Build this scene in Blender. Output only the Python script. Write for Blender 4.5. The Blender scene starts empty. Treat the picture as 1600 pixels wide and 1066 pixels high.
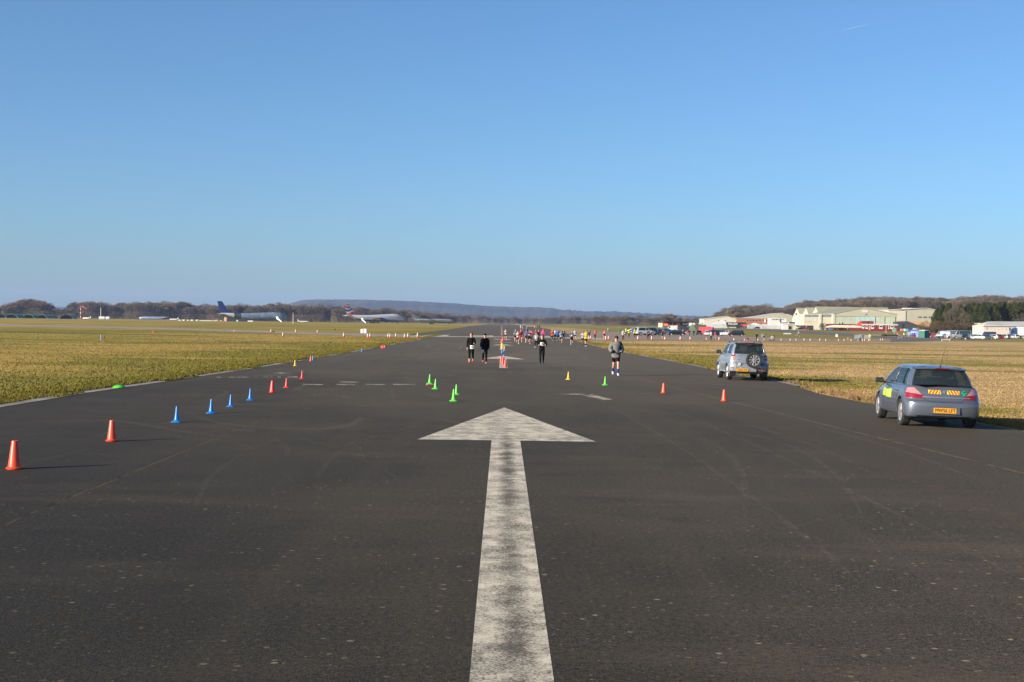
import bpy, bmesh, math, random
import numpy as np
from mathutils import Vector, Matrix
from mathutils.bvhtree import BVHTree
R = math.radians
scene = bpy.context.scene
C = scene.collection

# ------------------------------------------------------------------ camera
CAM_H = 2.4
FPX = 2222.0            # focal length in pixels of a 1600 px wide picture
ROLL = 0.01455
CAM_X = -0.10
cam_d = bpy.data.cameras.new('camera')
cam = bpy.data.objects.new('camera', cam_d)
C.objects.link(cam)
cam_d.sensor_width = 36.0
cam_d.lens = FPX / 1600.0 * 36.0
cam_d.clip_start = 0.1
cam_d.clip_end = 60000
PITCH = math.atan(30.37 / FPX)
YAW = -math.atan(16.55 / FPX)
CM = Matrix.Rotation(YAW, 4, 'Z') @ Matrix.Rotation(math.pi / 2 - PITCH, 4, 'X') @ Matrix.Rotation(ROLL, 4, 'Z')
cam.matrix_world = Matrix.Translation((CAM_X, 0, CAM_H)) @ CM
scene.camera = cam

# ------------------------------------------------------------------ sky, sun, exposure
SUN_EL = R(16.6)
SUN_DIR = Vector((-0.84 * math.cos(SUN_EL), -0.5426 * math.cos(SUN_EL), math.sin(SUN_EL)))   # towards the sun
w = bpy.data.worlds.new('World')
scene.world = w
w.use_nodes = True
nt = w.node_tree
sky = nt.nodes.new('ShaderNodeTexSky')
sky.sky_type = 'NISHITA'
sky.sun_disc = False
sky.sun_elevation = SUN_EL
sky.sun_rotation = math.atan2(SUN_DIR.x, SUN_DIR.y)
sky.altitude = 50
sky.air_density = 0.8
sky.dust_density = 1.0
sky.ozone_density = 6.0
bg = nt.nodes['Background']
bg.inputs['Strength'].default_value = 0.086
tint = nt.nodes.new('ShaderNodeMix'); tint.data_type = 'RGBA'; tint.blend_type = 'MULTIPLY'
tint.inputs[0].default_value = 1.0
tint.inputs[7].default_value = (1.03, 1.005, 0.925, 1)          # the camera's white balance
nt.links.new(sky.outputs[0], tint.inputs[6])
nt.links.new(tint.outputs[2], bg.inputs['Color'])
sun_d = bpy.data.lights.new('sun', 'SUN')
sun_d.energy = 5.0
sun_d.angle = R(0.5)
sun_d.color = (1.0, 0.87, 0.70)
sun = bpy.data.objects.new('sun', sun_d)
C.objects.link(sun)
sun.rotation_euler = SUN_DIR.to_track_quat('Z', 'Y').to_euler()
scene.view_settings.view_transform = 'Standard'
scene.view_settings.look = 'None'
scene.view_settings.gamma = 1
scene.view_settings.exposure = 1.05

# ------------------------------------------------------------------ where the ground is
def S(v, a, b):
    t = min(1.0, max(0.0, (v - a) / (b - a)))
    return t * t * (3 - 2 * t)
def terrain(x, y):
    z = -0.9 * S(x, 22, 60) * S(y, 150, 270) * (1 - S(y, 520, 720))
    z += -1.5 * S(y, 600, 1200) * (1 - S(x, 60, 140))
    z += -0.026 * min(3.5, max(0.0, x - 9.3)) * (1 - S(y, 70, 110))
    return z
def hor(px):                        # picture row of the horizon
    return 491.0 + 0.01455 * px
def ray(px, py):
    d = Vector(((px - 800) / FPX, -(py - 533) / FPX, -1.0))
    return (CM.to_3x3() @ d).normalized()
def P(px, py):
    """the point of the ground seen at (px, py) of the photograph"""
    d = ray(px, py)
    z = 0.0
    for _ in range(25):
        t = (z - CAM_H) / d.z
        p = Vector((CAM_X, 0, CAM_H)) + d * t
        z = 0.5 * z + 0.5 * terrain(p.x, p.y)
    return Vector((p.x, p.y, terrain(p.x, p.y)))
def W(px, D):
    """ground point in column px at distance D down the runway axis"""
    d = ray(px, hor(px))
    x = CAM_X + d.x / d.y * D
    return Vector((x, D, terrain(x, D)))
def Z(px, py, D):
    """height above datum of picture row py at distance D"""
    return CAM_H - (py - hor(px)) / FPX * D

# ------------------------------------------------------------------ small helpers
def tag(o, label=None, cat=None, group=None, kind=None):
    if label: o['label'] = label
    if cat: o['category'] = cat
    if group: o['group'] = group
    if kind: o['kind'] = kind
    return o
def empty(name, loc=(0, 0, 0), rz=0.0):
    o = bpy.data.objects.new(name, None)
    o.empty_display_size = 0.2
    C.objects.link(o)
    o.location = loc
    o.rotation_euler = (0, 0, rz)
    return o
def copy_tree(o, parent=None):
    c = o.copy()
    C.objects.link(c)
    if parent is not None:
        c.parent = parent
    for ch in list(o.children):
        copy_tree(ch, c)
    return c
def recolour(root, names, mat):
    for ch in root.children_recursive:
        if ch.name.split('.')[0] in names:
            ch.material_slots[0].link = 'OBJECT'
            ch.material_slots[0].material = mat

class MB:
    def __init__(s):
        s.v = []; s.f = []
    def add(s, vs, fs):
        n = len(s.v)
        s.v.extend([tuple(q) for q in vs])
        s.f.extend([tuple(i + n for i in f) for f in fs])
        return s
    def box(s, x0, x1, y0, y1, z0, z1):
        return s.add([(x0, y0, z0), (x1, y0, z0), (x1, y1, z0), (x0, y1, z0), (x0, y0, z1), (x1, y0, z1), (x1, y1, z1), (x0, y1, z1)],
                     [(0, 3, 2, 1), (4, 5, 6, 7), (0, 1, 5, 4), (1, 2, 6, 5), (2, 3, 7, 6), (3, 0, 4, 7)])
    def bev(s, x0, x1, y0, y1, z0, z1, b):
        """box with chamfered edges along z and softened top"""
        def ring(i, z): return [(x0 + i + b, y0 + i, z), (x1 - i - b, y0 + i, z), (x1 - i, y0 + i + b, z), (x1 - i, y1 - i - b, z),
                                (x1 - i - b, y1 - i, z), (x0 + i + b, y1 - i, z), (x0 + i, y1 - i - b, z), (x0 + i, y0 + i + b, z)]
        return s.rings([ring(b * .6, z0), ring(0, z0 + b), ring(0, z1 - b), ring(b * .6, z1)], True, True)
    def rings(s, rs, cap0=False, cap1=False, closed=True):
        n = len(rs[0]); vs = [p for r_ in rs for p in r_]; fs = []
        m = n if closed else n - 1
        for i in range(len(rs) - 1):
            for j in range(m):
                k = (j + 1) % n
                fs.append((i * n + j, i * n + k, (i + 1) * n + k, (i + 1) * n + j))
        if cap0: fs.append(tuple(range(n))[::-1])
        if cap1: fs.append(tuple(range((len(rs) - 1) * n, len(rs) * n)))
        return s.add(vs, fs)
    def tube(s, pts, rad, n=8, cap=True):
        pts = [Vector(p) for p in pts]
        if not hasattr(rad, '__len__'): rad = [rad] * len(pts)
        rs = []
        u = None
        for i, p in enumerate(pts):
            d = (pts[min(i + 1, len(pts) - 1)] - pts[max(i - 1, 0)]).normalized()
            if u is None:
                u = d.cross(Vector((0, 0, 1)))
                if u.length < 1e-3: u = Vector((1, 0, 0))
            u = (u - d * u.dot(d)).normalized(); v = d.cross(u)
            rs.append([p + (u * math.cos(a) + v * math.sin(a)) * rad[i] for a in [2 * math.pi * k / n for k in range(n)]])
        return s.rings(rs, cap, cap)
    def lathe(s, prof, n=24, c=(0, 0, 0), axis='z', cap0=False, cap1=False):
        rs = []
        for r_, h in prof:
            ring = []
            for k in range(n):
                a = 2 * math.pi * k / n
                if axis == 'z': q = (c[0] + r_ * math.cos(a), c[1] + r_ * math.sin(a), c[2] + h)
                elif axis == 'x': q = (c[0] + h, c[1] + r_ * math.cos(a), c[2] + r_ * math.sin(a))
                else: q = (c[0] - r_ * math.cos(a), c[1] + h, c[2] + r_ * math.sin(a))
                ring.append(q)
            rs.append(ring)
        return s.rings(rs, cap0, cap1)
    def prism(s, poly, d0, d1, axis='y'):
        """polygon in the plane across 'axis', between d0 and d1"""
        if axis == 'y': f = lambda a, b, d: (a, d, b)
        elif axis == 'x': f = lambda a, b, d: (d, a, b)
        else: f = lambda a, b, d: (a, b, d)
        return s.rings([[f(a, b, d0) for a, b in poly], [f(a, b, d1) for a, b in poly]], True, True)
    def blob(s, c, r_, n=10, m=6):
        rs = []
        for i in range(1, m):
            t = math.pi * i / m
            rs.append([(c[0] + r_[0] * math.sin(t) * math.cos(a), c[1] + r_[1] * math.sin(t) * math.sin(a), c[2] - r_[2] * math.cos(t))
                       for a in [2 * math.pi * k / n for k in range(n)]])
        return s.rings(rs, True, True)
    def build(s, name, mat, parent=None, smooth=None, fix=True, loc=None):
        me = bpy.data.meshes.new(name)
        me.from_pydata(s.v, [], s.f)
        if fix:
            bm = bmesh.new(); bm.from_mesh(me)
            bmesh.ops.recalc_face_normals(bm, faces=bm.faces)
            bm.to_mesh(me); bm.free()
        if mat: me.materials.append(mat)
        if smooth is not None:
            me.shade_smooth()
            if smooth < 180: me.set_sharp_from_angle(angle=R(smooth))
        o = bpy.data.objects.new(name, me)
        C.objects.link(o)
        if parent is not None: o.parent = parent
        if loc is not None: o.location = loc
        return o

# ------------------------------------------------------------------ materials
def N(nt, t, **kw):
    n = nt.nodes.new(t)
    for k, v in kw.items(): setattr(n, k, v)
    return n
_mc = {}
def mat(name, col, rough=0.6, metal=0.0, var=0.12, scale=6.0, coat=0.0, bump=0.0, spec=0.5):
    """painted or plain surface with slight uneven colour and gloss"""
    key = (name, tuple(col), rough)
    if key in _mc: return _mc[key]
    m = bpy.data.materials.new(name); m.use_nodes = True
    nt = m.node_tree; b = nt.nodes['Principled BSDF']
    tc = N(nt, 'ShaderNodeTexCoord'); no = N(nt, 'ShaderNodeTexNoise')
    no.inputs['Scale'].default_value = scale; no.inputs['Detail'].default_value = 5
    nt.links.new(tc.outputs['Object'], no.inputs['Vector'])
    rp = N(nt, 'ShaderNodeValToRGB')
    rp.color_ramp.elements[0].position = 0.3; rp.color_ramp.elements[1].position = 0.7
    rp.color_ramp.elements[0].color = tuple(c * (1 - var) for c in col) + (1,)
    rp.color_ramp.elements[1].color = tuple(min(1, c * (1 + var)) for c in col) + (1,)
    nt.links.new(no.outputs[0], rp.inputs[0]); nt.links.new(rp.outputs[0], b.inputs['Base Color'])
    b.inputs['Roughness'].default_value = rough; b.inputs['Metallic'].default_value = metal
    b.inputs['Coat Weight'].default_value = coat
    b.inputs['Specular IOR Level'].default_value = spec
    if bump:
        bp = N(nt, 'ShaderNodeBump'); bp.inputs['Strength'].default_value = bump; bp.inputs['Distance'].default_value = 0.02
        nt.links.new(no.outputs[0], bp.inputs['Height']); nt.links.new(bp.outputs[0], b.inputs['Normal'])
    _mc[key] = m
    return m
def ribbed(name, col, pitch=0.6, axis=0, depth=0.15, rough=0.6, var=0.06):
    """profiled sheet cladding: narrow ribs every pitch metres"""
    m = mat(name, col, rough, var=var, scale=0.3)
    nt = m.node_tree; b = nt.nodes['Principled BSDF']
    tc = N(nt, 'ShaderNodeTexCoord'); wv = N(nt, 'ShaderNodeTexWave')
    wv.bands_direction = 'XYZ'[axis]; wv.inputs['Scale'].default_value = 1.0 / pitch / 6.283 * 3.14
    nt.links.new(tc.outputs['Object'], wv.inputs['Vector'])
    bp = N(nt, 'ShaderNodeBump'); bp.inputs['Strength'].default_value = depth; bp.inputs['Distance'].default_value = 0.1
    nt.links.new(wv.outputs[1], bp.inputs['Height']); nt.links.new(bp.outputs[0], b.inputs['Normal'])
    return m
def glass_mat(name, tint=(0.02, 0.03, 0.035), trans=0.35):
    m = bpy.data.materials.new(name); m.use_nodes = True
    nt = m.node_tree; b = nt.nodes['Principled BSDF']; out = nt.nodes['Material Output']
    b.inputs['Base Color'].default_value = tint + (1,)
    b.inputs['Roughness'].default_value = 0.03
    b.inputs['Specular IOR Level'].default_value = 0.8
    t = N(nt, 'ShaderNodeBsdfTransparent'); t.inputs[0].default_value = (0.75, 0.85, 0.82, 1)
    mx = N(nt, 'ShaderNodeMixShader'); mx.inputs[0].default_value = trans
    nt.links.new(b.outputs[0], mx.inputs[1]); nt.links.new(t.outputs[0], mx.inputs[2]); nt.links.new(mx.outputs[0], out.inputs[0])
    return m
GLASS = glass_mat('car_glass', trans=0.32)
GLASS_DARK = glass_mat('dark_glass', trans=0.08)
BLACK = mat('black_plastic', (0.012, 0.012, 0.013), 0.45)
RUBBER = mat('tyre_rubber', (0.018, 0.018, 0.018), 0.85, var=0.3, scale=20)
ALLOY = mat('alloy_rim', (0.34, 0.35, 0.37), 0.38, 0.6)
STEEL = mat('galvanised_steel', (0.35, 0.36, 0.37), 0.5, 0.4)
WHITE = mat('white_paint', (0.50, 0.50, 0.49), 0.5)
def text_mb(txt, size, name, material, parent, M, ext=0.003, align='CENTER', bold=0.0):
    cu = bpy.data.curves.new(name, 'FONT')
    cu.body = txt; cu.size = size; cu.align_x = align; cu.align_y = 'CENTER'; cu.extrude = ext; cu.offset = bold
    t = bpy.data.objects.new(name, cu); C.objects.link(t)
    bpy.context.view_layer.update()
    me = bpy.data.meshes.new_from_object(t.evaluated_get(bpy.context.evaluated_depsgraph_get()))
    bpy.data.objects.remove(t)
    me.materials.clear(); me.materials.append(material)
    me.transform(M)
    o = bpy.data.objects.new(name, me); C.objects.link(o); o.parent = parent
    return o
# ------------------------------------------------------------------ ground sheets
XL = [-14000, -9000, -6000, -4000, -2500, -1500, -1000, -700, -500, -350, -250, -180, -130, -90, -60, -40, -30, -22, -16, -8, 0, 4, 9.3, 12.8, 16, 19, 22] + \
     list(range(26, 64, 4)) + list(range(70, 150, 10)) + [180, 230, 300, 400, 550, 800, 1200, 2000, 3500, 6000, 9000, 14000]
YL = [-60, -20, 0, 10, 20, 30, 40, 50, 60, 70, 75, 80, 85, 90, 95, 100, 105, 110, 120, 135] + list(range(150, 280, 8)) + [300, 340, 380, 420, 460, 500] + \
     list(range(520, 730, 15)) + list(range(760, 1210, 40)) + [1300, 1500, 1800, 2300, 3000, 4500, 7000, 10000, 15000, 20000]
def sheet(name, pts, off, material, label=None, kind='structure'):
    bm = bmesh.new()
    bm.faces.new([bm.verts.new((p[0], p[1], 0)) for p in pts])
    xs = [p[0] for p in pts]; ys = [p[1] for p in pts]
    for g in XL:
        if min(xs) < g < max(xs):
            bmesh.ops.bisect_plane(bm, geom=bm.verts[:] + bm.edges[:] + bm.faces[:], plane_co=(g, 0, 0), plane_no=(1, 0, 0))
    for g in YL:
        if min(ys) < g < max(ys):
            bmesh.ops.bisect_plane(bm, geom=bm.verts[:] + bm.edges[:] + bm.faces[:], plane_co=(0, g, 0), plane_no=(0, 1, 0))
    for v in bm.verts: v.co.z = terrain(v.co.x, v.co.y) + off
    bmesh.ops.triangulate(bm, faces=[f for f in bm.faces if len(f.verts) > 4])
    for f in bm.faces:
        f.normal_update()
        if f.normal.z < 0: f.normal_flip()
    me = bpy.data.meshes.new(name); bm.to_mesh(me); bm.free()
    me.materials.append(material)
    o = bpy.data.objects.new(name, me); C.objects.link(o)
    o['kind'] = kind
    return o
def grid_ground():
    vs = [(x, y, terrain(x, y) - 0.03) for y in YL for x in XL]
    n = len(XL)
    fs = [(j * n + i, j * n + i + 1, (j + 1) * n + i + 1, (j + 1) * n + i) for j in range(len(YL) - 1) for i in range(n - 1)]
    m = MB().add(vs, fs)
    return m

class G:
    """tiny node-graph writer"""
    def __init__(s, name):
        s.m = bpy.data.materials.new(name); s.m.use_nodes = True
        s.nt = s.m.node_tree; s.b = s.nt.nodes['Principled BSDF']
        g = N(s.nt, 'ShaderNodeNewGeometry'); s.pos = g.outputs['Position']
        sp = N(s.nt, 'ShaderNodeSeparateXYZ'); s.nt.links.new(s.pos, sp.inputs[0]); s.x, s.y, s.z = sp.outputs
    def _in(s, sock, v):
        if hasattr(v, 'links'): s.nt.links.new(v, sock)
        else: sock.default_value = v
    def math(s, op, a, b=0.0, c=0.0, clamp=False):
        n = N(s.nt, 'ShaderNodeMath', operation=op); n.use_clamp = clamp
        s._in(n.inputs[0], a); s._in(n.inputs[1], b); s._in(n.inputs[2], c)
        return n.outputs[0]
    def noise(s, scale, detail=4, stretch=(1, 1, 1), rough=0.55, seed=0.0, dist=0.0):
        mp = N(s.nt, 'ShaderNodeMapping'); s.nt.links.new(s.pos, mp.inputs[0])
        mp.inputs['Scale'].default_value = stretch; mp.inputs['Location'].default_value = (seed * 13.7, seed * 7.1, seed)
        n = N(s.nt, 'ShaderNodeTexNoise'); n.inputs['Scale'].default_value = scale; n.inputs['Detail'].default_value = detail
        n.inputs['Roughness'].default_value = rough; n.inputs['Distortion'].default_value = dist
        s.nt.links.new(mp.outputs[0], n.inputs['Vector'])
        return n.outputs[0]
    def voro(s, scale, stretch=(1, 1, 1), feature='F1', out=0):
        mp = N(s.nt, 'ShaderNodeMapping'); s.nt.links.new(s.pos, mp.inputs[0]); mp.inputs['Scale'].default_value = stretch
        n = N(s.nt, 'ShaderNodeTexVoronoi', feature=feature); n.inputs['Scale'].default_value = scale
        s.nt.links.new(mp.outputs[0], n.inputs['Vector'])
        return n.outputs[out]
    def ramp(s, v, a, b):
        """0 below a, 1 above b"""
        n = N(s.nt, 'ShaderNodeMapRange'); n.interpolation_type = 'SMOOTHSTEP' if a < b else 'LINEAR'
        s._in(n.inputs[0], v)
        n.inputs[1].default_value = a; n.inputs[2].default_value = b
        return n.outputs[0]
    def mix(s, f, a, b):
        n = N(s.nt, 'ShaderNodeMix', data_type='RGBA')
        s._in(n.inputs[0], f)
        for i, v in ((6, a), (7, b)):
            if hasattr(v, 'links'): s.nt.links.new(v, n.inputs[i])
            else: n.inputs[i].default_value = tuple(v) + (1,)
        return n.outputs[2]
    def gain(s, c, k):
        n = N(s.nt, 'ShaderNodeMix', data_type='RGBA', blend_type='MULTIPLY'); n.inputs[0].default_value = 1
        s.nt.links.new(c, n.inputs[6]); n.inputs[7].default_value = tuple(k) + (1,)
        return n.outputs[2]
    def done(s, col, rough=0.9, bump=None, strength=0.4, dist=0.02, spec=0.3):
        s.nt.links.new(col, s.b.inputs['Base Color']); s._in(s.b.inputs['Roughness'], rough)
        s.b.inputs['Specular IOR Level'].default_value = spec
        if bump is not None:
            bp = N(s.nt, 'ShaderNodeBump'); bp.inputs['Strength'].default_value = strength; bp.inputs['Distance'].default_value = dist
            s.nt.links.new(bump, bp.inputs['Height']); s.nt.links.new(bp.outputs[0], s.b.inputs['Normal'])
        return s.m

def grass_colour(g):
    fine = g.noise(3.5, 6, seed=1)
    mid = g.noise(0.12, 5, stretch=(0.55, 1.1, 1), seed=2)
    big = g.noise(0.018, 4, stretch=(0.35, 1, 1), seed=3)
    rt_ = g.ramp(g.x, -5, 15)
    straw = g.mix(rt_, g.mix(g.ramp(fine, .35, .68), (.37, .24, .050), (.50, .35, .085)), g.mix(g.ramp(fine, .35, .68), (.48, .30, .125), (.64, .43, .21)))
    straw = g.mix(g.ramp(g.noise(0.3, 4, seed=4), .52, .75), straw, (.36, .235, .09))
    straw = g.mix(g.math('MULTIPLY', g.ramp(g.noise(.9, 5, stretch=(.5, 1.6, 1), seed=14), .5, .68), .45), straw, (.20, .15, .045))
    green = g.mix(g.ramp(fine, .35, .65), (.105, .105, .010), (.26, .23, .028))
    f = g.math('ADD', g.math('MULTIPLY', mid, .55), g.math('MULTIPLY', big, .45))
    # greener close to the runway, paler out in the field, greener again on the mown strips by the taxiways
    ax = g.math('ABSOLUTE', g.math('ADD', g.x, 1.0))
    near = g.ramp(ax, 24, 11)
    band = g.ramp(g.math('ABSOLUTE', g.math('SUBTRACT', g.math('ADD', g.y, g.math('MULTIPLY', g.x, -0.55)), 262)), 34, 6)
    left = g.ramp(g.x, 20, -40)
    far = g.math('MULTIPLY', g.ramp(g.y, 330, 420), g.ramp(g.x, 20, 60))
    boost = g.math('ADD', g.math('MULTIPLY', near, .10), g.math('MULTIPLY', g.math('MULTIPLY', band, left), .13))
    boost = g.math('ADD', boost, g.math('MULTIPLY', far, .30))
    f = g.math('ADD', f, boost)
    f = g.math('ADD', f, g.math('MULTIPLY', g.math('SUBTRACT', 1.0, rt_), .03))
    k = g.ramp(f, .47, .59)
    k = g.math('ADD', g.math('MULTIPLY', k, .8), g.math('MULTIPLY', g.ramp(fine, .4, .7), .2))
    c = g.mix(k, straw, green)
    q = P(385, 534.5)
    dx = g.math('MULTIPLY', g.math('SUBTRACT', g.x, q.x), .09); dy = g.math('MULTIPLY', g.math('SUBTRACT', g.y, q.y), .10)
    mud = g.ramp(g.math('ADD', g.math('MULTIPLY', dx, dx), g.math('MULTIPLY', dy, dy)), 1.0, .1)
    c = g.mix(g.math('MULTIPLY', mud, g.ramp(g.noise(.5, 5, seed=51), .46, .58)), c, (.13, .085, .045))
    return g.mix(g.ramp(g.noise(0.9, 3, seed=6), .70, .78), c, (.14, .10, .05)), fine
def mat_grass():
    g = G('field_grass')
    c, fine = grass_colour(g)
    return g.done(c, .95, g.noise(9, 5), .7, .06, .15)
def mat_blades():
    g = G('grass_blades')
    c, fine = grass_colour(g)
    per = g.noise(40, 2, seed=9)
    c = g.mix(g.ramp(per, .35, .65), g.mix(.14, c, (.05, .06, .015)), c)
    c = g.gain(c, (.60, .60, .56))
    m = g.done(c, .8, spec=.2)
    return m
def mat_asphalt():
    g = G('runway_asphalt')
    agg = g.noise(55, 3, rough=.7, seed=1)
    base = g.mix(g.ramp(agg, .42, .58), (.008, .0078, .0075), (.078, .075, .071))
    patch = g.noise(.22, 6, stretch=(.7, .35, 1), seed=2, rough=.6)
    base = g.mix(g.math('MULTIPLY', g.ramp(patch, .38, .66), .8), base, (.064, .059, .054))
    smear = g.noise(.5, 5, stretch=(.35, 1.2, 1), seed=21, rough=.65)
    base = g.mix(g.math('MULTIPLY', g.ramp(smear, .48, .72), .7), base, (.080, .073, .066))
    dark = g.noise(.16, 5, stretch=(1, .5, 1), seed=22)
    base = g.mix(g.math('MULTIPLY', g.ramp(dark, .52, .72), .55), base, (.026, .0245, .023))
    cool = g.noise(.9, 5, seed=3)
    base = g.mix(g.math('MULTIPLY', g.ramp(cool, .5, .78), .5), base, (.024, .0238, .0245))
    # long worn lanes and stray tyre tracks
    lane = g.noise(1.4, 3, stretch=(1, .012, 1), seed=4)
    base = g.mix(g.math('MULTIPLY', g.ramp(lane, .45, .7), .55), base, (.058, .054, .051))
    arc = g.noise(.05, 2, stretch=(1, .5, 1), seed=5, dist=.5)
    tr = g.ramp(g.math('ABSOLUTE', g.math('SUBTRACT', g.math('FRACT', g.math('MULTIPLY', arc, 24)), .5)), .07, 0)
    tr = g.math('MULTIPLY', tr, g.ramp(g.noise(.09, 3, seed=6), .45, .6))
    base = g.mix(g.math('MULTIPLY', tr, .6), base, (.105, .094, .080))
    # pale stones showing through the binder
    v = g.math('ADD', g.voro(8.5, out=0), g.math('MULTIPLY', g.math('SUBTRACT', g.noise(22, 3, seed=31), .5), .45)); rnd = g.voro(8.5, out=1)
    pick = N(g.nt, 'ShaderNodeSeparateColor'); g.nt.links.new(rnd, pick.inputs[0])
    spot = g.math('MULTIPLY', g.ramp(v, .25, .14), g.ramp(pick.outputs[0], .80, .85))
    spot = g.math('MULTIPLY', spot, g.ramp(g.noise(.35, 3, seed=7), .40, .54))
    v2 = g.voro(24, out=0); rnd2 = g.voro(24, out=1)
    p2 = N(g.nt, 'ShaderNodeSeparateColor'); g.nt.links.new(rnd2, p2.inputs[0])
    spot2 = g.math('MULTIPLY', g.ramp(v2, .32, .18), g.ramp(p2.outputs[0], .95, .97))
    base = g.mix(g.math('MULTIPLY', spot2, .75), base, (.26, .24, .21))
    base = g.mix(g.math('MULTIPLY', spot, .95), base, g.mix(pick.outputs[1], (.13, .11, .09), (.30, .27, .235)))
    # coarser older surfacing on the right shoulder
    wob = g.math('MULTIPLY', g.math('SUBTRACT', g.noise(.5, 4, seed=8), .5), .5)
    sh = g.ramp(g.math('ADD', g.x, wob), 6.25, 6.45)
    coarse = g.mix(g.ramp(g.noise(28, 3, seed=9, rough=.8), .45, .72), (.032, .030, .028), (.13, .12, .108))
    base = g.mix(g.math('MULTIPLY', sh, .65), base, coarse)
    mossy = g.math('MULTIPLY', g.ramp(g.math('ABSOLUTE', g.math('SUBTRACT', g.math('ADD', g.x, wob), 6.45)), .45, .0), g.ramp(g.noise(3, 5, seed=10), .5, .66))
    base = g.mix(g.math('MULTIPLY', mossy, .45), base, (.11, .07, .035))
    # joints with moss and dry weeds in them
    jw = g.math('MULTIPLY', g.math('SUBTRACT', g.noise(1.1, 5, seed=11), .5), .10)
    def joint(base, at, slope, width, colour, amount, s0, y1=400):
        d = g.math('ABSOLUTE', g.math('ADD', g.math('SUBTRACT', g.math('ADD', g.x, jw), at), g.math('MULTIPLY', g.y, slope)))
        k = g.math('MULTIPLY', g.ramp(d, width, width * .35), g.ramp(g.noise(2.2, 4, seed=s0), .38, .56))
        k = g.math('MULTIPLY', k, g.ramp(g.y, y1 + 2, y1))
        return g.mix(g.math('MULTIPLY', k, amount), base, colour)
    base = joint(base, -5.75, 0.0, .035, (.006, .006, .006), .8, 12)
    base = joint(base, -5.74, 0.0, .032, (.19, .135, .055), .6, 13, 75)
    base = joint(base, 10.35, .073, .05, (.20, .15, .08), .6, 14, 60)
    # cross joints
    cy = g.math('ABSOLUTE', g.math('SUBTRACT', g.math('FRACT', g.math('DIVIDE', g.math('ADD', g.y, g.math('MULTIPLY', jw, 3.0)), 26.0)), .5))
    mid_ = g.noise(17, 4, rough=.8, seed=61)
    base = g.mix(g.math('MULTIPLY', g.ramp(mid_, .52, .66), .65), base, (.095, .090, .083))
    base = g.mix(g.math('MULTIPLY', g.ramp(mid_, .47, .36), .7), base, (.009, .0088, .0085))
    graze_lift = g.ramp(g.math('ADD', g.y, g.math('MULTIPLY', g.noise(.1, 4, seed=62), 30)), 34, 115)      # far brightening at grazing view, painted into the asphalt colour
    base = g.mix(graze_lift, g.gain(base, (.55, .495, .36)), g.gain(base, (1.0, .92, .72)))
    g.b.inputs['Diffuse Roughness'].default_value = 1.0
    return g.done(base, .80, agg, .5, .012, .2)
def mat_concrete(name, a, b):
    g = G(name)
    n = g.noise(.25, 6, stretch=(.4, 1, 1), seed=2)
    c = g.mix(g.ramp(n, .35, .65), a, b)
    c = g.mix(g.math('MULTIPLY', g.ramp(g.noise(2.0, 5, seed=5), .5, .75), .35), c, tuple(v * .55 for v in a))
    return g.done(c, .9, g.noise(20, 4), .3, .01, .2)
def mat_marking(name='worn_runway_paint', t0=.50, t1=.40):
    g = G(name)
    w_ = (.52, .50, .46)
    grit = g.noise(38, 5, rough=.75, seed=1)
    blot = g.noise(2.6, 7, stretch=(1, .8, 1), seed=2, rough=.78)
    tyre = g.ramp(g.math('ABSOLUTE', g.math('ADD', g.x, -.03)), .17, .02)      # darker wheel track up the middle
    tyre = g.math('MULTIPLY', tyre, g.ramp(g.y, 34, 27))
    tyre = g.math('MULTIPLY', tyre, g.math('ADD', .35, g.math('MULTIPLY', g.ramp(g.noise(1.2, 4, stretch=(1, .6, 1), seed=3), .36, .62), .65)))
    base = g.mix(g.ramp(blot, .35, .68), (.34, .33, .305), w_)
    base = g.mix(g.math('MULTIPLY', tyre, .62), base, (.12, .116, .108))
    band = g.ramp(g.noise(3.2, 5, stretch=(.05, 1, 1), seed=4), .50, .74)
    base = g.mix(g.math('MULTIPLY', band, .28), base, (.13, .128, .122))
    thr = g.math('ADD', grit, g.math('MULTIPLY', g.math('SUBTRACT', blot, .5), .6))
    thr = g.math('SUBTRACT', thr, g.math('MULTIPLY', tyre, .12))
    base = g.mix(g.math('MULTIPLY', g.ramp(thr, t0, t1), .85), base, (.05, .047, .043))
    base = g.gain(base, (.66, .645, .60))
    g.b.inputs['Diffuse Roughness'].default_value = 1.0
    return g.done(base, .85, grit, .3, .008, .2)
def mat_edge_strip():
    g = G('edge_concrete')
    n = g.noise(1.2, 6, seed=2)
    c = g.mix(g.ramp(n, .35, .65), (.20, .18, .155), (.36, .33, .29))
    c = g.mix(g.ramp(g.noise(.35, 5, seed=4), .50, .60), c, (.10, .10, .045))
    return g.done(c, .9, g.noise(20, 4), .3, .01, .2)

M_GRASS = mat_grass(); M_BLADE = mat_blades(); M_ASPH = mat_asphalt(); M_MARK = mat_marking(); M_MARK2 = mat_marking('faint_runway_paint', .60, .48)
M_APRON = mat_concrete('apron_concrete', (.25, .185, .125), (.34, .26, .18))
M_ROAD = mat_concrete('taxiway_asphalt', (.115, .104, .095), (.165, .150, .138))
M_TAXI = mat_concrete('old_taxiway_concrete', (.27, .215, .165), (.36, .29, .235))
g_ = grid_ground().build('ground', M_GRASS, fix=False); g_['kind'] = 'structure'

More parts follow.
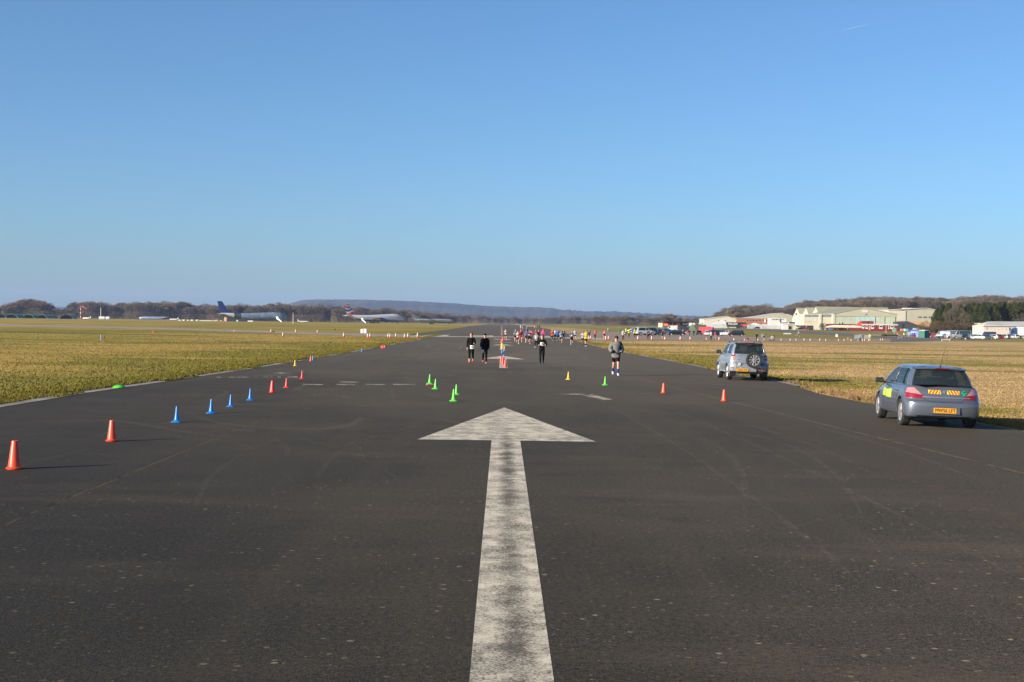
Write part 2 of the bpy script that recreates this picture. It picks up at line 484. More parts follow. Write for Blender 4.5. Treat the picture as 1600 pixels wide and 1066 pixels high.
LEFT = [P(0, 637), P(75, 624.5), P(150, 612), P(225, 601.5), P(300, 590.5), P(373, 579.5), P(450, 567.5), P(505, 558), P(560, 549), P(612, 539), P(662, 530)]
LEFT2 = [P(638, 522.3), P(670, 519), P(710, 513.7), P(730, 510.6), P(741, 508.7)]
RIGHT = [P(1600, 674), P(1470, 652), P(1365, 632), P(1283, 616), P(1244, 603.5), P(1217, 597), P(1160, 588), P(1119, 579), P(1056, 566), P(978, 552), P(936, 543), P(919, 538), P(904, 534.3)]
RIGHT2 = [P(882, 518.3), P(850, 513.2), P(822, 508.9)]
far_y = 1900
rw = [(-13.6, -30), (-13.6, 25)] + [(p.x, p.y) for p in LEFT] + [(p.x, p.y) for p in LEFT2] + [(-15, far_y), (15, far_y)] + \
     [(p.x, p.y) for p in RIGHT2[::-1]] + [(p.x, p.y) for p in RIGHT[::-1]] + [(12.6, 20), (12.6, -30)]
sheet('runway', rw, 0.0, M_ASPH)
T = lambda L: [(P(*q).x, P(*q).y) for q in L]
sheet('taxiway', T([(-60, 505.4), (0, 506.4), (240, 511.9), (430, 517.6), (560, 520.9), (600, 522), (638, 522.2), (662, 530.1), (640, 526.4), (560, 524.4), (430, 521.0), (240, 514.8), (0, 508.9), (-60, 507.8)]), -0.008, M_TAXI)
sheet('apron', T([(882, 518.2), (960, 519.0), (1060, 519.5), (1162, 520.5), (1166, 526.2), (1230, 528.6), (1300, 530.2), (1391, 530.6), (1391, 534.4), (1290, 534), (1200, 533.7), (1100, 533.2), (990, 532.0), (956, 533.2), (919, 533.3), (904, 534.4)]), -0.008, M_APRON)
sheet('road', T([(1125, 512.0), (1200, 514.8), (1300, 519.7), (1395, 523.5), (1440, 525.5), (1620, 524.5), (1620, 528.5), (1530, 530.2), (1490, 531.4), (1450, 533.6), (1391.5, 534.4), (1391.5, 529), (1340, 526), (1300, 523.5), (1200, 517.7), (1125, 513.3)]), -0.010, M_ROAD)
sheet('hardstanding', T([(1330, 521.6), (1395, 523.0), (1440, 524.2), (1620, 523.5), (1620, 528.2), (1500, 529.5), (1440, 528.6), (1395, 526.2), (1340, 523.8)]), -0.004, M_APRON)
sheet('green_verge', T([(1176, 513.6), (1290, 516.2), (1420, 519.6), (1560, 519.5), (1560, 521.8), (1420, 522.2), (1300, 518.8), (1176, 514.2)]), -0.02, M_GRASS)

gm_ = G('mown_green')
gm_c = gm_.mix(gm_.ramp(gm_.noise(.4, 5, stretch=(.3, 1, 1), seed=3), .35, .65), (.075, .10, .018), (.17, .17, .03))
sheet('mown_strip', T([(-60, 515.8), (0, 517.3), (100, 519.4), (180, 521.1), (330, 524.6), (330, 525.2), (180, 522.6), (100, 521.4), (0, 519.4), (-60, 517.9)]), -0.02, gm_.done(gm_c, .95, gm_.noise(9, 4), .5, .05, .1))
def strip(name, pts, w0, w1, off, material):
    """a strip that follows an edge line, from w0 to w1 metres to its grass side"""
    a = []; b = []
    for i, p in enumerate(pts):
        d = (pts[min(i + 1, len(pts) - 1)] - pts[max(0, i - 1)]); d.z = 0; d.normalize()
        n = Vector((-d.y, d.x, 0))
        if n.x * p.x < 0: n = -n
        a.append(p + n * w0); b.append(p + n * w1)
    m = MB()
    vs = [(q.x, q.y, terrain(q.x, q.y) + off) for q in a] + [(q.x, q.y, terrain(q.x, q.y) + off) for q in b]
    k = len(a)
    m.add(vs, [(i, i + 1, k + i + 1, k + i) for i in range(k - 1)])
    o = m.build(name, material); o['kind'] = 'structure'
    return o
M_EDGE = mat_edge_strip()
def dens(pts, n=8):
    out = []
    for i in range(len(pts) - 1):
        for k in range(n): out.append(pts[i].lerp(pts[i + 1], k / n))
    return out + [pts[-1]]
strip('edge_strip', dens(LEFT), -0.02, 0.42, 0.012, M_EDGE)
strip('edge_strip', dens(RIGHT[4:]), -0.02, 0.38, 0.012, M_EDGE)

# painted markings, one sheet each, 4 mm above the runway
def paint(name, px, off=0.004):
    return sheet(name, [(P(*q).x, P(*q).y) for q in px], off, M_MARK2 if name in ('patch_marking', 'dash_marking') and px[0][1] > 540 else M_MARK)
b1 = P(652, 686.7); b2 = P(931, 690.4); st_l = P(768, 688); st_r = P(813, 688.6); bl = P(733, 1066); br = P(865.5, 1066); ap = P(788, 637)
xl = st_l.x + (bl.x - st_l.x) * 1.2; xr = st_r.x + (br.x - st_r.x) * 1.2
sheet('arrow_marking', [(b1.x, b1.y), (st_l.x, st_l.y), (xl, 4), (xr, 4), (st_r.x, st_r.y), (b2.x, b2.y), (ap.x, ap.y)], .0015, M_MARK)
paint('arrow_marking', [(752.4, 560.6), (781.2, 560.9), (780, 575.2), (793.5, 575.4), (791.5, 561.1), (821, 561.9), (786, 556)])
paint('arrow_marking', [(768, 539.6), (782.5, 539.7), (782.0, 545.5), (788.6, 545.6), (788, 539.8), (803.5, 540.2), (785, 537.6)])
paint('line_marking', [(772, 529.9), (798, 530.3), (798, 531.1), (772, 530.7)])
paint('line_marking', [(770, 534.4), (800, 534.9), (800, 535.3), (770, 534.8)])
paint('line_marking', [(600, 525.1), (700, 525.7), (800, 526.3), (860, 527.0), (905, 528.0), (948, 530.2), (948, 531.2), (905, 529.6), (860, 528.0), (800, 527.1), (700, 526.6), (600, 525.9)])
paint('line_marking', [(898, 526.6), (912, 526.9), (946, 529.2), (930, 529.2)])
for a in ([(655, 525.2), (672, 523.4), (680, 523.4), (666, 525.4)], [(681, 525.4), (694, 523.5), (703, 523.5), (697, 525.5)], [(640, 524.9), (650, 523.9), (658, 523.9), (650, 525.1)],
          [(734, 524.4), (770, 524.6), (771, 525.9), (739, 525.7)], [(838, 525.0), (858, 525.2), (860, 526.4), (836, 526.2)]):
    paint('block_marking', a)
for y0, y1, h_ in ((508.6, 510.2, .5), (510.9, 512.3, .6), (513.1, 514.8, .75), (515.7, 517.0, .9), (517.9, 519.3, 1.0), (520.1, 521.4, 1.15), (522.2, 523.6, 1.3)):
    paint('dash_marking', [(784 - h_, y0), (784 + h_, y0), (784 + h_ * 1.15, y1), (784 - h_ * 1.15, y1)])
for x0, x1 in ((339, 346), (357.6, 367), (370, 388.5), (398, 403), (411, 420), (423, 426), (434, 439), (449, 465)):
    paint('dash_marking', [(x0, 589.0), (x1, 589.1 if x1 < 440 else 588.4), (x1, 590.1), (x0, 590.1)])
for x0, x1 in ((473, 505), (525.5, 555), (572, 601), (614, 649)):
    paint('dash_marking', [(x0, 600.3), (x1, 600.6), (x1, 601.8), (x0, 601.5)])
for q in ([(424, 583.4), (440, 582.2), (457, 583.3), (440, 584.2)], [(527, 597.2), (540, 595.9), (564, 597.4), (548, 598.4)],
          [(869, 615.8), (905, 615.4), (925, 617.2), (905, 617.2)], [(905, 616.8), (925, 616.4), (958, 624.8), (944, 625.2)], [(717, 545), (718.4, 545), (722.8, 541.2), (722, 541.0)],
          [(666, 542.6), (667, 542.8), (670, 541), (669, 540.9)]):
    paint('patch_marking', q)
M_PURP = mat('faded_purple_chalk', (.075, .045, .055), .9, var=.3)
sheet('chalk_line', T([(1060, 598), (1222, 606.3), (1222, 607.4), (1060, 599)]), .003, M_PURP)
sheet('chalk_line', T([(1120, 595), (1236, 600.2), (1236, 600.9), (1120, 595.8)]), .003, M_PURP)

# dusty tyre tracks across the runway
def tyre_mat():
    m = mat('dusty_tyre_track', (.095, .086, .070), .9, var=.2, scale=3, spec=.2)
    m.node_tree.nodes['Principled BSDF'].inputs['Diffuse Roughness'].default_value = 1.0
    nt_ = m.node_tree; o_ = nt_.nodes['Material Output']; b = nt_.nodes['Principled BSDF']
    no = N(nt_, 'ShaderNodeTexNoise'); no.inputs['Scale'].default_value = 1.7; no.inputs['Detail'].default_value = 6; no.inputs['Roughness'].default_value = .75
    tc = N(nt_, 'ShaderNodeNewGeometry'); nt_.links.new(tc.outputs['Position'], no.inputs['Vector'])
    mr = N(nt_, 'ShaderNodeMapRange'); mr.inputs[1].default_value = .40; mr.inputs[2].default_value = .72; mr.inputs[4].default_value = .30; nt_.links.new(no.outputs[0], mr.inputs[0])
    t = N(nt_, 'ShaderNodeBsdfTransparent'); mx = N(nt_, 'ShaderNodeMixShader'); nt_.links.new(mr.outputs[0], mx.inputs[0])
    nt_.links.new(t.outputs[0], mx.inputs[1]); nt_.links.new(b.outputs[0], mx.inputs[2]); nt_.links.new(mx.outputs[0], o_.inputs[0])
    return m
M_TYRE = tyre_mat()
def track(pts, w_=.16, gap=1.5, off=.0025):
    pts = [P(*q) for q in pts]; sm = []
    n = len(pts)
    for i in range(n - 1):
        p0, p1, p2, p3 = pts[max(0, i - 1)], pts[i], pts[i + 1], pts[min(n - 1, i + 2)]
        for k in range(12):
            t = k / 12
            sm.append(.5 * ((2 * p1) + (p2 - p0) * t + (2 * p0 - 5 * p1 + 4 * p2 - p3) * t * t + (3 * p1 - p0 - 3 * p2 + p3) * t ** 3))
    sm.append(pts[-1])
    for s in (0, gap):
        m = MB(); a = []; b = []
        for i, p in enumerate(sm):
            d = sm[min(i + 1, len(sm) - 1)] - sm[max(0, i - 1)]; d.z = 0; d.normalize(); nn = Vector((-d.y, d.x, 0))
            ww = w_ * min(1, .15 + i / 8, .15 + (len(sm) - 1 - i) / 8)
            for L, q in ((a, p + nn * s), (b, p + nn * (s + ww))): L.append((q.x, q.y, terrain(q.x, q.y) + off))
        m.rings([a, b], closed=False)
        o = m.build('tyre_mark', M_TYRE, fix=False); o['kind'] = 'structure'
for i_, (q, g_p) in enumerate((([(-30, 712), (90, 690), (200, 672), (300, 657), (420, 640), (560, 625)], 1.5), ([(0, 694), (110, 672), (230, 655), (330, 644)], 1.4), ([(120, 668), (250, 676), (350, 690), (410, 712), (455, 752)], 1.6),
        ([(330, 668), (400, 676), (440, 694), (445, 722)], 1.3), ([(-20, 745), (130, 706), (260, 680), (420, 655), (600, 640), (660, 632)], 1.5), ([(560, 662), (640, 650), (740, 646)], 1.4),
        ([(880, 660), (1000, 668), (1100, 690), (1150, 730), (1160, 800)], 1.5), ([(960, 640), (1100, 650), (1250, 690), (1400, 760)], 1.5), ([(900, 600), (960, 640), (1060, 700), (1200, 800), (1330, 900)], 1.6),
        ([(640, 640), (520, 668), (420, 690), (330, 740), (300, 800)], 1.6))):
    track(q, .11, g_p, .0022 + .0001 * i_)

# distant hills
def hills():
    pts = [(-160, 481), (0, 481), (75, 480), (105, 480), (200, 484), (380, 484), (425, 481), (440, 478), (455, 473.5), (470, 470), (485, 468.3), (540, 468.0), (600, 469.3), (650, 471), (700, 473.5),
           (740, 476.5), (760, 478.2), (800, 479.6), (850, 480.5), (880, 484), (910, 486), (960, 487), (1000, 489), (1035, 491), (1060, 492.8), (1090, 493.8), (1115, 494.5), (1200, 497), (1350, 497), (1800, 500)]
    rnd = random.Random(4)
    D = 8200; crest = []; px = -160
    i = 0
    while px < 1790:
        while pts[i + 1][0] < px: i += 1
        (a, ya), (b, yb) = pts[i], pts[i + 1]
        y = ya + (yb - ya) * (px - a) / (b - a)
        amp = .35 if px < 850 else .9
        y += rnd.uniform(-amp, amp)
        crest.append((px, y)); px += 4 if px > 860 else 6
    rows = []
    for dd, k in ((-2500, 0), (-1700, .22), (-1000, .5), (-450, .82), (0, 1.0), (600, .9), (2200, 0)):
        row = []
        for (px, y) in crest:
            p = W(px, D + dd); zc = Z(px, y, D)
            row.append((p.x, p.y, -3 + (zc + 3) * k + (rnd.uniform(-6, 6) if 0 < k < 1 else 0)))
        rows.append(row)
    m = MB().rings(rows, closed=False)
    g = G('hill_woodland')
    n = g.noise(.0022, 6, seed=2)
    c = g.mix(g.ramp(n, .4, .6), (.030, .030, .022), (.085, .075, .045))
    c = g.mix(g.ramp(g.noise(.004, 3, stretch=(1, 2, 1), seed=6), .64, .68), c, (.17, .17, .08))
    c = g.mix(g.ramp(g.noise(.03, 4, seed=8), .4, .62), g.mix(.5, c, (.02, .022, .016)), c)
    o = m.build('hills', g.done(c, 1.0, g.noise(.02, 3), 1.0, 12, .05), smooth=180); o['kind'] = 'structure'
hills()
# ------------------------------------------------------------------ small marker cones
def cmat(name, col): return mat(name, col, 0.38, var=.10, scale=12, spec=.45)
M_RED = cmat('red_cone_plastic', (.62, .035, .02)); M_ORA = cmat('orange_cone_plastic', (.62, .06, .02)); M_BLU = cmat('blue_cone_plastic', (.01, .16, .50))
M_GRN = cmat('green_cone_plastic', (.09, .56, .04)); M_YEL = cmat('yellow_cone_plastic', (.72, .40, .015))
M_SLEEVE = mat('white_reflective_sleeve', (.46, .46, .48), .5); M_CRED = cmat('traffic_cone_red', (.42, .035, .02))
def flare_cone(name, m, h):
    """slim cone that flares into a wide foot"""
    t = empty(name)
    k = h
    rs = []
    for z, r_, sq in ((.0, .345, .75), (.035, .35, .75), (.06, .31, .6), (.10, .23, .3), (.16, .165, .05), (.3, .135, 0), (.6, .095, 0), (.97, .05, 0), (1.0, .042, 0)):
        ring = []
        for i in range(24):
            a = 2 * math.pi * i / 24; q = max(abs(math.cos(a)), abs(math.sin(a)))
            rr = r_ * (1 + sq * (1 / q - 1) * .6)
            ring.append((rr * math.cos(a) * k, rr * math.sin(a) * k, z * k))
        rs.append(ring)
    rs += [[(p[0] * .8, p[1] * .8, p[2]) for p in rs[-1]], [(p[0] * .9, p[1] * .9, k * .3) for p in rs[-1]]]
    MB().rings(rs, True, True).build('cone_body', m, t, smooth=35)
    return t
def disc_cone(name, m, h):
    """straight cone on a thin round foot"""
    t = empty(name); k = h
    MB().lathe([(.30 * k, .055 * k), (.28 * k, .06 * k), (.235 * k, .085 * k), (.12 * k, .96 * k), (.105 * k, 1.0 * k), (.075 * k, 1.0 * k), (.12 * k, .3 * k)], 28, cap0=True, cap1=True).build('cone_body', m, t, smooth=35)
    MB().lathe([(.29 * k, 0), (.30 * k, .02 * k), (.30 * k, .05 * k), (.24 * k, .0549 * k)], 28, cap0=True, cap1=True).build('base', m, t, smooth=35)
    return t
def traffic_cone(name):
    t = empty(name)
    MB().bev(-.22, .22, -.22, .22, 0, .045, .02).build('base', M_CRED, t, smooth=30)
    MB().lathe([(.18, .045), (.155, .06), (.12, .22)], 20).build('cone_body', M_CRED, t, smooth=40)
    MB().lathe([(.123, .20), (.128, .21), (.073, .60), (.068, .60)], 20).build('sleeve', M_SLEEVE, t, smooth=40)
    MB().lathe([(.070, .59), (.045, .74), (.03, .75)], 20, cap1=True).build('cone_tip', M_CRED, t, smooth=40)
    return t
def put(t, px, py, label, group, cat='cone', tilt=0, rz=0, h=None):
    p = P(px, py)
    t.location = (p.x, p.y, p.z + .002)
    t.rotation_euler = (0, tilt, rz)
    tag(t, label, cat, group)
    return t
GC = 'small coloured marker cones set out on the runway'
cones = [  # kind, colour, px, py, height m, label
 ('d', M_ORA, 23, 733, .44, 'orange cone at the near left corner of the runway with a long thin shadow'),
 ('d', M_ORA, 175, 689.5, .40, 'orange cone second nearest on the left, between the corner cone and the first blue cone'),
 ('f', M_BLU, 276, 660, .36, 'bright blue flared cone nearest of the four in the blue row'),
 ('f', M_BLU, 330, 646.3, .36, 'bright blue flared cone second from the near end of the blue row'),
 ('f', M_BLU, 360.5, 635.8, .33, 'bright blue flared cone third in the blue row'),
 ('f', M_BLU, 391, 625.6, .34, 'bright blue flared cone at the far end of the blue row, beside the red ones'),
 ('d', M_RED, 425.5, 613.5, .38, 'wide red cone right after the last blue cone in the left row'),
 ('f', M_RED, 447.5, 606, .33, 'red flared cone in the middle of the three red cones of the left row'),
 ('f', M_RED, 472, 592.3, .33, 'red flared cone farthest of the three red ones, by the white dashes'),
 ('f', M_YEL, 461, 572, .30, 'yellow cone standing alone by the left grass edge'),
 ('d', M_RED, 485.5, 564.8, .30, 'red cone touching a blue cone by the left grass edge'),
 ('f', M_BLU, 488.6, 563.6, .30, 'blue cone half hidden behind a red cone by the left grass edge'),
 ('f', M_BLU, 565.5, 550, .30, 'small dark blue cone alone at the left grass edge'),
 ('d', M_RED, 596.3, 544.6, .26, 'left one of three red cones packed together on the left verge'),
 ('d', M_RED, 598.7, 544.3, .26, 'middle one of three red cones packed together on the left verge'),
 ('d', M_RED, 601.3, 544.0, .26, 'right one of three red cones packed together on the left verge'),
 ('f', M_GRN, 671.5, 600, .36, 'green cone farthest left of the green pairs, a scrap of red card at its foot'),
 ('f', M_GRN, 680.5, 608, .35, 'green cone just right of and nearer than the farthest left green one'),
 ('f', M_GRN, 713, 616.8, .33, 'green cone half hidden behind the nearest green cone'),
 ('f', M_GRN, 708.7, 627, .36, 'green cone nearest to the big white arrow head'),
 ('f', M_YEL, 888, 593.3, .33, 'yellow cone alone right of the runway centre'),
 ('f', M_GRN, 945.5, 602.2, .34, 'green cone alone right of the runway centre, below the runner in the grey hoodie'),
 ('d', M_ORA, 1037, 614.3, .34, 'orange cone on the right half of the runway, nearer to the green cone'),
 ('d', M_ORA, 1131.5, 627, .36, 'orange cone on the right half of the runway, nearer to the parked cars'),
 ('d', M_RED, 789.7, 574.4, .40, 'red cone standing first on the short arrow stem in the centre line'),
 ('d', M_RED, 786.0, 570.0, .40, 'red cone standing second on the short arrow stem in the centre line'),
 ('d', M_RED, 783.4, 566.5, .38, 'red cone standing third on the short arrow stem, slightly left'),
 ('f', M_BLU, 787.0, 563.0, .36, 'blue cone on the tip of the short arrow marking'),
 ('f', M_BLU, 784.2, 552.0, .36, 'dark blue cone left of the pair in the middle of the centre line'),
 ('f', M_BLU, 787.4, 550.0, .34, 'blue cone right of the pair in the middle of the centre line'),
 ('f', M_YEL, 788.2, 547.5, .34, 'yellow cone right of the taller yellow pile on the centre line'),
 ('f', M_YEL, 784.5, 546.0, .55, 'tall yellow pile of stacked cones on the centre line'),
 ('f', M_YEL, 783.6, 543.0, .42, 'yellow cone behind the tall yellow pile on the centre line'),
 ('d', M_RED, 783.6, 536.4, .45, 'red cone farther down the centre line, left of the farthest red one'),
 ('d', M_RED, 785.6, 534.0, .55, 'red cone pile farthest down the centre line'),
 ('d', M_RED, 816.0, 530.4, .30, 'small red cone lying among the far runners by the red clad runner'),
]
for k, m, px, py, h, lab in cones:
    nm = {'M': 'marker_cone'}.get('M')
    put((flare_cone if k == 'f' else disc_cone)(nm, m, h), px, py, lab, GC, rz=random.Random(px).uniform(-.4, .4))
# flattened green marker on the kerb and the red card
t = empty('marker_dome'); 
MB().lathe([(.17, 0), (.175, .01), (.14, .05), (.07, .085), (.03, .09)], 20, cap0=True, cap1=True).build('dome', M_GRN, t, smooth=40)
p = P(191, 606.5); t.location = (p.x - .1, p.y, p.z + .012); t.scale = (1.25, 1.4, 1)
tag(t, 'flat bright green marker dome lying on the pale kerb at the left grass edge', 'marker')
t = MB().bev(-.17, .17, -.10, .10, 0, .05, .02).build('card_scrap', mat('dull_red_card', (.28, .12, .10), .8))
p = P(673, 602.2); t.location = p; t.rotation_euler = (0, 0, .3)
tag(t, 'small dull red scrap lying at the foot of a green cone', 'litter')

GT = 'red and white traffic cones along the taxiways'
left_tc = [(366, 519.3, 'small white topped traffic cone farthest left on the far taxiway edge'), (423.5, 519.9, 'white topped traffic cone on the far taxiway edge right of the farthest left one'),
 (442, 526.3, 'traffic cone on the grass side of the taxiway, farthest left of the near row'), (462, 520.3, 'white topped traffic cone on the far taxiway edge left of the reddish one'),
 (496, 520.8, 'reddish traffic cone on the far taxiway edge left of the white box'), (537, 527.0, 'traffic cone alone on the near taxiway edge below the white box'),
 (574.5, 528, 'left traffic cone of the pair right below the white box'), (578.2, 527.6, 'right traffic cone of the pair right below the white box'),
 (606.5, 527.5, 'slim left traffic cone of the pair left of the piano key markings'), (609.5, 528, 'right traffic cone of the pair left of the piano key markings'),
 (618.5, 527.3, 'traffic cone standing alone between two pairs at the taxiway mouth'), (632.2, 528.2, 'left traffic cone of the pair by the first painted block'),
 (637.4, 527.5, 'right traffic cone of the pair by the first painted block'), (652.5, 527.8, 'tallest traffic cone at the taxiway mouth, last before the runway')]
right_tc = [(919.4, 531.2, 'traffic cone just left of the slim one behind the runner in the yellow vest'), (922.6, 530.2, 'traffic cone by the runner in the blue top at the runway corner'),
 (946.6, 531.5, 'traffic cone beside the red clad runner with the black cap'), (950.8, 530.8, 'slim dark footed traffic cone right of the red clad runner'),
 (996.7, 531.6, 'dark footed traffic cone alone left of the walker with a white bib'), (1018.4, 531.4, 'traffic cone right of the walker with a white bib'),
 (1038.9, 531.7, 'traffic cone right of the dark clad runner with red shoes'), (1063, 531.8, 'traffic cone in front of the black saloon'),
 (1078.4, 531.8, 'traffic cone between the black saloon and the white shirted walker'), (1103.7, 531.8, 'short white topped cone left of the white shirted walker'),
 (1123.6, 532.4, 'traffic cone left of the black people carrier front wheel'), (1146.8, 533.4, 'traffic cone in front of the black people carrier'),
 (1163.2, 533.2, 'traffic cone beside the small red and black barrel'), (1184, 533.2, 'traffic cone at the feet of the dark clad bystander'),
 (1220.6, 533.2, 'traffic cone first right of the pushchair'), (1234.8, 533.3, 'traffic cone second right of the pushchair'), (1243.8, 533.3, 'traffic cone third right of the pushchair'),
 (1256.4, 533.4, 'tall traffic cone fourth right of the pushchair'), (1266, 533.4, 'traffic cone fifth right of the pushchair'), (1281, 533.5, 'tall traffic cone sixth right of the pushchair'),
 (1290.3, 533.5, 'traffic cone seventh right of the pushchair'), (1310.3, 533.7, 'traffic cone first in the line in front of the red huts'), (1318.9, 533.8, 'traffic cone second in the line in front of the red huts'),
 (1325, 531.2, 'traffic cone set back on the grass in front of the red huts'), (1329.8, 533.9, 'traffic cone third in the line in front of the red huts'), (1340.6, 533.9, 'short traffic cone left of the bystander in the blue top'),
 (1347.6, 533.8, 'traffic cone right of the bystander in the blue top'), (1351.2, 533.6, 'traffic cone between the blue topped and the high visibility bystander'), (1357.3, 533.8, 'traffic cone at the left foot of the high visibility bystander'),
 (1375.8, 532.6, 'left traffic cone of the pair at the tip of the grass island'), (1379.2, 532.6, 'right traffic cone of the pair at the tip of the grass island')]
t0 = traffic_cone('traffic_cone')
for i, (px, py, lab) in enumerate(left_tc + right_tc):
    t = t0 if i == 0 else copy_tree(t0)
    put(t, px, py, lab, GT)
    s_ = random.Random(px * 3).uniform(.80, .90)
    if 'short' in lab or 'small' in lab: s_ *= .75
    if 'tall' in lab: s_ *= 1.15
    t.scale = (s_, s_, s_)
# ------------------------------------------------------------------ grass blades on the near verges
def blades(name, edge, side, n_edge, n_field, seed, maxy, label):
    rng = np.random.default_rng(seed)
    E = np.array([[p.x, p.y] for p in edge])
    ys = E[:, 1]; xs = E[:, 0]
    o = np.argsort(ys); ys = ys[o]; xs = xs[o]
    def scatter(n, w0, w1, pw, y0, y1):
        # more of them near the camera, where they show larger
        t = rng.random(n)
        y = y0 * (y1 / y0) ** t
        off = w0 + (w1 - w0) * rng.random(n) ** pw
        x = np.interp(y, ys, xs) + side * off
        return x, y, off
    x1, y1, o1 = scatter(n_edge, .10, 2.2, 1.5, max(12, ys[0] - 22), maxy)
    x2, y2, o2 = scatter(n_field, .6, 60, 1.9, max(20, ys[0] - 14), maxy)
    kp = rng.random(n_field) < np.clip(1.25 - y2 / maxy, 0, 1)
    x2, y2, o2 = x2[kp], y2[kp], o2[kp]
    o_n = .34 * (np.sin(y1 * .55) + np.sin(y1 * 1.7 + 1) * .6 > -.35)
    x1 = x1 + side * o_n
    x = np.concatenate([x1, x2]); y = np.concatenate([y1, y2]); off = np.concatenate([o1, o2])
    clump = .5 + .5 * np.sin(x * 2.1 + 1.7 * np.sin(y * .83)) * np.sin(y * 1.3 + 2 * np.sin(x * .7))
    h = rng.uniform(.035, .085, len(x)) * (0.7 + .6 * clump) * np.where(off < 1.1, 1.3, .19)
    wd = rng.uniform(.008, .018, len(x)) * (1 + y / 60)
    a = rng.uniform(0, 2 * np.pi, len(x)); lx = rng.normal(0, .45, len(x)) * h; ly = rng.normal(0, .45, len(x)) * h
    z = np.array([terrain(p, q) for p, q in zip(x, y)]) - .03
    n = len(x)
    V = np.empty((n, 3, 3), np.float32)
    V[:, 0, 0] = x - np.cos(a) * wd; V[:, 0, 1] = y - np.sin(a) * wd; V[:, 0, 2] = z
    V[:, 1, 0] = x + np.cos(a) * wd; V[:, 1, 1] = y + np.sin(a) * wd; V[:, 1, 2] = z
    V[:, 2, 0] = x + lx; V[:, 2, 1] = y + ly; V[:, 2, 2] = z + .03 + h
    me = bpy.data.meshes.new(name)
    me.vertices.add(n * 3); me.vertices.foreach_set('co', V.ravel())
    me.loops.add(n * 3); me.loops.foreach_set('vertex_index', np.arange(n * 3, dtype=np.int32))
    me.polygons.add(n); me.polygons.foreach_set('loop_start', np.arange(0, n * 3, 3, dtype=np.int32))
    me.polygons.foreach_set('loop_total', np.full(n, 3, np.int32))
    me.update(calc_edges=True); me.validate()
    me.materials.append(M_BLADE)
    ob = bpy.data.objects.new(name, me); C.objects.link(ob)
    tag(ob, label, 'grass', None, 'stuff')
blades('grass', LEFT, -1, 80000, 170000, 5, 240, 'short tufty grass, green at its edge and straw coloured behind, left of the runway')
blades('grass', RIGHT, 1, 60000, 150000, 6, 200, 'short tufty grass, green at its edge and straw coloured behind, right of the runway')

def weeds(name, px0, px1, n, label):
    """dry reddish weeds and bare stems along the right edge"""
    rnd = random.Random(8); m = MB()
    pts = [q for q in dens(RIGHT, 12)]
    pts = [q for q in pts if True]
    for i in range(n):
        t = rnd.random(); px = px0 + (px1 - px0) * t
        base = min(pts, key=lambda q: abs(q.x / max(q.y, 1) - (px - 784) / FPX))
        b = base + Vector((rnd.uniform(.1, .9), rnd.uniform(-1.2, 1.2), 0)); b.z = terrain(b.x, b.y) - .03
        h = rnd.uniform(.12, .34)
        d = Vector((rnd.gauss(0, .35), rnd.gauss(0, .35), 1)).normalized()
        m.tube([b, b + d * h * .6, b + d * h + Vector((rnd.gauss(0, .03), rnd.gauss(0, .03), 0))], [.008, .006, .004], 3, False)
        for k in range(3):
            q = b + d * h * rnd.uniform(.3, .9); e = q + Vector((rnd.gauss(0, .07), rnd.gauss(0, .07), rnd.uniform(.02, .08)))
            m.tube([q, e], [.005, .003], 3, False)
    o = m.build(name, mat('dry_weeds', (.21, .13, .06), .9, var=.4, scale=3), fix=False)
    tag(o, label, 'weeds', None, 'stuff')
weeds('weeds', 1220, 1372, 300, 'dry reddish weeds along the right runway edge between the two cars')
# ------------------------------------------------------------------ people
SKIN = mat('skin', (.50, .27, .19), .6); EYE = mat('eye_dark', (.02, .015, .01), .3)
HAIR_B = mat('brown_hair', (.07, .035, .018), .7); HAIR_D = mat('dark_hair', (.015, .011, .009), .6); HAIR_G = mat('fair_hair', (.30, .20, .09), .7)
def skin_mesh(verts, edges, radii, sub=1):
    me = bpy.data.meshes.new('tmp'); me.from_pydata(verts, edges, [])
    ob = bpy.data.objects.new('tmp', me); C.objects.link(ob)
    md = ob.modifiers.new('s', 'SKIN'); md.use_smooth_shade = True
    for i, r_ in enumerate(radii):
        sv = me.skin_vertices[0].data[i]
        sv.radius = r_ if hasattr(r_, '__len__') else (r_, r_); sv.use_root = (i == 0)
    if sub:
        s2 = ob.modifiers.new('u', 'SUBSURF'); s2.levels = sub; s2.render_levels = sub
    bpy.context.view_layer.update()
    out = bpy.data.meshes.new_from_object(ob.evaluated_get(bpy.context.evaluated_depsgraph_get()))
    bpy.data.objects.remove(ob); bpy.data.meshes.remove(me)
    return out
POSES = {  # thigh angle, knee bend for left and right; upper arm forward angle, elbow bend, outward angle for left and right; lean
 'walk':   dict(l=(16, 6, -20, 22), a=((-14, 22, 7), (16, 30, 7)), lean=2),
 'walk2':  dict(l=(-14, 18, 15, 6), a=((14, 75, 10), (-8, 18, 9)), lean=3),
 'run':    dict(l=(34, 40, -14, 72), a=((-34, 92, 12), (28, 95, 12)), lean=7),
 'run2':   dict(l=(-22, 62, 26, 22), a=((30, 90, 12), (-32, 95, 12)), lean=7),
 'stride': dict(l=(48, 36, -34, 60), a=((-42, 95, 14), (40, 95, 12)), lean=9),
 'stand':  dict(l=(3, 2, -3, 4), a=((2, 12, 8), (4, 14, 8)), lean=0),
 'chat':   dict(l=(4, 4, -4, 6), a=((10, 70, 12), (6, 60, 12)), lean=2),
 'jog':    dict(l=(14, 12, -10, 34), a=((-8, 60, 24), (2, 62, 26)), lean=3),
 'jog2':   dict(l=(-8, 28, 12, 10), a=((6, 85, 16), (0, 88, 18)), lean=3),
 'push':   dict(l=(14, 8, -16, 20), a=((34, 40, 4), (34, 40, 4)), lean=8),
}
_pc = {}
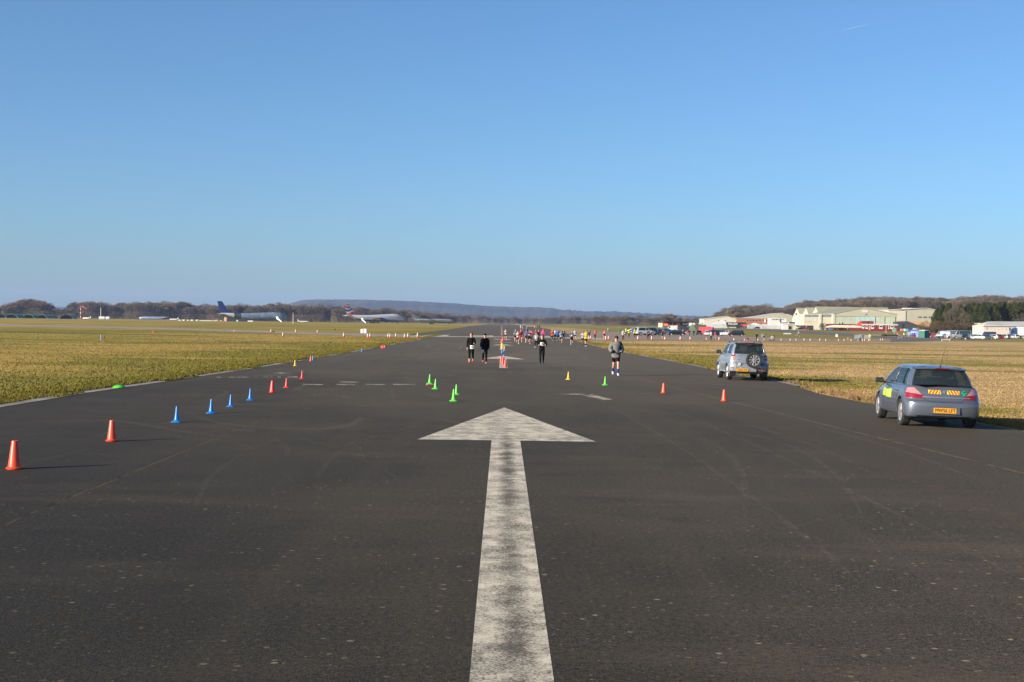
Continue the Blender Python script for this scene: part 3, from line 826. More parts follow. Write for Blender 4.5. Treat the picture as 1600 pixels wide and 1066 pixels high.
def rot_x(v, deg):      # forward is +y
    a = R(deg); return Vector((v.x, v.y * math.cos(a) - v.z * math.sin(a), v.y * math.sin(a) + v.z * math.cos(a)))
def skeleton(pose):
    p = POSES[pose]; lean = p['lean']
    V = []; E = []; Rr = []; B = []        # B: segments (name, a, b)
    def add(co, r_, parent=None, bone=None):
        V.append(Vector(co)); Rr.append(r_); i = len(V) - 1
        if parent is not None:
            E.append((parent, i))
            if bone: B.append((bone, parent, i))
        return i
    piv = Vector((0, 0, .93))
    def up(v): return piv + rot_x(Vector(v) - piv, -lean)
    pel = add((0, 0, .95), (.145, .105))
    wai = add(up((0, 0, 1.12)), (.125, .092), pel, 'torso')
    che = add(up((0, .005, 1.30)), (.155, .108), wai, 'torso')
    nb = add(up((0, -.005, 1.45)), (.085, .07), che, 'torso')
    nk = add(up((0, .01, 1.52)), (.052, .055), nb, 'neck')
    hd = add(up((0, .025, 1.585)), (.066, .078), nk, 'head')
    h2 = add(up((0, .02, 1.655)), (.074, .092), hd, 'head')
    h3 = add(up((0, .01, 1.71)), (.052, .065), h2, 'head')
    for s, k in ((-1, 0), (1, 1)):
        fw, eb, out = p['a'][k]
        sh = add(up((s * .17, 0, 1.405)), .060, che, 'torso')
        d = rot_x(Vector((s * math.sin(R(out)), 0, -math.cos(R(out)))), fw)
        el = V[sh] + d * .27
        m1 = add(V[sh] + d * .13, .047, sh, 'uarm')
        e = add(el, .040, m1, 'uarm')
        d2 = rot_x(Vector((s * math.sin(R(out)) * (.2 if eb < 50 else -.9), 0, -math.cos(R(out)))), fw + eb).normalized()
        m2 = add(el + d2 * .10, .036, e, 'farm')
        wr = add(el + d2 * .235, .025, m2, 'farm')
        pm = add(el + d2 * .285, (.036, .018), wr, 'hand')
        kn = add(el + d2 * .325, (.038, .015), pm, 'hand')
        # four fingers and a thumb, each curled a little
        side = Vector((0, 1, 0)) if eb < 50 else Vector((0, 0, 1)); side = (side - d2 * side.dot(d2)).normalized(); palm = d2.cross(side) * s
        for f, ln in ((-1.5, .055), (-.5, .070), (.5, .075), (1.5, .062)):
            b = V[kn] + side * f * .019 + d2 * .012
            x1 = add(b, .009, kn, 'hand'); x2 = add(b + d2 * ln * .55 + palm * .010, .008, x1, 'hand'); add(b + d2 * ln * .85 + palm * .030, .007, x2, 'hand')
        b = V[pm] + side * .034
        x1 = add(b, .010, pm, 'hand'); add(b + side * .018 + d2 * .035 + palm * .01, .008, x1, 'hand')
    for s, k in ((-1, 0), (1, 1)):
        th, kn_ = p['l'][k * 2], p['l'][k * 2 + 1]
        hp = add((s * .085, 0, .90), .088, pel, 'thigh')
        d = rot_x(Vector((s * .01, 0, -1)), th)
        k0 = add(V[hp] + d * .22, .070, hp, 'thigh')
        kn = add(V[hp] + d * .43, .052, k0, 'thigh')
        d2 = rot_x(Vector((0, 0, -1)), th - kn_)
        c1 = add(V[kn] + d2 * .14, .050, kn, 'shin')
        an = add(V[kn] + d2 * .40, .031, c1, 'shin')
        fa = min(0, th - kn_) * .75 if kn_ > 25 else 0
        hl = add(V[an] + rot_x(Vector((0, -.03, -.045)), fa), .033, an, 'foot')
        t1 = add(V[an] + rot_x(Vector((0, .09, -.055)), fa), (.040, .028), an, 'foot')
        add(V[an] + rot_x(Vector((0, .155, -.06)), fa), (.034, .020), t1, 'foot')
    low = min(v.z - (Rr[i][1] if hasattr(Rr[i], '__len__') else Rr[i]) for i, v in enumerate(V))
    for v in V: v.z -= low + .004
    return V, E, Rr, B
GARM = {
 'long_top': (('torso', 0, 1), ('uarm', 0, 1), ('farm', 0, .97)), 'tee': (('torso', 0, 1), ('uarm', 0, .75)), 'vest': (('torso', 0, 1),),
 'shorts': (('pelvis', 0, 1), ('thigh', 0, .72)), 'capri': (('pelvis', 0, 1), ('thigh', 0, 1), ('shin', 0, .45)), 'trousers': (('pelvis', 0, 1), ('thigh', 0, 1), ('shin', 0, .98)),
 'shoes': (('foot', 0, 1),), 'socks': (('shin', .35, 1),), 'gloves': (('hand', 0, 1),),
}
def pose_data(pose):
    if pose in _pc: return _pc[pose]
    V, E, Rr, B = skeleton(pose)
    me = skin_mesh([tuple(v) for v in V], E, Rr, 1)
    me.shade_smooth(); me.materials.clear(); me.materials.append(SKIN)
    # for every face, the nearest bone and how far along its limb
    order = {'thigh': 2, 'shin': 2, 'uarm': 2, 'farm': 2}
    cls = []
    chains = {}
    for n_, a, b in B: chains.setdefault((n_, V[b].x > 0), []).append((a, b))
    tot = {}
    for key, segs in chains.items():
        L = sum((V[b] - V[a]).length for a, b in segs); acc = 0
        for a, b in segs:
            l = (V[b] - V[a]).length; tot[(a, b)] = (acc / L, (acc + l) / L); acc += l
    for f in me.polygons:
        c = f.center; best = (9, None, 0)
        for n_, a, b in B:
            ab = V[b] - V[a]; t = max(0, min(1, (c - V[a]).dot(ab) / max(ab.length_squared, 1e-9)))
            r_ = Rr[b] if not hasattr(Rr[b], '__len__') else sum(Rr[b]) / 2
            d = (c - (V[a] + ab * t)).length - r_
            if d < best[0]:
                t0, t1 = tot[(a, b)]; best = (d, n_, t0 + (t1 - t0) * t)
        n_, t = best[1], best[2]
        if n_ == 'torso' and c.z < V[0].z + .02: n_ = 'pelvis'
        cls.append((n_, t))
    _pc[pose] = dict(me=me, cls=cls, V=V, g={})
    return _pc[pose]
def garment_mesh(pose, kind, off, side=0):
    d = pose_data(pose); key = (kind, off, side)
    if key in d['g']: return d['g'][key]
    rules = GARM[kind]
    me = d['me']
    keep = {i for i, (n_, t) in enumerate(d['cls']) for (rn, a, b) in rules if n_ == rn and a <= t <= b}
    if side: keep = {i for i in keep if me.polygons[i].center.x * side > 0}
    if kind in ('long_top', 'tee', 'vest'):          # a top hangs over the hips
        keep |= {f.index for f in me.polygons if d['cls'][f.index][0] in ('pelvis', 'thigh') and f.center.z > d['V'][0].z - (.10 if off > .02 else .03)}
    bm = bmesh.new(); bm.from_mesh(me); bm.faces.ensure_lookup_table()
    bmesh.ops.delete(bm, geom=[f for f in bm.faces if f.index not in keep], context='FACES')
    for v in bm.verts: v.normal_update()
    sh = {v: v.normal * off for v in bm.verts}
    for v, q in sh.items():
        v.co += q
        if kind == 'shoes': v.co.z = max(v.co.z, -.002)
    # turn the hem inwards so that the cloth has an edge
    ed = [e for e in bm.edges if len(e.link_faces) == 1]
    r_ = bmesh.ops.extrude_edge_only(bm, edges=ed)
    nv = [g for g in r_['geom'] if isinstance(g, bmesh.types.BMVert)]
    for v in nv: v.co -= v.normal * (off * .9)
    out = bpy.data.meshes.new(kind); bm.to_mesh(out); bm.free()
    out.shade_smooth(); out.materials.append(SKIN)
    d['g'][key] = out
    return out
def hair_mesh(pose, style):
    d = pose_data(pose); key = ('hair', style)
    if key in d['g']: return d['g'][key]
    V = d['V']; c = V[6]; m = MB()
    if style in ('short', 'long', 'bun'):
        rs = []
        for i in range(7):
            t = math.pi * .5 * i / 6
            z = c.z + .018 + .082 * math.sin(t); k = math.cos(t)
            rs.append([(c.x + .083 * k * math.cos(a), c.y - .012 + .098 * k * math.sin(a), z - (.06 if (math.sin(a) < .2 and i == 0) else 0) + (.01 if math.sin(a) > .5 and i == 0 else 0)) for a in [2 * math.pi * q / 16 for q in range(16)]])
        m.rings(rs, False, True)
        if style == 'long': m.blob((c.x, c.y - .085, c.z - .10), (.075, .045, .15))
        if style == 'bun': m.blob((c.x, c.y - .11, c.z + .05), (.04, .04, .04))
    elif style == 'cap':
        m.blob((c.x, c.y - .004, c.z + .045), (.088, .102, .065), 16, 8)
        m.rings([[(c.x + .075 * math.cos(a), c.y + .06 + (.11 * math.sin(a) if math.sin(a) > 0 else 0), c.z + .040 + h) for a in [2 * math.pi * q / 16 for q in range(16)]] for h in (0, .012)], True, True)
    elif style == 'beanie':
        m.blob((c.x, c.y - .008, c.z + .035), (.092, .106, .082), 16, 8)
    elif style == 'hood':
        m.blob((c.x, c.y - .03, c.z - .01), (.105, .115, .135), 16, 8)
        m.blob((c.x, c.y - .03, c.z - .14), (.12, .10, .07), 14, 6)
    out = m.build('hair_tmp', SKIN, smooth=180); me = out.data; bpy.data.objects.remove(out)
    d['g'][key] = me
    return me
def face_mesh(pose, part):
    d = pose_data(pose); key = ('face', part)
    if key in d['g']: return d['g'][key]
    V = d['V']; c = V[6]; m = MB(); yf = c.y + .083
    if part == 'eyes':
        for s in (-1, 1): m.blob((c.x + s * .030, yf - .003, c.z - .018), (.012, .008, .008), 8, 5)
    elif part == 'mouth':
        m.blob((c.x, yf - .012, c.z - .085), (.024, .010, .007), 8, 5)
    else:
        m.tube([(c.x, yf - .012, c.z - .015), (c.x, yf + .010, c.z - .05), (c.x, yf - .006, c.z - .056)], [.008, .014, .009], 6)
        for s in (-1, 1): m.blob((c.x + s * .077, c.y + .0, c.z - .030), (.010, .022, .032), 8, 5)
    out = m.build('f_tmp', SKIN, smooth=180); me = out.data; bpy.data.objects.remove(out)
    d['g'][key] = me
    return me
_cm = {}
SO_, GL_2 = 'socks', 'gloves'
def cloth(col):
    if col not in _cm:
        _cm[col] = mat('cloth_%d' % len(_cm), tuple(v * .72 for v in col), .95, var=.18, scale=9, bump=.25, spec=.08)
    return _cm[col]
def add_part(name, me, m, root):
    o = bpy.data.objects.new(name, me); C.objects.link(o); o.parent = root
    if len(me.materials):
        o.material_slots[0].link = 'OBJECT'; o.material_slots[0].material = m
    return o
K_ = (.010, .010, .011); W_ = (.72, .72, .70); NV = (.012, .018, .06)
def person(px, py, top, label, pose='run', face=180, wear=(), hair=('short', HAIR_D), bib=None, group='runners coming up the runway', near=False, shoes=(.5, .5, .5), skin_tone=None):
    p = P(px, py)
    t = empty('person', p, R(face))
    t.location.z += .003
    d = pose_data(pose)
    hgt = (py - top) / FPX * (p - Vector((CAM_X, 0, CAM_H))).length
    s_ = min(1.12, max(.86, hgt / 1.74)) if pose not in ('stride',) else min(1.1, max(.9, hgt / 1.66))
    t.scale = (s_, s_, s_)
    add_part('body', d['me'], SKIN, t)
    for kind, col, off in wear:
        nm = {'long_top': 'jacket' if off > .02 else 'long_sleeved_top', 'tee': 'shirt', 'vest': 'running_vest', 'shorts': 'shorts', 'capri': 'leggings', 'trousers': 'trousers', 'socks': 'socks', 'gloves': 'gloves'}[kind]
        if kind in (SO_, GL_2):
            for sd in (1, -1): add_part(nm[:-1], garment_mesh(pose, kind, off, sd), cloth(col), t)
        else: add_part(nm, garment_mesh(pose, kind, off), cloth(col), t)
    for sd in (1, -1): add_part('shoe', garment_mesh(pose, 'shoes', .010, sd), cloth(shoes), t)
    if hair:
        add_part('hood' if hair[0] == 'hood' else 'cap' if hair[0] == 'cap' else 'beanie' if hair[0] == 'beanie' else 'hair', hair_mesh(pose, hair[0]), hair[1], t)
        if hair[0] in ('cap', 'beanie') : add_part('hair', hair_mesh(pose, 'short'), HAIR_D, t)
    if near or True:
        add_part('eyes', face_mesh(pose, 'eyes'), EYE, t)
        add_part('nose_and_ears', face_mesh(pose, 'nose'), SKIN, t)
        if near: add_part('mouth', face_mesh(pose, 'mouth'), cloth((.30, .09, .08)), t)
    if bib:
        V = d['V']; y = max(V[2].y, V[1].y) + .125; z = {'chest': V[1].z + .08, 'waist': V[1].z - .02, 'hip': V[0].z - .01}[bib]
        b = MB(); lx = V[2].x + (-.05 if bib == 'hip' else 0)
        rs = []
        for k in range(5):
            zz = z - .10 + .05 * k
            rs.append([(lx + q * .11, y - .035 * q * q + .004 * ((k + j) % 2), zz) for j, q in enumerate((-1, -.5, 0, .5, 1))])
        b.rings(rs, closed=False)
        rs2 = [[(a, c_ - .006, e) for a, c_, e in r_] for r_ in rs]
        b.rings(rs2, closed=False)
        bo = b.build('race_number', WHITE, t)
        mk = MB(); mk.box(lx - .05, lx - .03, y + .003, y + .006, z - .03, z + .04); mk.box(lx - .005, lx + .015, y + .005, y + .008, z - .03, z + .04); mk.box(lx + .035, lx + .05, y + .002, y + .006, z - .03, z + .04)
        mk.build('number_print', BLACK, bo)
    tag(t, label, 'person', group)
    return t
LT, TE, VE, SH, CA, TR, SO, GL = 'long_top', 'tee', 'vest', 'shorts', 'capri', 'trousers', 'socks', 'gloves'
gN = 'people coming up the runway near the camera'
person(736, 568.6, 519.8, 'woman in black top and calf length leggings with red shoes, left of the walking pair', 'walk2', 178, ((LT, K_, .018), (CA, K_, .008)), ('long', mat('auburn_hair', (.16, .05, .022), .7)), 'hip', gN, True, (.45, .03, .03))
a = person(757.2, 568.4, 521.5, 'walker in black padded jacket and black cap, right of the walking pair', 'walk', 182, ((LT, K_, .045), (TR, K_, .012)), ('cap', cloth(K_)), None, gN, True, (.75, .18, .10))
person(846.5, 570.8, 523, 'runner all in black with a white square race number on the chest', 'jog2', 180, ((LT, K_, .015), (TR, K_, .008)), ('short', HAIR_B), 'chest', gN, True, (.05, .09, .18))
d_ = person(962, 587, 525.5, 'runner in loose grey hoodie, black shorts and blue knee socks right of the runway centre', 'jog', 182, ((LT, (.20, .20, .195), .048), (SH, K_, .018), (SO, (.02, .06, .33), .008), (GL, K_, .006)), ('beanie', cloth((.05, .05, .055))), None, gN, True, (.75, .74, .80))
# the navy sleeve panel of the hoodie and the bib in the walker's hand
dd = pose_data('jog'); sh = [i for i, v in enumerate(dd['V'])]
gp = MB()
V = dd['V']
Lsh = [v for v in V if v.x < -.15 and v.z > 1.30 - .1][0]
gp.blob((Lsh.x + .01, Lsh.y, Lsh.z - .02), (.115, .115, .13), 14, 8); gp.blob((Lsh.x + .03, Lsh.y + .02, Lsh.z - .22), (.085, .135, .20), 14, 8)
gp.build('navy_panel', cloth(NV), d_, smooth=180)
pb = MB()
pb.rings([[(.06 + .15 * (i / 3), .135 + .015 * math.sin(i + k), .62 + .19 * k / 3 ) for i in range(4)] for k in range(4)], closed=False)
pb.rings([[(.06 + .15 * (i / 3), .127 + .015 * math.sin(i + k), .62 + .19 * k / 3 ) for i in range(4)] for k in range(4)], closed=False)
pb.build('race_number', WHITE, a)

NG = (.34, .36, .38); PK = (.75, .12, .30); RD = (.50, .02, .025); BL = (.03, .15, .55); CY = (.05, .38, .62); LB = (.40, .58, .68); CO = (.80, .13, .08); HV = (.50, .72, .04); YE = (.72, .60, .03); GY = (.16, .17, .18)
rn = [
 (790, 531.5, 515.5, 'runner in pale pink and white top with black shorts right of the centre line cones', 'run', ((TE, (.72, .50, .48), .015), (SH, K_, .012)), ('short', HAIR_B), 'chest', (.6, .6, .6)),
 (805.2, 534.5, 514.4, 'runner in slate blue top with orange shoes, farthest left of the middle bunch', 'run2', ((TE, (.10, .20, .27), .015), (SH, K_, .012)), ('short', HAIR_G), None, (.7, .16, .06)),
 (808.9, 538, 517, 'runner in white and pink striped top with blue waistband, front of the left bunch', 'run', ((TE, (.72, .55, .58), .015), (SH, (.02, .03, .09), .012)), ('short', HAIR_B), 'waist', (.65, .65, .65)),
 (813.6, 534.6, 516.7, 'runner in red top and red shorts, right of the left bunch', 'run', ((LT, RD, .015), (SH, RD, .014)), ('short', HAIR_G), None, (.6, .6, .6)),
 (822.2, 535.6, 515.6, 'runner in blue purple vest, left of the two by the runner in black', 'run2', ((TE, (.13, .13, .45), .015), (SH, K_, .012)), ('cap', cloth(K_)), None, (.7, .65, .5)),
 (823.3, 521, 512, 'far runner with a lime green head cover behind the middle bunch', 'jog', ((LT, (.10, .22, .45), .015), (TR, K_, .01)), ('beanie', cloth((.45, .75, .08))), None, K_),
 (827, 537.3, 516.6, 'runner in black top with white number and red socks in the middle bunch', 'run', ((TE, K_, .015), (SH, K_, .012), (SO, RD, .007)), ('short', HAIR_G), 'chest', (.6, .6, .6)),
 (830, 535.2, 516.8, 'runner in pink top and black leggings in the middle bunch', 'run2', ((LT, PK, .015), (TR, K_, .008)), ('short', HAIR_B), None, (.6, .6, .6)),
 (813.4, 514.8, 508.9, 'tiny far runner in white, left of the far pair', 'run', ((TE, W_, .015), (SH, W_, .012)), ('short', HAIR_B), None, W_),
 (816.6, 514.8, 509.3, 'tiny far runner in blue, right of the far pair', 'run2', ((TE, BL, .015), (SH, W_, .012)), ('short', HAIR_B), None, W_),
 (837.8, 545.2, 520.6, 'runner in mottled grey top and black calf length leggings behind the runner in black', 'run2', ((TE, NG, .015), (CA, K_, .008)), ('short', mat('ginger_hair', (.25, .08, .03), .7)), 'chest', (.08, .12, .3)),
 (837.3, 531, 516, 'runner in dark red cap and grey top behind the mottled grey one', 'run', ((TE, (.25, .12, .13), .015), (TR, K_, .01)), ('cap', cloth((.3, .02, .03))), None, K_),
 (841.2, 535, 515.8, 'runner dressed in dark grey beside the mottled grey one', 'run2', ((LT, (.03, .03, .032), .015), (TR, K_, .01)), ('short', HAIR_G), None, K_),
 (848.6, 533, 517, 'runner in bright pink hooded top behind the runner in black', 'jog', ((LT, (.85, .10, .38), .03), (TR, K_, .01)), ('hood', cloth((.85, .10, .38))), None, K_),
 (835.3, 513.6, 509.2, 'tiny far runner in orange near the right runway edge', 'run', ((TE, CO, .015), (SH, W_, .012)), ('short', HAIR_B), None, W_),
 (840, 513.8, 509.4, 'tiny far runner in black and white, left of two at the right edge', 'run2', ((TE, K_, .015), (SH, K_, .012)), ('short', HAIR_B), None, W_),
 (843, 513.8, 509.4, 'tiny far runner all in black, right of two at the right edge', 'run', ((LT, K_, .015), (TR, K_, .012)), ('short', HAIR_B), None, K_),
 (862.8, 532.3, 514.2, 'runner in coral jacket with a lime green hat', 'run', ((LT, CO, .025), (TR, K_, .01)), ('beanie', cloth((.5, .75, .15))), None, (.6, .6, .6)),
 (867.3, 530.8, 515.5, 'runner in pale blue top between the coral and the blue ones', 'run2', ((TE, LB, .015), (TR, K_, .01)), ('short', HAIR_B), 'chest', K_),
 (871.4, 532.8, 515.7, 'runner in royal blue jacket right of the coral one', 'run2', ((LT, BL, .02), (TR, (.03, .03, .035), .01)), ('short', HAIR_D), None, (.6, .6, .6)),
 (876.5, 537, 517.6, 'runner in cyan top and navy shorts with a white number at the waist', 'run', ((TE, CY, .015), (SH, NV, .014)), ('short', HAIR_B), 'waist', (.25, .03, .12)),
 (880.4, 531.3, 515.4, 'runner in black with white number, right of the cyan one', 'run', ((LT, K_, .015), (TR, K_, .01)), ('short', HAIR_B), 'chest', (.4, .03, .03)),
 (893.2, 538.8, 519.5, 'bald runner in black and blue top, alone between two groups', 'run2', ((TE, (.02, .04, .12), .015), (SH, K_, .012)), None, 'chest', (.6, .62, .65)),
 (898.3, 531.2, 515.4, 'runner in pale blue white shirt and black shorts behind the bald one', 'run', ((TE, LB, .018), (SH, K_, .012)), ('short', HAIR_B), 'chest', (.5, .04, .04)),
 (910.3, 538.8, 518.6, 'runner in white and grey top beside the yellow vest', 'run', ((TE, (.55, .56, .58), .015), (SH, K_, .012)), ('short', HAIR_D), None, (.7, .06, .08)),
 (915.6, 541.8, 516.2, 'runner in loose bright yellow vest and black leggings', 'jog2', ((VE, YE, .03), (SH, K_, .014), (SO, K_, .006)), ('short', HAIR_B), None, (.35, .55, .5)),
 (920.5, 529, 515.8, 'runner in dark blue top behind the yellow vest', 'run', ((LT, (.02, .07, .16), .015), (TR, K_, .01)), ('short', HAIR_B), 'chest', K_),
 (929.8, 530.6, 515.9, 'runner in red jacket with white number and navy leggings', 'run', ((LT, (.62, .02, .04), .02), (TR, NV, .01)), ('short', HAIR_B), 'chest', K_),
 (944.3, 530.3, 516.8, 'runner in red top with a black cap at the corner of the apron', 'run2', ((TE, (.62, .02, .04), .02), (SH, NV, .012)), ('cap', cloth(K_)), 'chest', (.5, .5, .5)),
 (950.2, 523, 515, 'small far walker in pale blue behind the red capped runner', 'walk', ((LT, (.30, .38, .60), .015), (TR, (.15, .17, .3), .01)), ('short', HAIR_B), None, K_),
 (967.4, 521.2, 514.9, 'small far person in teal green on the grass', 'walk2', ((LT, (.05, .20, .15), .02), (TR, (.10, .35, .18), .01)), ('short', HAIR_D), None, K_),
 (1012.8, 530.8, 516, 'walker in dark clothes with a white number in front of the white car', 'walk', ((LT, (.03, .035, .04), .02), (TR, K_, .01)), ('short', HAIR_B), 'waist', K_),
 (1035.1, 530.5, 516.6, 'runner in charcoal shirt and shorts with red shoes in front of the parked cars', 'run2', ((TE, (.03, .03, .035), .02), (SH, K_, .014)), ('short', mat('ginger_hair2', (.28, .09, .04), .7)), None, (.6, .04, .04)),
 (1111, 531.8, 517.6, 'walker in white shirt and black trousers by the red trailer', 'walk', ((TE, (.62, .62, .58), .02), (TR, K_, .01)), ('cap', cloth((.05, .05, .05))), None, K_),
 (1117.3, 530.8, 518.2, 'runner in red jacket right of the white shirted walker', 'run', ((LT, (.62, .03, .08), .03), (SH, (.5, .03, .06), .012)), ('short', HAIR_D), 'waist', (.5, .03, .05)),
 (1247.2, 526.4, 516.4, 'runner in teal vest striding along the grass by the perimeter road', 'stride', ((VE, (.20, .42, .45), .015), (SH, (.05, .15, .2), .012)), ('short', HAIR_G), None, (.7, .7, .7)),
 (1383.4, 527.4, 518.6, 'runner all in black striding on the tan concrete before the red huts', 'stride', ((LT, K_, .015), (TR, K_, .01)), ('short', HAIR_D), None, K_),
 (1402.6, 528, 519.2, 'runner in coral top with black leggings, upper one of the pair', 'stride', ((TE, CO, .02), (TR, K_, .01)), ('short', HAIR_G), None, K_),
 (1405.4, 529.8, 521.4, 'runner in blue shorts beside the coral topped runner', 'stride', ((TE, BL, .02), (SH, BL, .012)), ('short', HAIR_D), None, (.5, .3, .25)),
]
for q in rn:
    px = q[0]
    side = px in (1247.2, 1402.6, 1405.4)
    f = 180 + random.Random(px).uniform(-9, 9)
    if px in (1247.2,): f = -80
    if px == 1383.4: f = 80
    if px in (1402.6, 1405.4): f = 75
    person(px, q[1], q[2], q[3], q[4], f, q[5], q[6], q[7], shoes=q[8])
gB = 'bystanders and marshals by the parked cars'
HVW = lambda c: ((LT, c, .015), (VE, HV, .035), (TR, K_, .012))
by = [
 (973.6, 531.8, 517.5, 'bystander in white jacket and black trousers, left of the marshals', 200, ((LT, (.62, .62, .60), .035), (TR, K_, .01)), (.6, .03, .03)),
 (977.8, 524.5, 515.6, 'marshal in yellow vest partly behind the bystander in white', 170, HVW(GY), K_),
 (982.7, 527, 515.0, 'marshal in yellow vest and black trousers, middle of three', 180, HVW((.10, .07, .03)), K_),
 (991.5, 527, 515.0, 'marshal in yellow vest and dark trousers, right of three, by the white car', 190, HVW(GY), K_),
 (1067, 521.5, 514.5, 'bystander with yellow bag by the dark van', 150, ((LT, (.35, .3, .25), .03), (TR, K_, .01)), K_),
 (1074, 524, 516, 'bystander in red jacket left of the dark group', 150, ((LT, (.5, .03, .05), .03), (TR, (.3, .3, .3), .01)), K_),
 (1077.5, 525, 515.6, 'bystander in black, left one of the two by the green lorry', 200, ((LT, K_, .03), (TR, K_, .01)), K_),
 (1084, 525, 515.4, 'bystander in black, right one of the two by the green lorry', 160, ((LT, (.03, .02, .02), .03), (TR, K_, .01)), K_),
 (1138.5, 525, 516, 'bystander in white hat leaning by the black people carrier', 150, ((LT, (.55, .2, .2), .03), (TR, K_, .01)), W_),
 (1182.3, 532.2, 520.4, 'bystander in dark coat right of the silver car', 180, ((LT, (.03, .032, .04), .035), (TR, K_, .01)), K_),
 (1190.8, 532.6, 521, 'bystander in grey coat, left of the couple by the pushchair', 170, ((LT, (.28, .28, .28), .035), (TR, (.2, .2, .22), .01)), (.5, .5, .5)),
 (1193.6, 532.6, 520, 'runner in black with white number, right of the couple by the pushchair', 185, ((LT, K_, .02), (SH, K_, .01)), (.6, .1, .08)),
 (1209.4, 532.6, 522, 'person in black pushing the pushchair', 100, ((LT, K_, .03), (TR, K_, .01)), K_),
 (1344.3, 533.2, 522, 'bystander in pale blue top in the cone line before the red huts', 185, ((LT, (.15, .42, .65), .03), (TR, K_, .01)), K_),
 (1359, 533.2, 521.8, 'bystander in pale yellow jacket in the cone line before the red huts', 170, ((LT, (.60, .72, .25), .04), (SH, (.4, .2, .15), .01)), W_),
 (1412.3, 527.2, 519.9, 'marshal in yellow vest, leftmost of the crowd by the blue van', 150, HVW(W_), K_),
 (1417.5, 527.7, 518.4, 'marshal in yellow vest before the blue van', 190, HVW(K_), K_),
 (1421.2, 527.7, 518.2, 'bystander in beige coat before the blue van', 160, ((LT, (.5, .42, .35), .03), (TR, (.3, .28, .25), .01)), K_),
 (1425.5, 528.2, 520.2, 'bystander in maroon jacket before the blue van', 200, ((LT, (.25, .03, .06), .03), (TR, (.4, .05, .08), .01)), K_),
 (1428.5, 527.5, 519.6, 'bystander in navy jacket before the blue van', 170, ((LT, (.04, .07, .3), .03), (TR, K_, .01)), K_),
 (1434, 528.4, 520.6, 'bystander in white and red left of the green cabin', 170, ((LT, (.6, .25, .25), .03), (TR, (.5, .4, .38), .01)), K_),
 (1437, 528.2, 518.8, 'marshal in yellow vest beside the green cabin', 250, HVW(K_), K_),
 (1452.5, 528.4, 519.4, 'bystander in dark coat right of the green cabin', 180, ((LT, K_, .04), (TR, K_, .01)), K_),
 (1465, 529.8, 520.8, 'marshal in yellow vest between the red car and the silver blue van', 180, HVW((.6, .5, .4)), (.5, .45, .4)),
 (1473.6, 529.2, 519.2, 'bystander in bright blue jacket before the silver blue van', 170, ((LT, (.02, .30, .65), .035), (TR, K_, .01)), K_),
 (1476.4, 528.8, 519, 'bystander in black beside the bright blue jacket', 190, ((LT, K_, .03), (TR, (.4, .3, .28), .01)), K_),
 (1479.6, 528.6, 518.6, 'bystander in white top with green shorts before the vans', 180, ((LT, (.62, .62, .62), .03), (SH, (.04, .3, .12), .01)), W_),
 (1485.6, 530.6, 522, 'bystander in blue left of the silver minibus', 200, ((LT, (.45, .45, .5), .02), (SH, (.03, .08, .35), .012)), (.5, .4, .3)),
]
for px, py, top, lab, f, wear, sh in by:
    person(px, py, top, lab, 'chat' if int(px) % 2 else 'stand', f, wear, ('cap', cloth(W_)) if 'white hat' in lab else ('short', HAIR_B if int(px) % 3 else HAIR_D), 'chest' if 'number' in lab else None, gB, shoes=sh)
for o_ in [o for o in C.objects if o.get('label', '') == 'person in black pushing the pushchair']:
    pass
# pushchair
t = empty('pushchair', P(1206, 532.7), R(100))
fr = MB()
for s in (-.22, .22):
    fr.tube([(s, -.45, 1.0), (s, -.1, .45), (s, .35, .12)], .014, 6); fr.tube([(s, -.38, .12), (s, -.1, .45)], .014, 6)
fr.tube([(-.22, -.45, 1.0), (.22, -.45, 1.0)], .016, 6)
fr.build('frame', STEEL, t)
MB().rings([[(-.2, -.2, .4), (.2, -.2, .4), (.2, .2, .42), (-.2, .2, .42)], [(-.22, -.3, .75), (.22, -.3, .75), (.22, .22, .5), (-.22, .22, .5)]], True, True).build('seat', cloth((.35, .35, .36)), t)
MB().lathe([(.30, -.21), (.31, -.2), (.31, .2), (.30, .21)], 16, (0, -.12, .72), 'x', True, True).build('canopy', cloth((.5, .5, .5)), t)
for y, s in ((.35, -.22), (.35, .22), (-.38, -.22), (-.38, .22)):
    MB().lathe([(.05, -.02), (.11, -.02), (.12, 0), (.11, .02), (.05, .02)], 14, (s, y, .12), 'x').build('wheel', RUBBER, t, smooth=40)
tag(t, 'grey folding pushchair on the tan concrete between the couple and the cone line', 'pushchair')
t = empty('barrel', P(1168, 533.2)); t.scale = (.8, .8, .75)

MB().lathe([(.2, 0), (.22, .02), (.22, .45), (.2, .47)], 16, cap0=True, cap1=True).build('drum', M_CRED, t, smooth=40)
MB().lathe([(.21, .471), (.225, .49), (.22, .70), (.10, .82), (.03, .84)], 16, cap0=True, cap1=True).build('lid', BLACK, t, smooth=40)
tag(t, 'small red barrel with a black top beside a traffic cone', 'barrel')
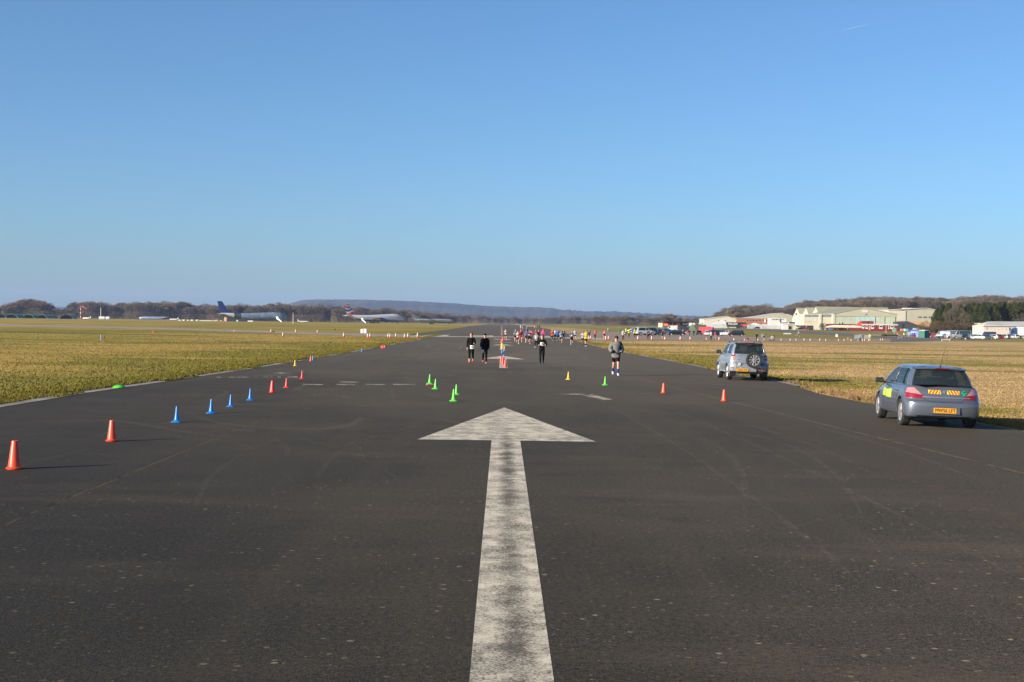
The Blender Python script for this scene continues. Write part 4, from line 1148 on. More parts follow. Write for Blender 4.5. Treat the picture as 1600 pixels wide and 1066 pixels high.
# ------------------------------------------------------------------ vehicles
def paint_mat(name, col, metal=0.0, rough=0.32, dirt=0.0):
    m = mat(name, col, rough, metal, var=.06 + dirt, scale=2.5, coat=.6)
    m.node_tree.nodes['Principled BSDF'].inputs['Coat Roughness'].default_value = .08
    return m
def zc(ctrl, y):
    if not hasattr(ctrl, '__len__'): return ctrl
    if y <= ctrl[0][0]: return ctrl[0][1]
    for (a, za), (b, zb) in zip(ctrl, ctrl[1:]):
        if y <= b:
            t = (y - a) / (b - a); t = t * t * (3 - 2 * t) * .5 + t * .5
            return za + (zb - za) * t
    return ctrl[-1][1]
def contour(r_, n_side=13):
    yr, yf, w_, rc, fc = r_['yr'], r_['yf'], r_['w'], r_['rc'], r_['fc']
    rb = r_.get('rb', .04)     # bow of the rear face
    half = [(0, yr), (.22 * w_, yr + rb * .08), (.45 * w_, yr + rb * .3), (.68 * w_, yr + rb), (.84 * w_, yr + rb + (rc - rb) * .18), (.94 * w_, yr + rb + (rc - rb) * .42), (.985 * w_, yr + rb + (rc - rb) * .7), (w_, yr + rc)]
    y0, y1 = yr + rc, yf - fc
    for i in range(1, n_side):
        t = i / n_side; y = y0 + (y1 - y0) * t
        half.append((w_ * (1 - r_.get('tw', .0) * max(0, (t - .55) / .45) ** 2), y))
    wf = w_ * (1 - r_.get('tw', 0)); fb = .10
    half += [(wf, yf - fc), (.975 * wf, yf - fc * .62), (.90 * wf, yf - fc * .34), (.76 * wf, yf - fc * .15), (.5 * wf, yf - fc * .04), (.25 * wf, yf - .01), (0, yf)]
    full = half + [(-x, y) for x, y in half[-2:0:-1]]
    return [(x, y, zc(r_['z'], y)) for x, y in full]
def apply_mods(o):
    bpy.context.view_layer.update()
    me = bpy.data.meshes.new_from_object(o.evaluated_get(bpy.context.evaluated_depsgraph_get()))
    old = o.data; o.modifiers.clear(); o.data = me; bpy.data.meshes.remove(old)
def make_body(sp, name, m, root, fine=True):
    rs = [contour(r_, 13 if fine else 8) for r_ in sp['body']]
    top = rs[-1]
    for k, dz in ((.88, sp.get('crown', .018)), (.55, sp.get('crown', .018) * 1.8), (.12, sp.get('crown', .018) * 2.1)):
        ymid = .1
        rs.append([(x * k, ymid + (y - ymid) * (1 - (1 - k) * (.35 if k > .5 else .8)), z + dz if y > sp['scuttle'] else z) for x, y, z in top])
    bot = rs[0]; under = [[(x * .75, y * .9, z + .02) for x, y, z in bot]]
    o = MB().rings(under + rs, True, True).build(name, m, root)
    if fine:
        s_ = o.modifiers.new('s', 'SUBSURF'); s_.levels = 1
        apply_mods(o)
    # wheel wells
    cut = MB(); wr = sp['wr'] + sp.get('arch', .055)
    for y in sp['axles']:
        for s in (-1, 1):
            x0, x1 = sorted((s * (sp['hw'] - .27), s * (sp['hw'] + .2)))
            cut.lathe([(wr, x0), (wr, x1)], 32 if fine else 16, (0, y, sp['wz']), 'x', True, True)
            z0 = sp['wz'] - .6
            cut.box(x0 + .003, x1 - .003, y - wr * .96, y + wr * .96, z0, sp['wz'] - .02)
    c = cut.build('cut', None)
    b = o.modifiers.new('b', 'BOOLEAN'); b.operation = 'DIFFERENCE'; b.object = c; b.solver = 'EXACT'; b.use_self = True
    apply_mods(o)
    bpy.data.objects.remove(c)
    o.data.materials.clear(); o.data.materials.append(m)
    o.data.shade_smooth(); o.data.set_sharp_from_angle(angle=R(32))
    # dark liner inside the wells
    ln = MB()
    for y in sp['axles']:
        for s in (-1, 1):
            x0, x1 = sorted((s * (sp['hw'] - .26), s * (sp['hw'] - .04)))
            n = 20; rr = wr - .004
            ring = lambda x, r_: [(x, y + r_ * math.cos(a), sp['wz'] + r_ * math.sin(a)) for a in [math.pi * (-.12 + 1.24 * k / n) for k in range(n + 1)]]
            ln.rings([ring(x0, rr), ring(x1, rr)], closed=False)
            xi = x0 if s > 0 else x1
            ln.rings([ring(xi, rr), ring(xi, .02)], closed=False)
    ln.build('wheel_arch_liner', BLACK, root, fix=False)
    return o
def cabin(sp, root, m, fine=True, glass=GLASS, name='roof'):
    c = sp['cabin']
    # indices: 0 rear centre, 1, 2 rear window edge, 3 rear corner, 4 pillar, 5 side window start, 6, 7 door post, 8 post end, 9 side window end, 10 pillar, 11 windscreen edge, 12, 13 centre
    xb = [0, .45, .86, .965, .99, 1, 1, 1, 1, .995, .96, .86, .45, 0]
    def lvl(t):
        out = []
        for i in range(14):
            w_ = c['wb'] + (c['wt'] - c['wb']) * t + c.get('bulge', .02) * math.sin(math.pi * t)
            y = c['yb'][i] + (c['yt'][i] - c['yb'][i]) * t
            if i <= 2: y -= c.get('rb', .03) * math.sin(math.pi * t)
            if i >= 11: y += .03 * math.sin(math.pi * t)
            x = xb[i]
            if i == 2: x = c.get('rw', .86) + (c.get('rwt', .88) - c.get('rw', .86)) * t
            zz = c['zb'] + (c['zt'] - c['zb']) * t
            if i in (5, 6, 7, 8, 9) and 'belt' in c: zz = c['zb'] + c['belt'] * ((y - c['yb'][5]) / 3.0) * (1 - t) + (c['zt'] - c['zb']) * t
            out.append((x * w_, y, zz))
        return out
    def full(h): return h + [(-x, y, z) for x, y, z in h[-2:0:-1]]
    ts = [-.10, .0, .33, .66, 1.0] if fine else [-.06, 0, 1.0]
    rs = [full(lvl(t)) for t in ts]
    K = len(rs[0])
    h = lvl(1.0); n0 = len(rs)
    ymid = (c['yt'][0] + c['yt'][13]) / 2
    for k, dz in ((.965, .035), (.85, .065), (.5, .090), (.1, .098)):
        rs.append(full([(x * k, ymid + (y - ymid) * (1 - (1 - k) * (.28 if k > .5 else .6)), z + dz * c.get('dome', 1) + c.get('rise', 0) * 0) for x, y, z in h]))
    rear = {0, 1, K - 1, K - 2}; side = {5, 6, 8, K - 1 - 5, K - 1 - 6, K - 1 - 8}; wind = {11, 12, K - 1 - 11, K - 1 - 12}
    if c.get('solid_rear'): rear = set()
    if c.get('side') is not None: side = set(c['side']) | {K - 1 - q for q in c['side']}
    frame = MB(); parts = {'rear_window': MB(), 'side_window': MB(), 'windscreen': MB()}
    flat = [p for r_ in rs for p in r_]
    fr = []; pf = {k: [] for k in parts}
    i0, i1 = 1, n0 - 1
    for i in range(len(rs) - 1):
        for j in range(K):
            k = (j + 1) % K; f = (i * K + j, i * K + k, (i + 1) * K + k, (i + 1) * K + j)
            if i0 <= i < i1 and j in rear: pf['rear_window'].append(f)
            elif i0 <= i < i1 and j in side: pf['side_window'].append(f)
            elif i0 <= i < i1 and j in wind: pf['windscreen'].append(f)
            else: fr.append(f)
    fr.append(tuple(range((len(rs) - 1) * K, len(rs) * K)))
    def sub(fs, name_, mm, off=0):
        used = sorted({q for f in fs for q in f}); mp = {q: i for i, q in enumerate(used)}
        b = MB(); b.v = [flat[q] for q in used]; b.f = [tuple(mp[q] for q in f) for f in fs]
        return b.build(name_, mm, root, smooth=40)
    ro = sub(fr, name, m)
    if fine:
        so = ro.modifiers.new('s', 'SOLIDIFY'); so.thickness = .035; so.offset = -1
        apply_mods(ro)
    for nm, fs in pf.items():
        if not fs: continue
        if nm == 'side_window':
            for sgn in (1, -1):
                ff = [f for f in fs if sum(flat[q][0] for q in f) * sgn > 0]
                groups = {}
                for f in ff:
                    j = f[0] % K; jj = j if j < 14 else K - 1 - j
                    groups.setdefault('a' if jj <= 7 - 1 else 'b', []).append(f)
                for gk, gf in groups.items():
                    o = sub(gf, nm, glass)
                    for v in o.data.vertices: v.co.x *= .992
        else:
            o = sub(fs, nm, glass)
            for v in o.data.vertices: v.co.y += .012 if nm == 'rear_window' else -.012
    return ro
def wheel(root, x, y, z, r_, w_, s, spokes=5, fine=True, rim_m=ALLOY, name='wheel'):
    """s = +1 outer face towards +x"""
    o = empty('tmp'); C.objects.unlink(o); bpy.data.objects.remove(o)
    ri = r_ * .68; hw = w_ / 2; n = 36 if fine else 14
    tyre = MB()
    if fine: prof = [(ri, -hw * .8), (r_ * .80, -hw), (r_ * .95, -hw * .98), (r_ * .99, -hw * .8), (r_, -hw * .5), (r_, hw * .5), (r_ * .99, hw * .8), (r_ * .95, hw * .98), (r_ * .80, hw), (ri, hw * .8), (ri * .97, hw * .4), (ri * .97, -hw * .8)]
    else: prof = [(ri, -hw), (r_ * .95, -hw), (r_, -hw * .7), (r_, hw * .7), (r_ * .95, hw), (ri, hw)]
    tyre.lathe(prof, n, (0, 0, 0), 'x')
    if not fine: tyre.lathe([(ri, -hw * .5), (.01, -hw * .5)], n, (0, 0, 0), 'x')
    t = tyre.build(name, RUBBER, root, smooth=40, loc=(x, y, z))
    if fine:
        gr = MB()
        for q in (-.3, 0, .3): gr.lathe([(r_ * 1.0015, hw * q - .004), (r_ * 1.0015, hw * q + .004)], n, (0, 0, 0), 'x')
        gr.build('tread_groove', BLACK, t)
    rim = MB(); f = s * hw
    if fine:
        rim.lathe([(ri, f * .78), (ri * 1.01, f * .9), (ri * .93, f * .86), (ri * .90, f * .2), (ri * .9, -f * .7)], n, (0, 0, 0), 'x')
        for k in range(spokes):
            a = 2 * math.pi * k / spokes + .3
            for da, ww in ((0, .42),):
                ca, sa = math.cos(a), math.sin(a); ta = Vector((0, -sa, ca)); ra = Vector((0, ca, sa))
                q = []
                for rr, wd in ((ri * .16, ri * .11), (ri * .55, ri * .10), (ri * .93, ri * .17)):
                    c_ = ra * rr
                    q.append([c_ + ta * wd + Vector((f * .72, 0, 0)), c_ + ta * wd * .6 + Vector((f * .86, 0, 0)), c_ - ta * wd * .6 + Vector((f * .86, 0, 0)), c_ - ta * wd + Vector((f * .72, 0, 0)), c_ - ta * wd + Vector((f * .5, 0, 0)), c_ + ta * wd + Vector((f * .5, 0, 0))])
                rim.rings(q, True, True)
        rim.lathe([(ri * .24, f * .5), (ri * .24, f * .84), (ri * .16, f * .90), (.005, f * .91)], 20, (0, 0, 0), 'x')
        rim.build('rim', rim_m, t, smooth=35)
        MB().lathe([(ri * .90, f * .2), (ri * .3, f * .25), (.005, f * .25)], 24, (0, 0, 0), 'x').build('brake_disc', mat('dark_brake', (.04, .038, .036), .6, .3), t)
    else:
        rim.lathe([(ri, f), (ri * .8, f * .7), (ri * .3, f * .75), (.01, f * 1.02)], n, (0, 0, 0), 'x')
        rim.build('rim', rim_m, t, smooth=35)
    return t
def bvh_of(o):
    me = o.data
    return BVHTree.FromPolygons([v.co.copy() for v in me.vertices], [tuple(p.vertices) for p in me.polygons])
def patch(bvhs, corners, name, m, root, axis='rear', off=.006, n=6, k=4, edge=True):
    """a thin piece that follows the panel: corners given across the view (x,z) or (y,z); laid on the surface from outside"""
    A, B, Cc, D = [Vector((c[0], c[1])) for c in corners]
    def hit(u, z):
        if axis == 'rear': o_, d_ = Vector((u, -6, z)), Vector((0, 1, 0))
        elif axis == 'left': o_, d_ = Vector((-4, u, z)), Vector((1, 0, 0))
        else: o_, d_ = Vector((4, u, z)), Vector((-1, 0, 0))
        best = None
        for b in bvhs:
            h_ = b.ray_cast(o_, d_)
            if h_[0] is not None and (best is None or h_[3] < best[3]): best = h_
        if best is None: return None
        nn = best[1]
        if nn.dot(d_) > 0: nn = -nn
        return best[0] + nn * off, best[0] - nn * .004
    top = []; bot = []
    for j in range(k + 1):
        rt = []; rb_ = []
        for i in range(n + 1):
            q = (A.lerp(B, i / n)).lerp(D.lerp(Cc, i / n), j / k)
            h_ = hit(q.x, q.y)
            if h_ is None: h_ = (top[-1][i], bot[-1][i]) if top else (rt[-1], rb_[-1]) if rt else (Vector((q.x, -2, q.y)), Vector((q.x, -2, q.y)))
            rt.append(h_[0]); rb_.append(h_[1])
        top.append(rt); bot.append(rb_)
    b = MB()
    b.rings(top, closed=False)
    rim_t = top[0] + [r_[-1] for r_ in top[1:]] + top[-1][-2::-1] + [r_[0] for r_ in top[-2:0:-1]]
    rim_b = bot[0] + [r_[-1] for r_ in bot[1:]] + bot[-1][-2::-1] + [r_[0] for r_ in bot[-2:0:-1]]
    b.rings([rim_t, rim_b])
    return b.build(name, m, root, smooth=50, fix=False)
RED_LENS = mat('red_lamp_lens', (.20, .006, .012), .12, var=.15, scale=20, coat=1.0)
CLR_LENS = mat('clear_lamp_lens', (.34, .17, .18), .10, var=.2, scale=30, coat=1.0)
AMB_LENS = mat('amber_lamp_lens', (.60, .14, .02), .15, coat=1.0)
PLATE_Y = mat('yellow_number_plate', (.62, .29, .015), .4, var=.04)
CHROME = mat('chrome_strip', (.45, .45, .46), .38, .8, var=.02)
SEAT = mat('seat_cloth', (.02, .02, .022), .9)
def seats(root, rows, z0, zt, w_=.5, hx=.38):
    for y in rows:
        for s in (-1, 1):
            t = MB(); t.bev(s * hx - w_ / 2, s * hx + w_ / 2, y - .06, y + .06, z0, zt, .04)
            t.bev(s * hx - .12, s * hx + .12, y - .05, y + .03, zt + .03, zt + .21, .03)
            t.bev(s * hx - .02, s * hx + .02, y - .02, y + .0, zt - .02, zt + .05, .004)
            t.build('seat', SEAT, root, smooth=30)

# ---- the grey blue hatchback, parked nearest on the right
def hatchback():
    t = empty('parked_car')
    M = paint_mat('steel_blue_paint', (.130, .150, .190), .5, .24)
    sp = dict(hw=.876, wr=.315, wz=.315, axles=(-1.31, 1.30), scuttle=1.0, arch=.055, body=[
        dict(yr=-1.96, yf=2.02, w=.80, rc=.16, fc=.30, z=.22), dict(yr=-2.03, yf=2.12, w=.845, rc=.20, fc=.36, z=.25),
        dict(yr=-2.065, yf=2.17, w=.868, rc=.30, fc=.48, z=.36, tw=.03), dict(yr=-2.07, yf=2.18, w=.876, rc=.33, fc=.52, z=.50, tw=.04),
        dict(yr=-2.065, yf=2.16, w=.874, rc=.35, fc=.55, z=[(-2, .585), (1, .60), (2.1, .56)], tw=.05), dict(yr=-2.05, yf=2.155, w=.873, rc=.35, fc=.55, z=[(-2, .607), (1, .62), (2.1, .58)], tw=.05), dict(yr=-1.985, yf=2.14, w=.872, rc=.34, fc=.58, z=[(-2, .625), (1, .645), (2.1, .60)], tw=.06),
        dict(yr=-1.965, yf=2.08, w=.870, rc=.34, fc=.6, z=[(-2, .70), (0, .74), (1.2, .72), (2.1, .66)], tw=.08), dict(yr=-1.925, yf=2.00, w=.855, rc=.34, fc=.6, z=[(-2, .82), (0, .83), (1.2, .80), (2.1, .70)], tw=.10),
        dict(yr=-1.865, yf=1.90, w=.82, rc=.32, fc=.6, z=[(-2, .93), (0, .90), (1.1, .87), (2.0, .73)], tw=.14), dict(yr=-1.80, yf=1.80, w=.775, rc=.28, fc=.55, z=[(-2, .975), (0, .925), (1.1, .90), (1.9, .755)], tw=.17)],
        cabin=dict(zb=.965, zt=1.325, wb=.755, wt=.605, bulge=.025, rb=.035, rw=.93, rwt=.945, belt=-.02,
                   yb=[-1.80, -1.77, -1.70, -1.60, -1.50, -1.36, -1.02, -.12, -.04, .98, 1.18, 1.26, 1.36, 1.40],
                   yt=[-1.50, -1.485, -1.43, -1.36, -1.22, -1.02, -.86, -.18, -.10, .30, .42, .50, .57, .60]))
    b = make_body(sp, 'body', M, t)
    r_ = cabin(sp, t, M, True)
    bv = [bvh_of(b), bvh_of(r_)]
    for s in (1, -1):
        MB().tube([(s * .762, -1.03, .975), (s * .705, -.95, 1.14), (s * .615, -.87, 1.32)], .016, 6).build('window_divider', BLACK, t)
        MB().tube([(s * .765, -.08, .975), (s * .71, -.10, 1.14), (s * .618, -.14, 1.32)], .022, 6).build('door_pillar_trim', BLACK, t)
    # black rubber surround of the rear window, roof spoiler, high brake lamp
    MB().rings([[(-.60, -1.50, 1.355), (-.30, -1.555, 1.375), (0, -1.57, 1.380), (.30, -1.555, 1.375), (.60, -1.50, 1.355)], [(-.60, -1.49, 1.325), (-.30, -1.545, 1.34), (0, -1.56, 1.345), (.30, -1.545, 1.34), (.60, -1.49, 1.325)],
                [(-.60, -1.40, 1.33), (-.30, -1.44, 1.35), (0, -1.45, 1.355), (.30, -1.44, 1.35), (.60, -1.40, 1.33)], [(-.60, -1.24, 1.385), (-.30, -1.25, 1.410), (0, -1.25, 1.418), (.30, -1.25, 1.410), (.60, -1.24, 1.385)], [(-.60, -1.50, 1.355), (-.30, -1.555, 1.375), (0, -1.57, 1.380), (.30, -1.555, 1.375), (.60, -1.50, 1.355)]], closed=False).build('roof_spoiler', M, t, smooth=50)
    MB().bev(-.145, .145, -1.585, -1.55, 1.353, 1.376, .006).build('high_brake_light', RED_LENS, t)
    MB().tube([(0, -1.45, 1.39), (-.0, -1.50, 1.45)], [.016, .010], 8).build('aerial_foot', BLACK, t)
    MB().tube([(0, -1.49, 1.44), (.01, -1.56, 1.60), (.055, -1.72, 1.90)], [.006, .004, .003], 6).build('aerial', BLACK, t)
    patch([bv[0]], [(-.62, .985), (.62, .985), (.70, .945), (-.70, .945)], 'window_seal', BLACK, t, off=.010, n=14, k=2)
    # lamp clusters, wrapping round the corner
    for s in (1, -1):
        lo = patch(bv, [(s * .832, .79), (s * .50, .745), (s * .44, .665), (s * .845, .670)], 'tail_light', RED_LENS, t, off=.010, n=8, k=5)
        patch(bv, [(s * .795, .895), (s * .66, .905), (s * .505, .75), (s * .830, .792)], 'tail_light', CLR_LENS, t, off=.012, n=8, k=5)
        patch([bv[0]], [(s * .72, .52), (s * .26, .505), (s * .26, .485), (s * .74, .50)], 'bumper_strip', mat('bumper_grey', (.075, .09, .12), .35), t, off=.008, n=10, k=1)
        # side: rub strip, sill, handles, arch lips, door gaps
        ax = 'right' if s > 0 else 'left'
        patch([bv[0]], [(-.93, .50), (.88, .50), (.88, .465), (-.93, .465)], 'side_moulding', M, t, ax, .010, 12, 1)
        for yy in (.93, -.10):
            patch([bv[0]], [(yy - .005, .92), (yy + .005, .92), (yy + .005, .27), (yy - .005, .27)], 'door_gap', BLACK, t, ax, .0012, 1, 10)
        patch([bv[0]], [(-1.06, .90), (-1.05, .90), (-.92, .62), (-.93, .62)], 'door_gap', BLACK, t, ax, .0012, 1, 6)
        for yy in (-.02, -.92):
            hz_ = MB(); hz_.tube([(s * .872, yy, .80), (s * .90, yy + .02, .802), (s * .90, yy + .17, .804), (s * .872, yy + .19, .804)], .014, 8); hz_.build('door_handle', M, t, smooth=60)
        mi = MB(); mi.bev(-.10, .10, -.055, .055, -.06, .06, .03)
        mo = mi.build('wing_mirror', BLACK, t, smooth=60); mo.location = (s * .93, .86, .97)
        MB().box(-.085, .085, -.060, -.056, -.045, .045).build('mirror_glass', GLASS_DARK, mo)
        MB().tube([(s * -.06, .02, -.02), (s * -.17, .05, -.06)], .025, 8).build('mirror_arm', BLACK, mo)
        for y in sp['axles']:
            a = MB(); wr = sp['wr'] + .055; rs = []
            for q in range(25):
                an = math.pi * (-.03 + 1.06 * q / 24)
                yy, zz = y + math.cos(an) * wr, .315 + math.sin(an) * wr
                h_ = bv[0].ray_cast(Vector((s * 4, y + math.cos(an) * (wr + .02), .315 + math.sin(an) * (wr + .02))), Vector((-s, 0, 0)))
                xx = h_[0].x if h_[0] is not None else s * .85
                rs.append([(xx + s * .010, yy + math.cos(an) * .030, zz + math.sin(an) * .030), (xx + s * .014, yy + math.cos(an) * .006, zz + math.sin(an) * .006), (xx - s * .05, yy, zz), (xx - s * .02, yy + math.cos(an) * .032, zz + math.sin(an) * .032)])
            a.rings(rs, True, True).build('wheel_arch', M, t, smooth=50)
        # headlamps
        MB().blob((s * .56, 1.80, .62), (.20, .20, .08), 14, 8).build('headlight', CLR_LENS, t, smooth=180)
    # chrome strip, badge, hatch line, wiper
    patch([bv[0]], [(-.50, .71), (.60, .71), (.60, .690), (-.50, .690)], 'chrome_strip', CHROME, t, off=.018, n=14, k=1)
    patch([bv[0]], [(-.03, .86), (.03, .86), (.03, .80), (-.03, .80)], 'badge', CHROME, t, off=.010, n=3, k=3)
    for s in (1, -1):
        patch([bv[0]], [(s * .475, .69), (s * .485, .69), (s * .385, .60), (s * .370, .60)], 'hatch_gap', BLACK, t, off=.0015, n=1, k=5)
        patch([bv[0]], [(s * .655, .93), (s * .665, .93), (s * .495, .72), (s * .48, .72)], 'hatch_gap', BLACK, t, off=.0015, n=1, k=6)
    patch([bv[0]], [(-.38, .603), (.38, .603), (.38, .595), (-.38, .595)], 'hatch_gap', BLACK, t, off=.0015, n=12, k=1)
    MB().tube([(.06, -1.80, .992), (-.30, -1.83, 1.005), (-.40, -1.83, 1.00)], [.018, .010, .006], 6).build('wiper', BLACK, t)
    # striped markings, green diamond, magnetic panels
    HY = mat('fluorescent_yellow_sticker', (.60, .52, .02), .5); HR = mat('red_sticker', (.55, .02, .02), .5); HG = mat('green_sticker', (.0, .30, .13), .5); HL = mat('lime_sticker', (.33, .52, .03), .5)
    for s, (x0, x1) in ((-1, (-.36, -.075)), (1, (.07, .355))):
        q = patch([bv[0]], [(x0, .868), (x1, .864), (x1, .776), (x0, .780)], 'warning_panel', HY, t, off=.006, n=6, k=2)
        for k in range(4):
            a0 = x0 + (x1 - x0) * (k + .15) / 4; wd = .036; sh = .055 * -s
            lo_ = a0 + (sh if sh < 0 else 0) * 0
            u0, u1 = (a0 + .045, a0 + .045 + wd) if s < 0 else (a0 - .015, a0 - .015 + wd)
            l0, l1 = (a0 - .010, a0 - .010 + wd) if s < 0 else (a0 + .040, a0 + .040 + wd)
            c_ = lambda v: max(x0 + .002, min(x1 - .002, v))
            patch([bv[0]], [(c_(u0), .865), (c_(u1), .865), (c_(l1), .779), (c_(l0), .779)], 'red_stripe', HR, q, off=.009, n=2, k=2)
    patch([bv[0]], [(.395, .822), (.465, .888), (.535, .820), (.465, .752)], 'diamond_sign', HG, t, off=.007, n=4, k=4)
    patch([bv[0]], [(.44, .836), (.50, .848), (.49, .828), (.45, .818)], 'diamond_symbol', BLACK, t, off=.011, n=2, k=1)
    patch([bv[0]], [(.36, .80), (.66, .80), (.66, .61), (.36, .61)], 'lime_panel', HL, t, 'left', .008, 3, 3)
    q = patch([bv[0]], [(-.28, .80), (.27, .80), (.27, .59), (-.28, .59)], 'lime_panel', HL, t, 'left', .008, 5, 3)
    for k in range(4):
        patch([bv[0]], [(-.24, .775 - k * .045), (.23, .775 - k * .045), (.23, .768 - k * .045), (-.24, .768 - k * .045)], 'panel_print', mat('lime_print', (.55, .60, .30), .5), q, 'left', .011, 5, 1)
    # number plate in its recess
    MB().box(-.30, .345, -2.083, -2.02, .335, .49).build('plate_recess', M, t)
    pl = MB().bev(-.26, .26, -2.094, -2.084, .352, .470, .004).build('number_plate', PLATE_Y, t)
    text_mb('MW56 LFT', .105, 'plate_lettering', BLACK, pl, Matrix.Translation((0, -2.096, .411)) @ Matrix.Rotation(math.pi / 2, 4, 'X') @ Matrix.Diagonal((.96, 1.1, 1, 1)), bold=0)
    patch([bv[0]], [(-.62, .285), (.62, .285), (.62, .235), (-.62, .235)], 'rear_valance', BLACK, t, off=.008, n=14, k=2)
    MB().tube([(-.32, -1.6, .22), (-.32, -1.9, .215)], .025, 10).build('exhaust', BLACK, t)
    for y in sp['axles']:
        for s in (1, -1): wheel(t, s * .762, y, .315, .315, .205, s, 5)
    MB().box(-.70, .70, -1.7, 1.7, .20, .24).build('underside', BLACK, t)
    seats(t, (-.62, .42), .80, 1.10, .50)
    MB().bev(-.66, .66, -1.72, -1.15, .93, .975, .02).build('parcel_shelf', BLACK, t)
    # driver's dark jacket on the seat back seen through the glass
    return t
car = hatchback()
rl = P(1412.5, 665.0); fl = P(1376.5, 653.4)
car.rotation_euler = (0, R(1.5), R(-3.4))
hd = R(-3.4)
cx, cy = rl.x + .80 * math.cos(hd) - 1.31 * 1.03 * math.sin(hd), rl.y + .80 * math.sin(hd) + 1.31 * 1.03 * math.cos(hd)
car.location = (cx, cy + .08, terrain(cx, cy) + .012)
car.scale = (1.035, 1.035, 1.05)
tag(car, 'grey blue hatchback with yellow and red warning panels, parked nearest on the right', 'car', 'two cars parked on the right edge of the runway')

